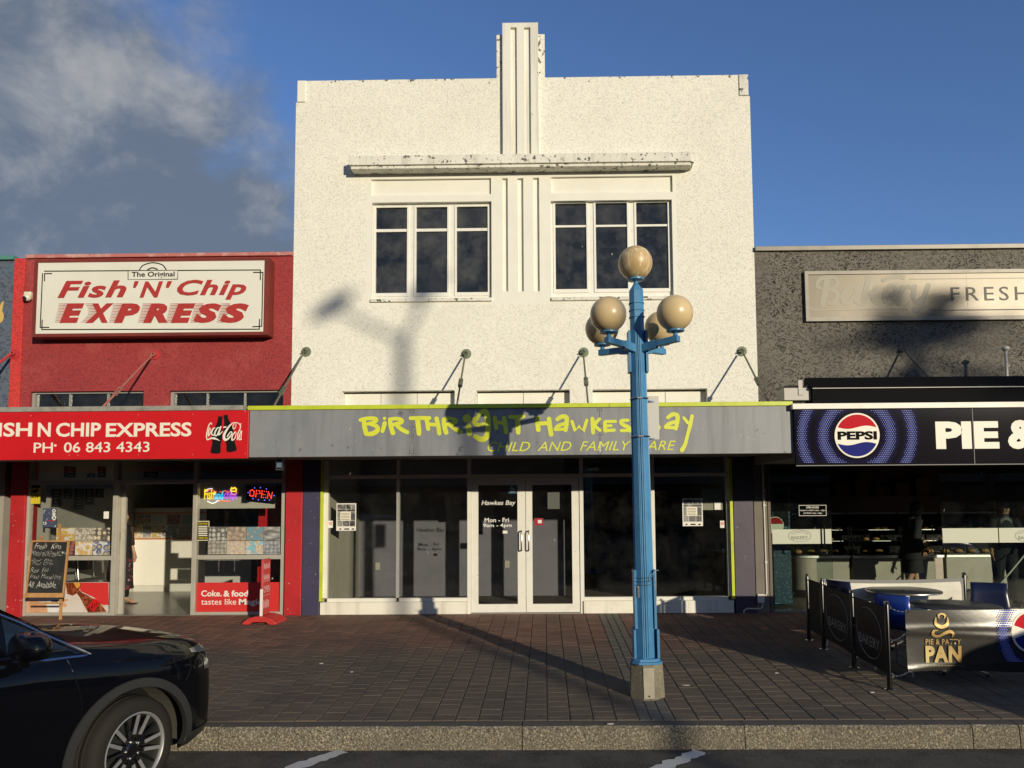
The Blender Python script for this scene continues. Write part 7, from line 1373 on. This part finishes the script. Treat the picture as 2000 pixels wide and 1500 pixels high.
# cleaner with a pole behind the right pane
cp_ = P(1962, 1100, .75); hold = {'L': ((.27, -.10, 1.18), (.22, -.30, 1.00), (-.1, -.8, -.4), 1.1, (0, .3, -1)), 'R': ((-.27, -.02, 1.13), (-.30, -.16, .90), (-.15, -.35, -1), .3, (1, -.2, 0))}
t, bo, jj, LL = figure('person', 'window cleaner in dark clothes holding a pole behind the right bakery glass', (cp_.x, .75, .006), math.radians(0), hold, sk, .04, .05, .97)
hair(t, LL, hairm, low=1.50); eyes(t, LL)
loft('shirt', t, [((0, 0, 1.50), .066, .062), ((0, 0, 1.465), .10, .08), ((0, 0, 1.42), .18, .11), ((0, 0, 1.28), .20, .14), ((0, 0, 1.05), .19, .14), ((0, 0, .84), .20, .15)], blkc); 
for s_, sd in (('L', 1), ('R', -1)):
    a, b = jj['sh'+s_][0], jj['elb'+s_][0]; MB().tube([a+Vector((0, 0, .03)), a.lerp(b, .5), b], [.075, .068, .06], 12).build('sleeve', blkc, t, local=True, smooth='full'); h, k, n_ = jj['hip'+s_][0], jj['knee'+s_][0], jj['ank'+s_][0]; MB().tube([h+Vector((0, 0, .06)), k, n_], [.125, .085, .07], 14).build('trouser_leg', blkc, t, local=True, smooth='full'); f = jj['ball'+s_][0]; MB().ell(f+Vector((0, .05, .01)), (.05, .14, .045), 12, 8).build('shoe', blk, t, local=True, smooth='full')
MB().lathe([(.03, -.012), (.031, 0), (.03, .012)], jj['wristR'][0]+Vector((0, 0, .03)), 12).build('watch', gold, t, local=True)
hp = t.location+Vector(jj['palmL'][0])*.97; pl = thing('cleaning_pole', 'pale cleaning pole with a blue sleeve held behind the right bakery glass', 'pole', (hp.x, hp.y, .1)); d_ = Vector((-.62, -.12, -.60)).normalized(); a_ = hp-d_*.35; b_ = hp+d_*((hp.z-.05)/-d_.z)
MB().tube([a_, b_], .014, 10).build('shaft', cv, pl, smooth=True); q0, q1 = hp.lerp(b_, .62), hp.lerp(b_, .75); MB().tube([q0, q1], .0165, 10).build('sleeve', mat('blue_sleeve', (.04, .22, .4), .5), pl, smooth=True); MB().box(b_.x-.14, b_.x+.14, b_.y-.02, b_.y+.02, .007, .05).build('squeegee_head', blk, pl)

# ================================================================== across the road, behind the camera
def back_off(px, py, Y): p = P(px, py, 0); return Vector((p.x-SUN_RATIO*Y, Y, p.z-Y*math.sqrt(1+SUN_RATIO**2)*math.tan(SUN_EL)))
# tall two-armed street light whose shadow forks on the white wall
YL = -31; jn = back_off(786, 664, YL); tl = thing('tall_street_light', 'tall grey two-armed street light across the road, throwing a forked shadow', 'street light', (jn.x, YL, ROAD)); lm = mat('grey_light_pole', (.25, .25, .25), .5, .5)
MB().tube([(jn.x, YL, ROAD), (jn.x, YL, jn.z)], [.11, .085], 12).build('pole', lm, tl, smooth=True)
for px, py, k in ((652, 600, 0), (842, 560, 1)):
    e_ = back_off(px, py, YL); MB().tube([(jn.x, YL, jn.z-.02), Vector((jn.x, YL, jn.z)).lerp(e_, .5)+Vector((0, 0, -.03)), e_], [.05, .045, .04], 8).build('arm', lm, tl, smooth=True); mb = MB().ell((0, 0, 0), (.40, .2, .13), 14, 8); M = Matrix.Rotation(math.radians(-38 if k == 0 else -45), 4, 'Y')
    for v in mb.v: v.xyz = (M @ v)+e_+Vector((-.03, 0, .02))
    mb.build('lantern', lm, tl, smooth='full')
# palm whose crown shades the bakery wall
YPm = -23; pc = back_off(1785, 712, YPm); pt = thing('palm_tree', 'palm tree across the road, throwing a ragged shadow on the bakery wall', 'palm tree', (pc.x, YPm, ROAD)); mb = MB(); rg = random.Random(5)
mb.tube([(pc.x+.03*math.sin(k), YPm, ROAD+(pc.z-ROAD)*k/16) for k in range(17)], [.17+.02*(k % 2) for k in range(17)], 10); mb.build('trunk', mat('palm_trunk', (.12, .09, .06), .9, bump=(20, .5, .02)), pt, smooth=True)
mb = MB(); mb.flat = True
for k in range(44):
    az = rg.uniform(0, 2*math.pi); el = rg.uniform(-.9, 1.3); ln = rg.uniform(1.2, 2.0); d0 = Vector((math.cos(az)*math.cos(el), math.sin(az)*math.cos(el), math.sin(el))); pts = [pc+d0*ln*s_/8+Vector((0, 0, -.35*ln*(s_/8)**2)) for s_ in range(9)]
    for s_ in range(8):
        a, b = pts[s_], pts[s_+1]; d = (b-a).normalized(); sd = d.cross(Vector((0, 0, 1))).normalized(); mb.q(a-sd*.012, a+sd*.012, b+sd*.012, b-sd*.012)
        if s_ >= 2:
            for sg_ in (-1, 1):
                for q in range(2): c = a.lerp(b, q*.5); l_ = .5*math.sin(math.pi*(s_+q*.5)/9)+.1; e_ = c+(sd*sg_*.75+d*.55+Vector((0, 0, -.25))).normalized()*l_; mb.q(c-d*.03, c+d*.03, e_)
mb.build('crown', mat('palm_frond', (.05, .075, .025), .6), pt)
# low shops opposite, seen only as reflections
for k, (x0, x1, h, col) in enumerate(((-70, -12, 6.4, (.16, .15, .14)), (-11.8, 6, 6.9, (.18, .11, .085)), (6.2, 80, 6.6, (.13, .14, .15)))):
    o = thing('shop_building', ['grey low shop building across the road to the left', 'brick low shop building directly across the road', 'blue-grey low shop building across the road to the right'][k], 'building', ((x0+x1)/2, -38, ROAD), 'low shops across the road'); MB().box(x0, x1, -46, -38, ROAD, h).build('wall', mat('far_wall_%d' % k, col, .8), o); MB().box(x0-.1, x1+.1, -46, -37.9, h, h+.15).build('coping', conc, o); MB().box(x0, x1, -37.99, -35.6, 2.7, 3.1).build('canopy', soff, o)
    n = int((x1-x0)/3.5)
    for i in range(n): a = x0+.5+i*(x1-x0-.5)/n; MB().box(a, a+2.6, -38.03, -37.99, .3, 2.4).build('window', MATS['oven_glass'], o)
# small litter on the footpath
lit_ = [((803, 1331), .03, (.03, .025, .02), 'dark bottle cap on the pavers near the middle of the footpath'), ((1340, 1341), .05, (.45, .42, .36), 'pale paper scrap on the pavers right of the lamp base'), ((1517, 1317), .022, (.7, .68, .62), 'white scrap on the pavers behind the barrier shadow'), ((627, 1298), .025, (.6, .58, .54), 'small white flake on the left pavers'), ((687, 1315), .018, (.6, .58, .54), 'tiny white crumb right of the small white flake'), ((1192, 1417), .03, (.62, .6, .52), 'white wrapper scrap at the kerb edge left of the lamp'), ((1704, 1355), .022, (.7, .68, .62), 'white speck beside the front barrier post')]
for (px, py), s_, col, lb in lit_:
    g = G(px, py); mb = MB(); rg = random.Random(px); n = 7; z = g.z+FT+.001
    pts = [(g.x+s_*(.7+.5*rg.random())*math.cos(k*2*math.pi/n), g.y+s_*.5*(.7+.5*rg.random())*math.sin(k*2*math.pi/n)) for k in range(n)]; mb.zprism(pts, z, z+.004, [(g.x+(x-g.x)*.8, g.y+(y-g.y)*.8) for x, y in pts]); tag(mb.build('litter_scrap', mat('scrap_%d' % px, col, .7)), lb, 'litter', 'litter on the footpath')
leafm = mat('dry_leaf', (.22, .08, .03), .7)
for px, py, lb in ((818, 1452, 'dry brown leaf in the gutter left of centre'), (1525, 1457, 'dark dry leaf in the gutter on the right')):
    g = GR(px, py); mb = MB(); mb.flat = True
    for sd in (-1, 1): mb.q((g.x-.05, g.y, ROAD+.006), (g.x, g.y+sd*.022, ROAD+.02), (g.x+.05, g.y, ROAD+.01))
    tag(mb.build('dry_leaf', leafm), lb, 'leaf')
# window posters
w2_ = lambda px: px[2]-px[0]
for px, lb in (((657, 983, 695.5, 1036.5), 'black and white photo poster in the left window of the empty shop'), ((1333, 973.5, 1372.5, 1027.5), 'black and white photo poster in the right window of the empty shop')):
    o = sheet('photo_poster', lb, 'poster', px, .0485, wv2, 'photo posters in the empty shop'); w2 = px[2]-px[0]; 
    for k, (fx_, fy_, gx_, gy_) in enumerate(((.05, .04, .48, .21), (.50, .04, .74, .21), (.76, .04, .95, .21), (.05, .22, .95, .30), (.05, .31, .22, .62), (.72, .31, .95, .62), (.05, .63, .30, .84), (.32, .63, .66, .84), (.68, .63, .95, .84))):
        H_ = px[3]-px[1]; g_ = (.10, .03, .16, .05, .20, .08, .26, .12, .05)[k]; MB().rbox((px[0]+w2_(px)*fx_, px[1]+H_*fy_, px[0]+w2_(px)*gx_, px[1]+H_*gy_), .0455, .0463).build('photo_print', world_coord(mat('grey_photo_%d' % k, (g_, g_, g_), .4, var=((.42, .41, .38), 13+k, .5, .66, .75))), o)
    MB().rbox((px[0]+w2*.2, px[1]+17, px[2]-w2*.27, px[1]+34), .0445, .0453).build('text_block', cream, o); mb = MB()
    for k in range(5): mb.rbox((px[0]+w2*.24, px[1]+19+k*3, px[2]-w2*.33, px[1]+19.8+k*3), .0438, .0443)
    mb.build('text_lines', blk, o); mb = MB()
    for a_, b_ in ((.15, .25), (.4, .65), (.78, .9)): mb.rbox((px[0]+w2*a_, px[3]-4.5, px[0]+w2*b_, px[3]-2), .0455, .0463)
    mb.build('logo_row', blk, o)
sheet('paper_notice', 'large pale notice sheet taped inside the right window corner', 'notice', (1370.5, 955.5, 1411, 996), .068, mat('pale_notice', (.42, .42, .34), .7)); sheet('paper_notice', 'small white notice overlapping the pale sheet', 'notice', (1395.5, 982, 1407.5, 995.5), .0485, wv2)
sheet('no_smoking_sticker', 'small round red sticker at the left edge of the empty shop window', 'sticker', (641, 1017, 650, 1031), .0485, wv2); sheet('no_smoking_sticker', 'small round red sticker at the right edge of the empty shop window', 'sticker', (1406.5, 1017, 1415, 1031), .0485, wv2)
for o, px in zip([x for x in COL.objects if x.name.startswith('no_smoking_sticker')], ((645.5, 1022.5), (1410.7, 1022.5))): pen = Pen((0, 0), 1, .0455); pen.st(.9, *[(px[0]+2.6*math.cos(t), px[1]+2.8*math.sin(t)) for t in [k*math.pi/5 for k in range(11)]]).st(.9, (px[0]-1.5, px[1]-1.5), (px[0]+1.5, px[1]+1.5), smooth=False); pen.build('red_ring', cokered, o)
sheet('paper_notice', 'grey paper taped inside the right door leaf', 'notice', (1069.5, 961, 1093, 994), .07, mat('grey_notice', (.2, .2, .19), .7)); sheet('lintel_label', 'blank grey label on the glass above the double doors', 'label', (1009, 911, 1038, 922.5), .0485, mat('grey_notice'))
# small fitting under the canopy edge
fq = thing('canopy_fitting', 'small steel fitting hanging under the canopy joint beside the red pier', 'bracket', P(545, 900, -1.7)); a, b, c, d = Rc(539, 890, 552, 916, -1.7); d = cz0+.07
MB().box(a, a+.012, -1.7, -1.62, c, d).build('side_strap', hand, fq); MB().box(b-.012, b, -1.7, -1.62, c, d).build('side_strap', hand, fq); MB().box(a+.013, b-.013, -1.69, -1.63, c+.02, d-.08).build('lamp_glass', mat('pale_blue_glass', (.12, .17, .25), .2), fq); MB().box(a-.002, b+.002, -1.705, -1.615, c-.014, c-.001).build('base_plate', hand, fq)
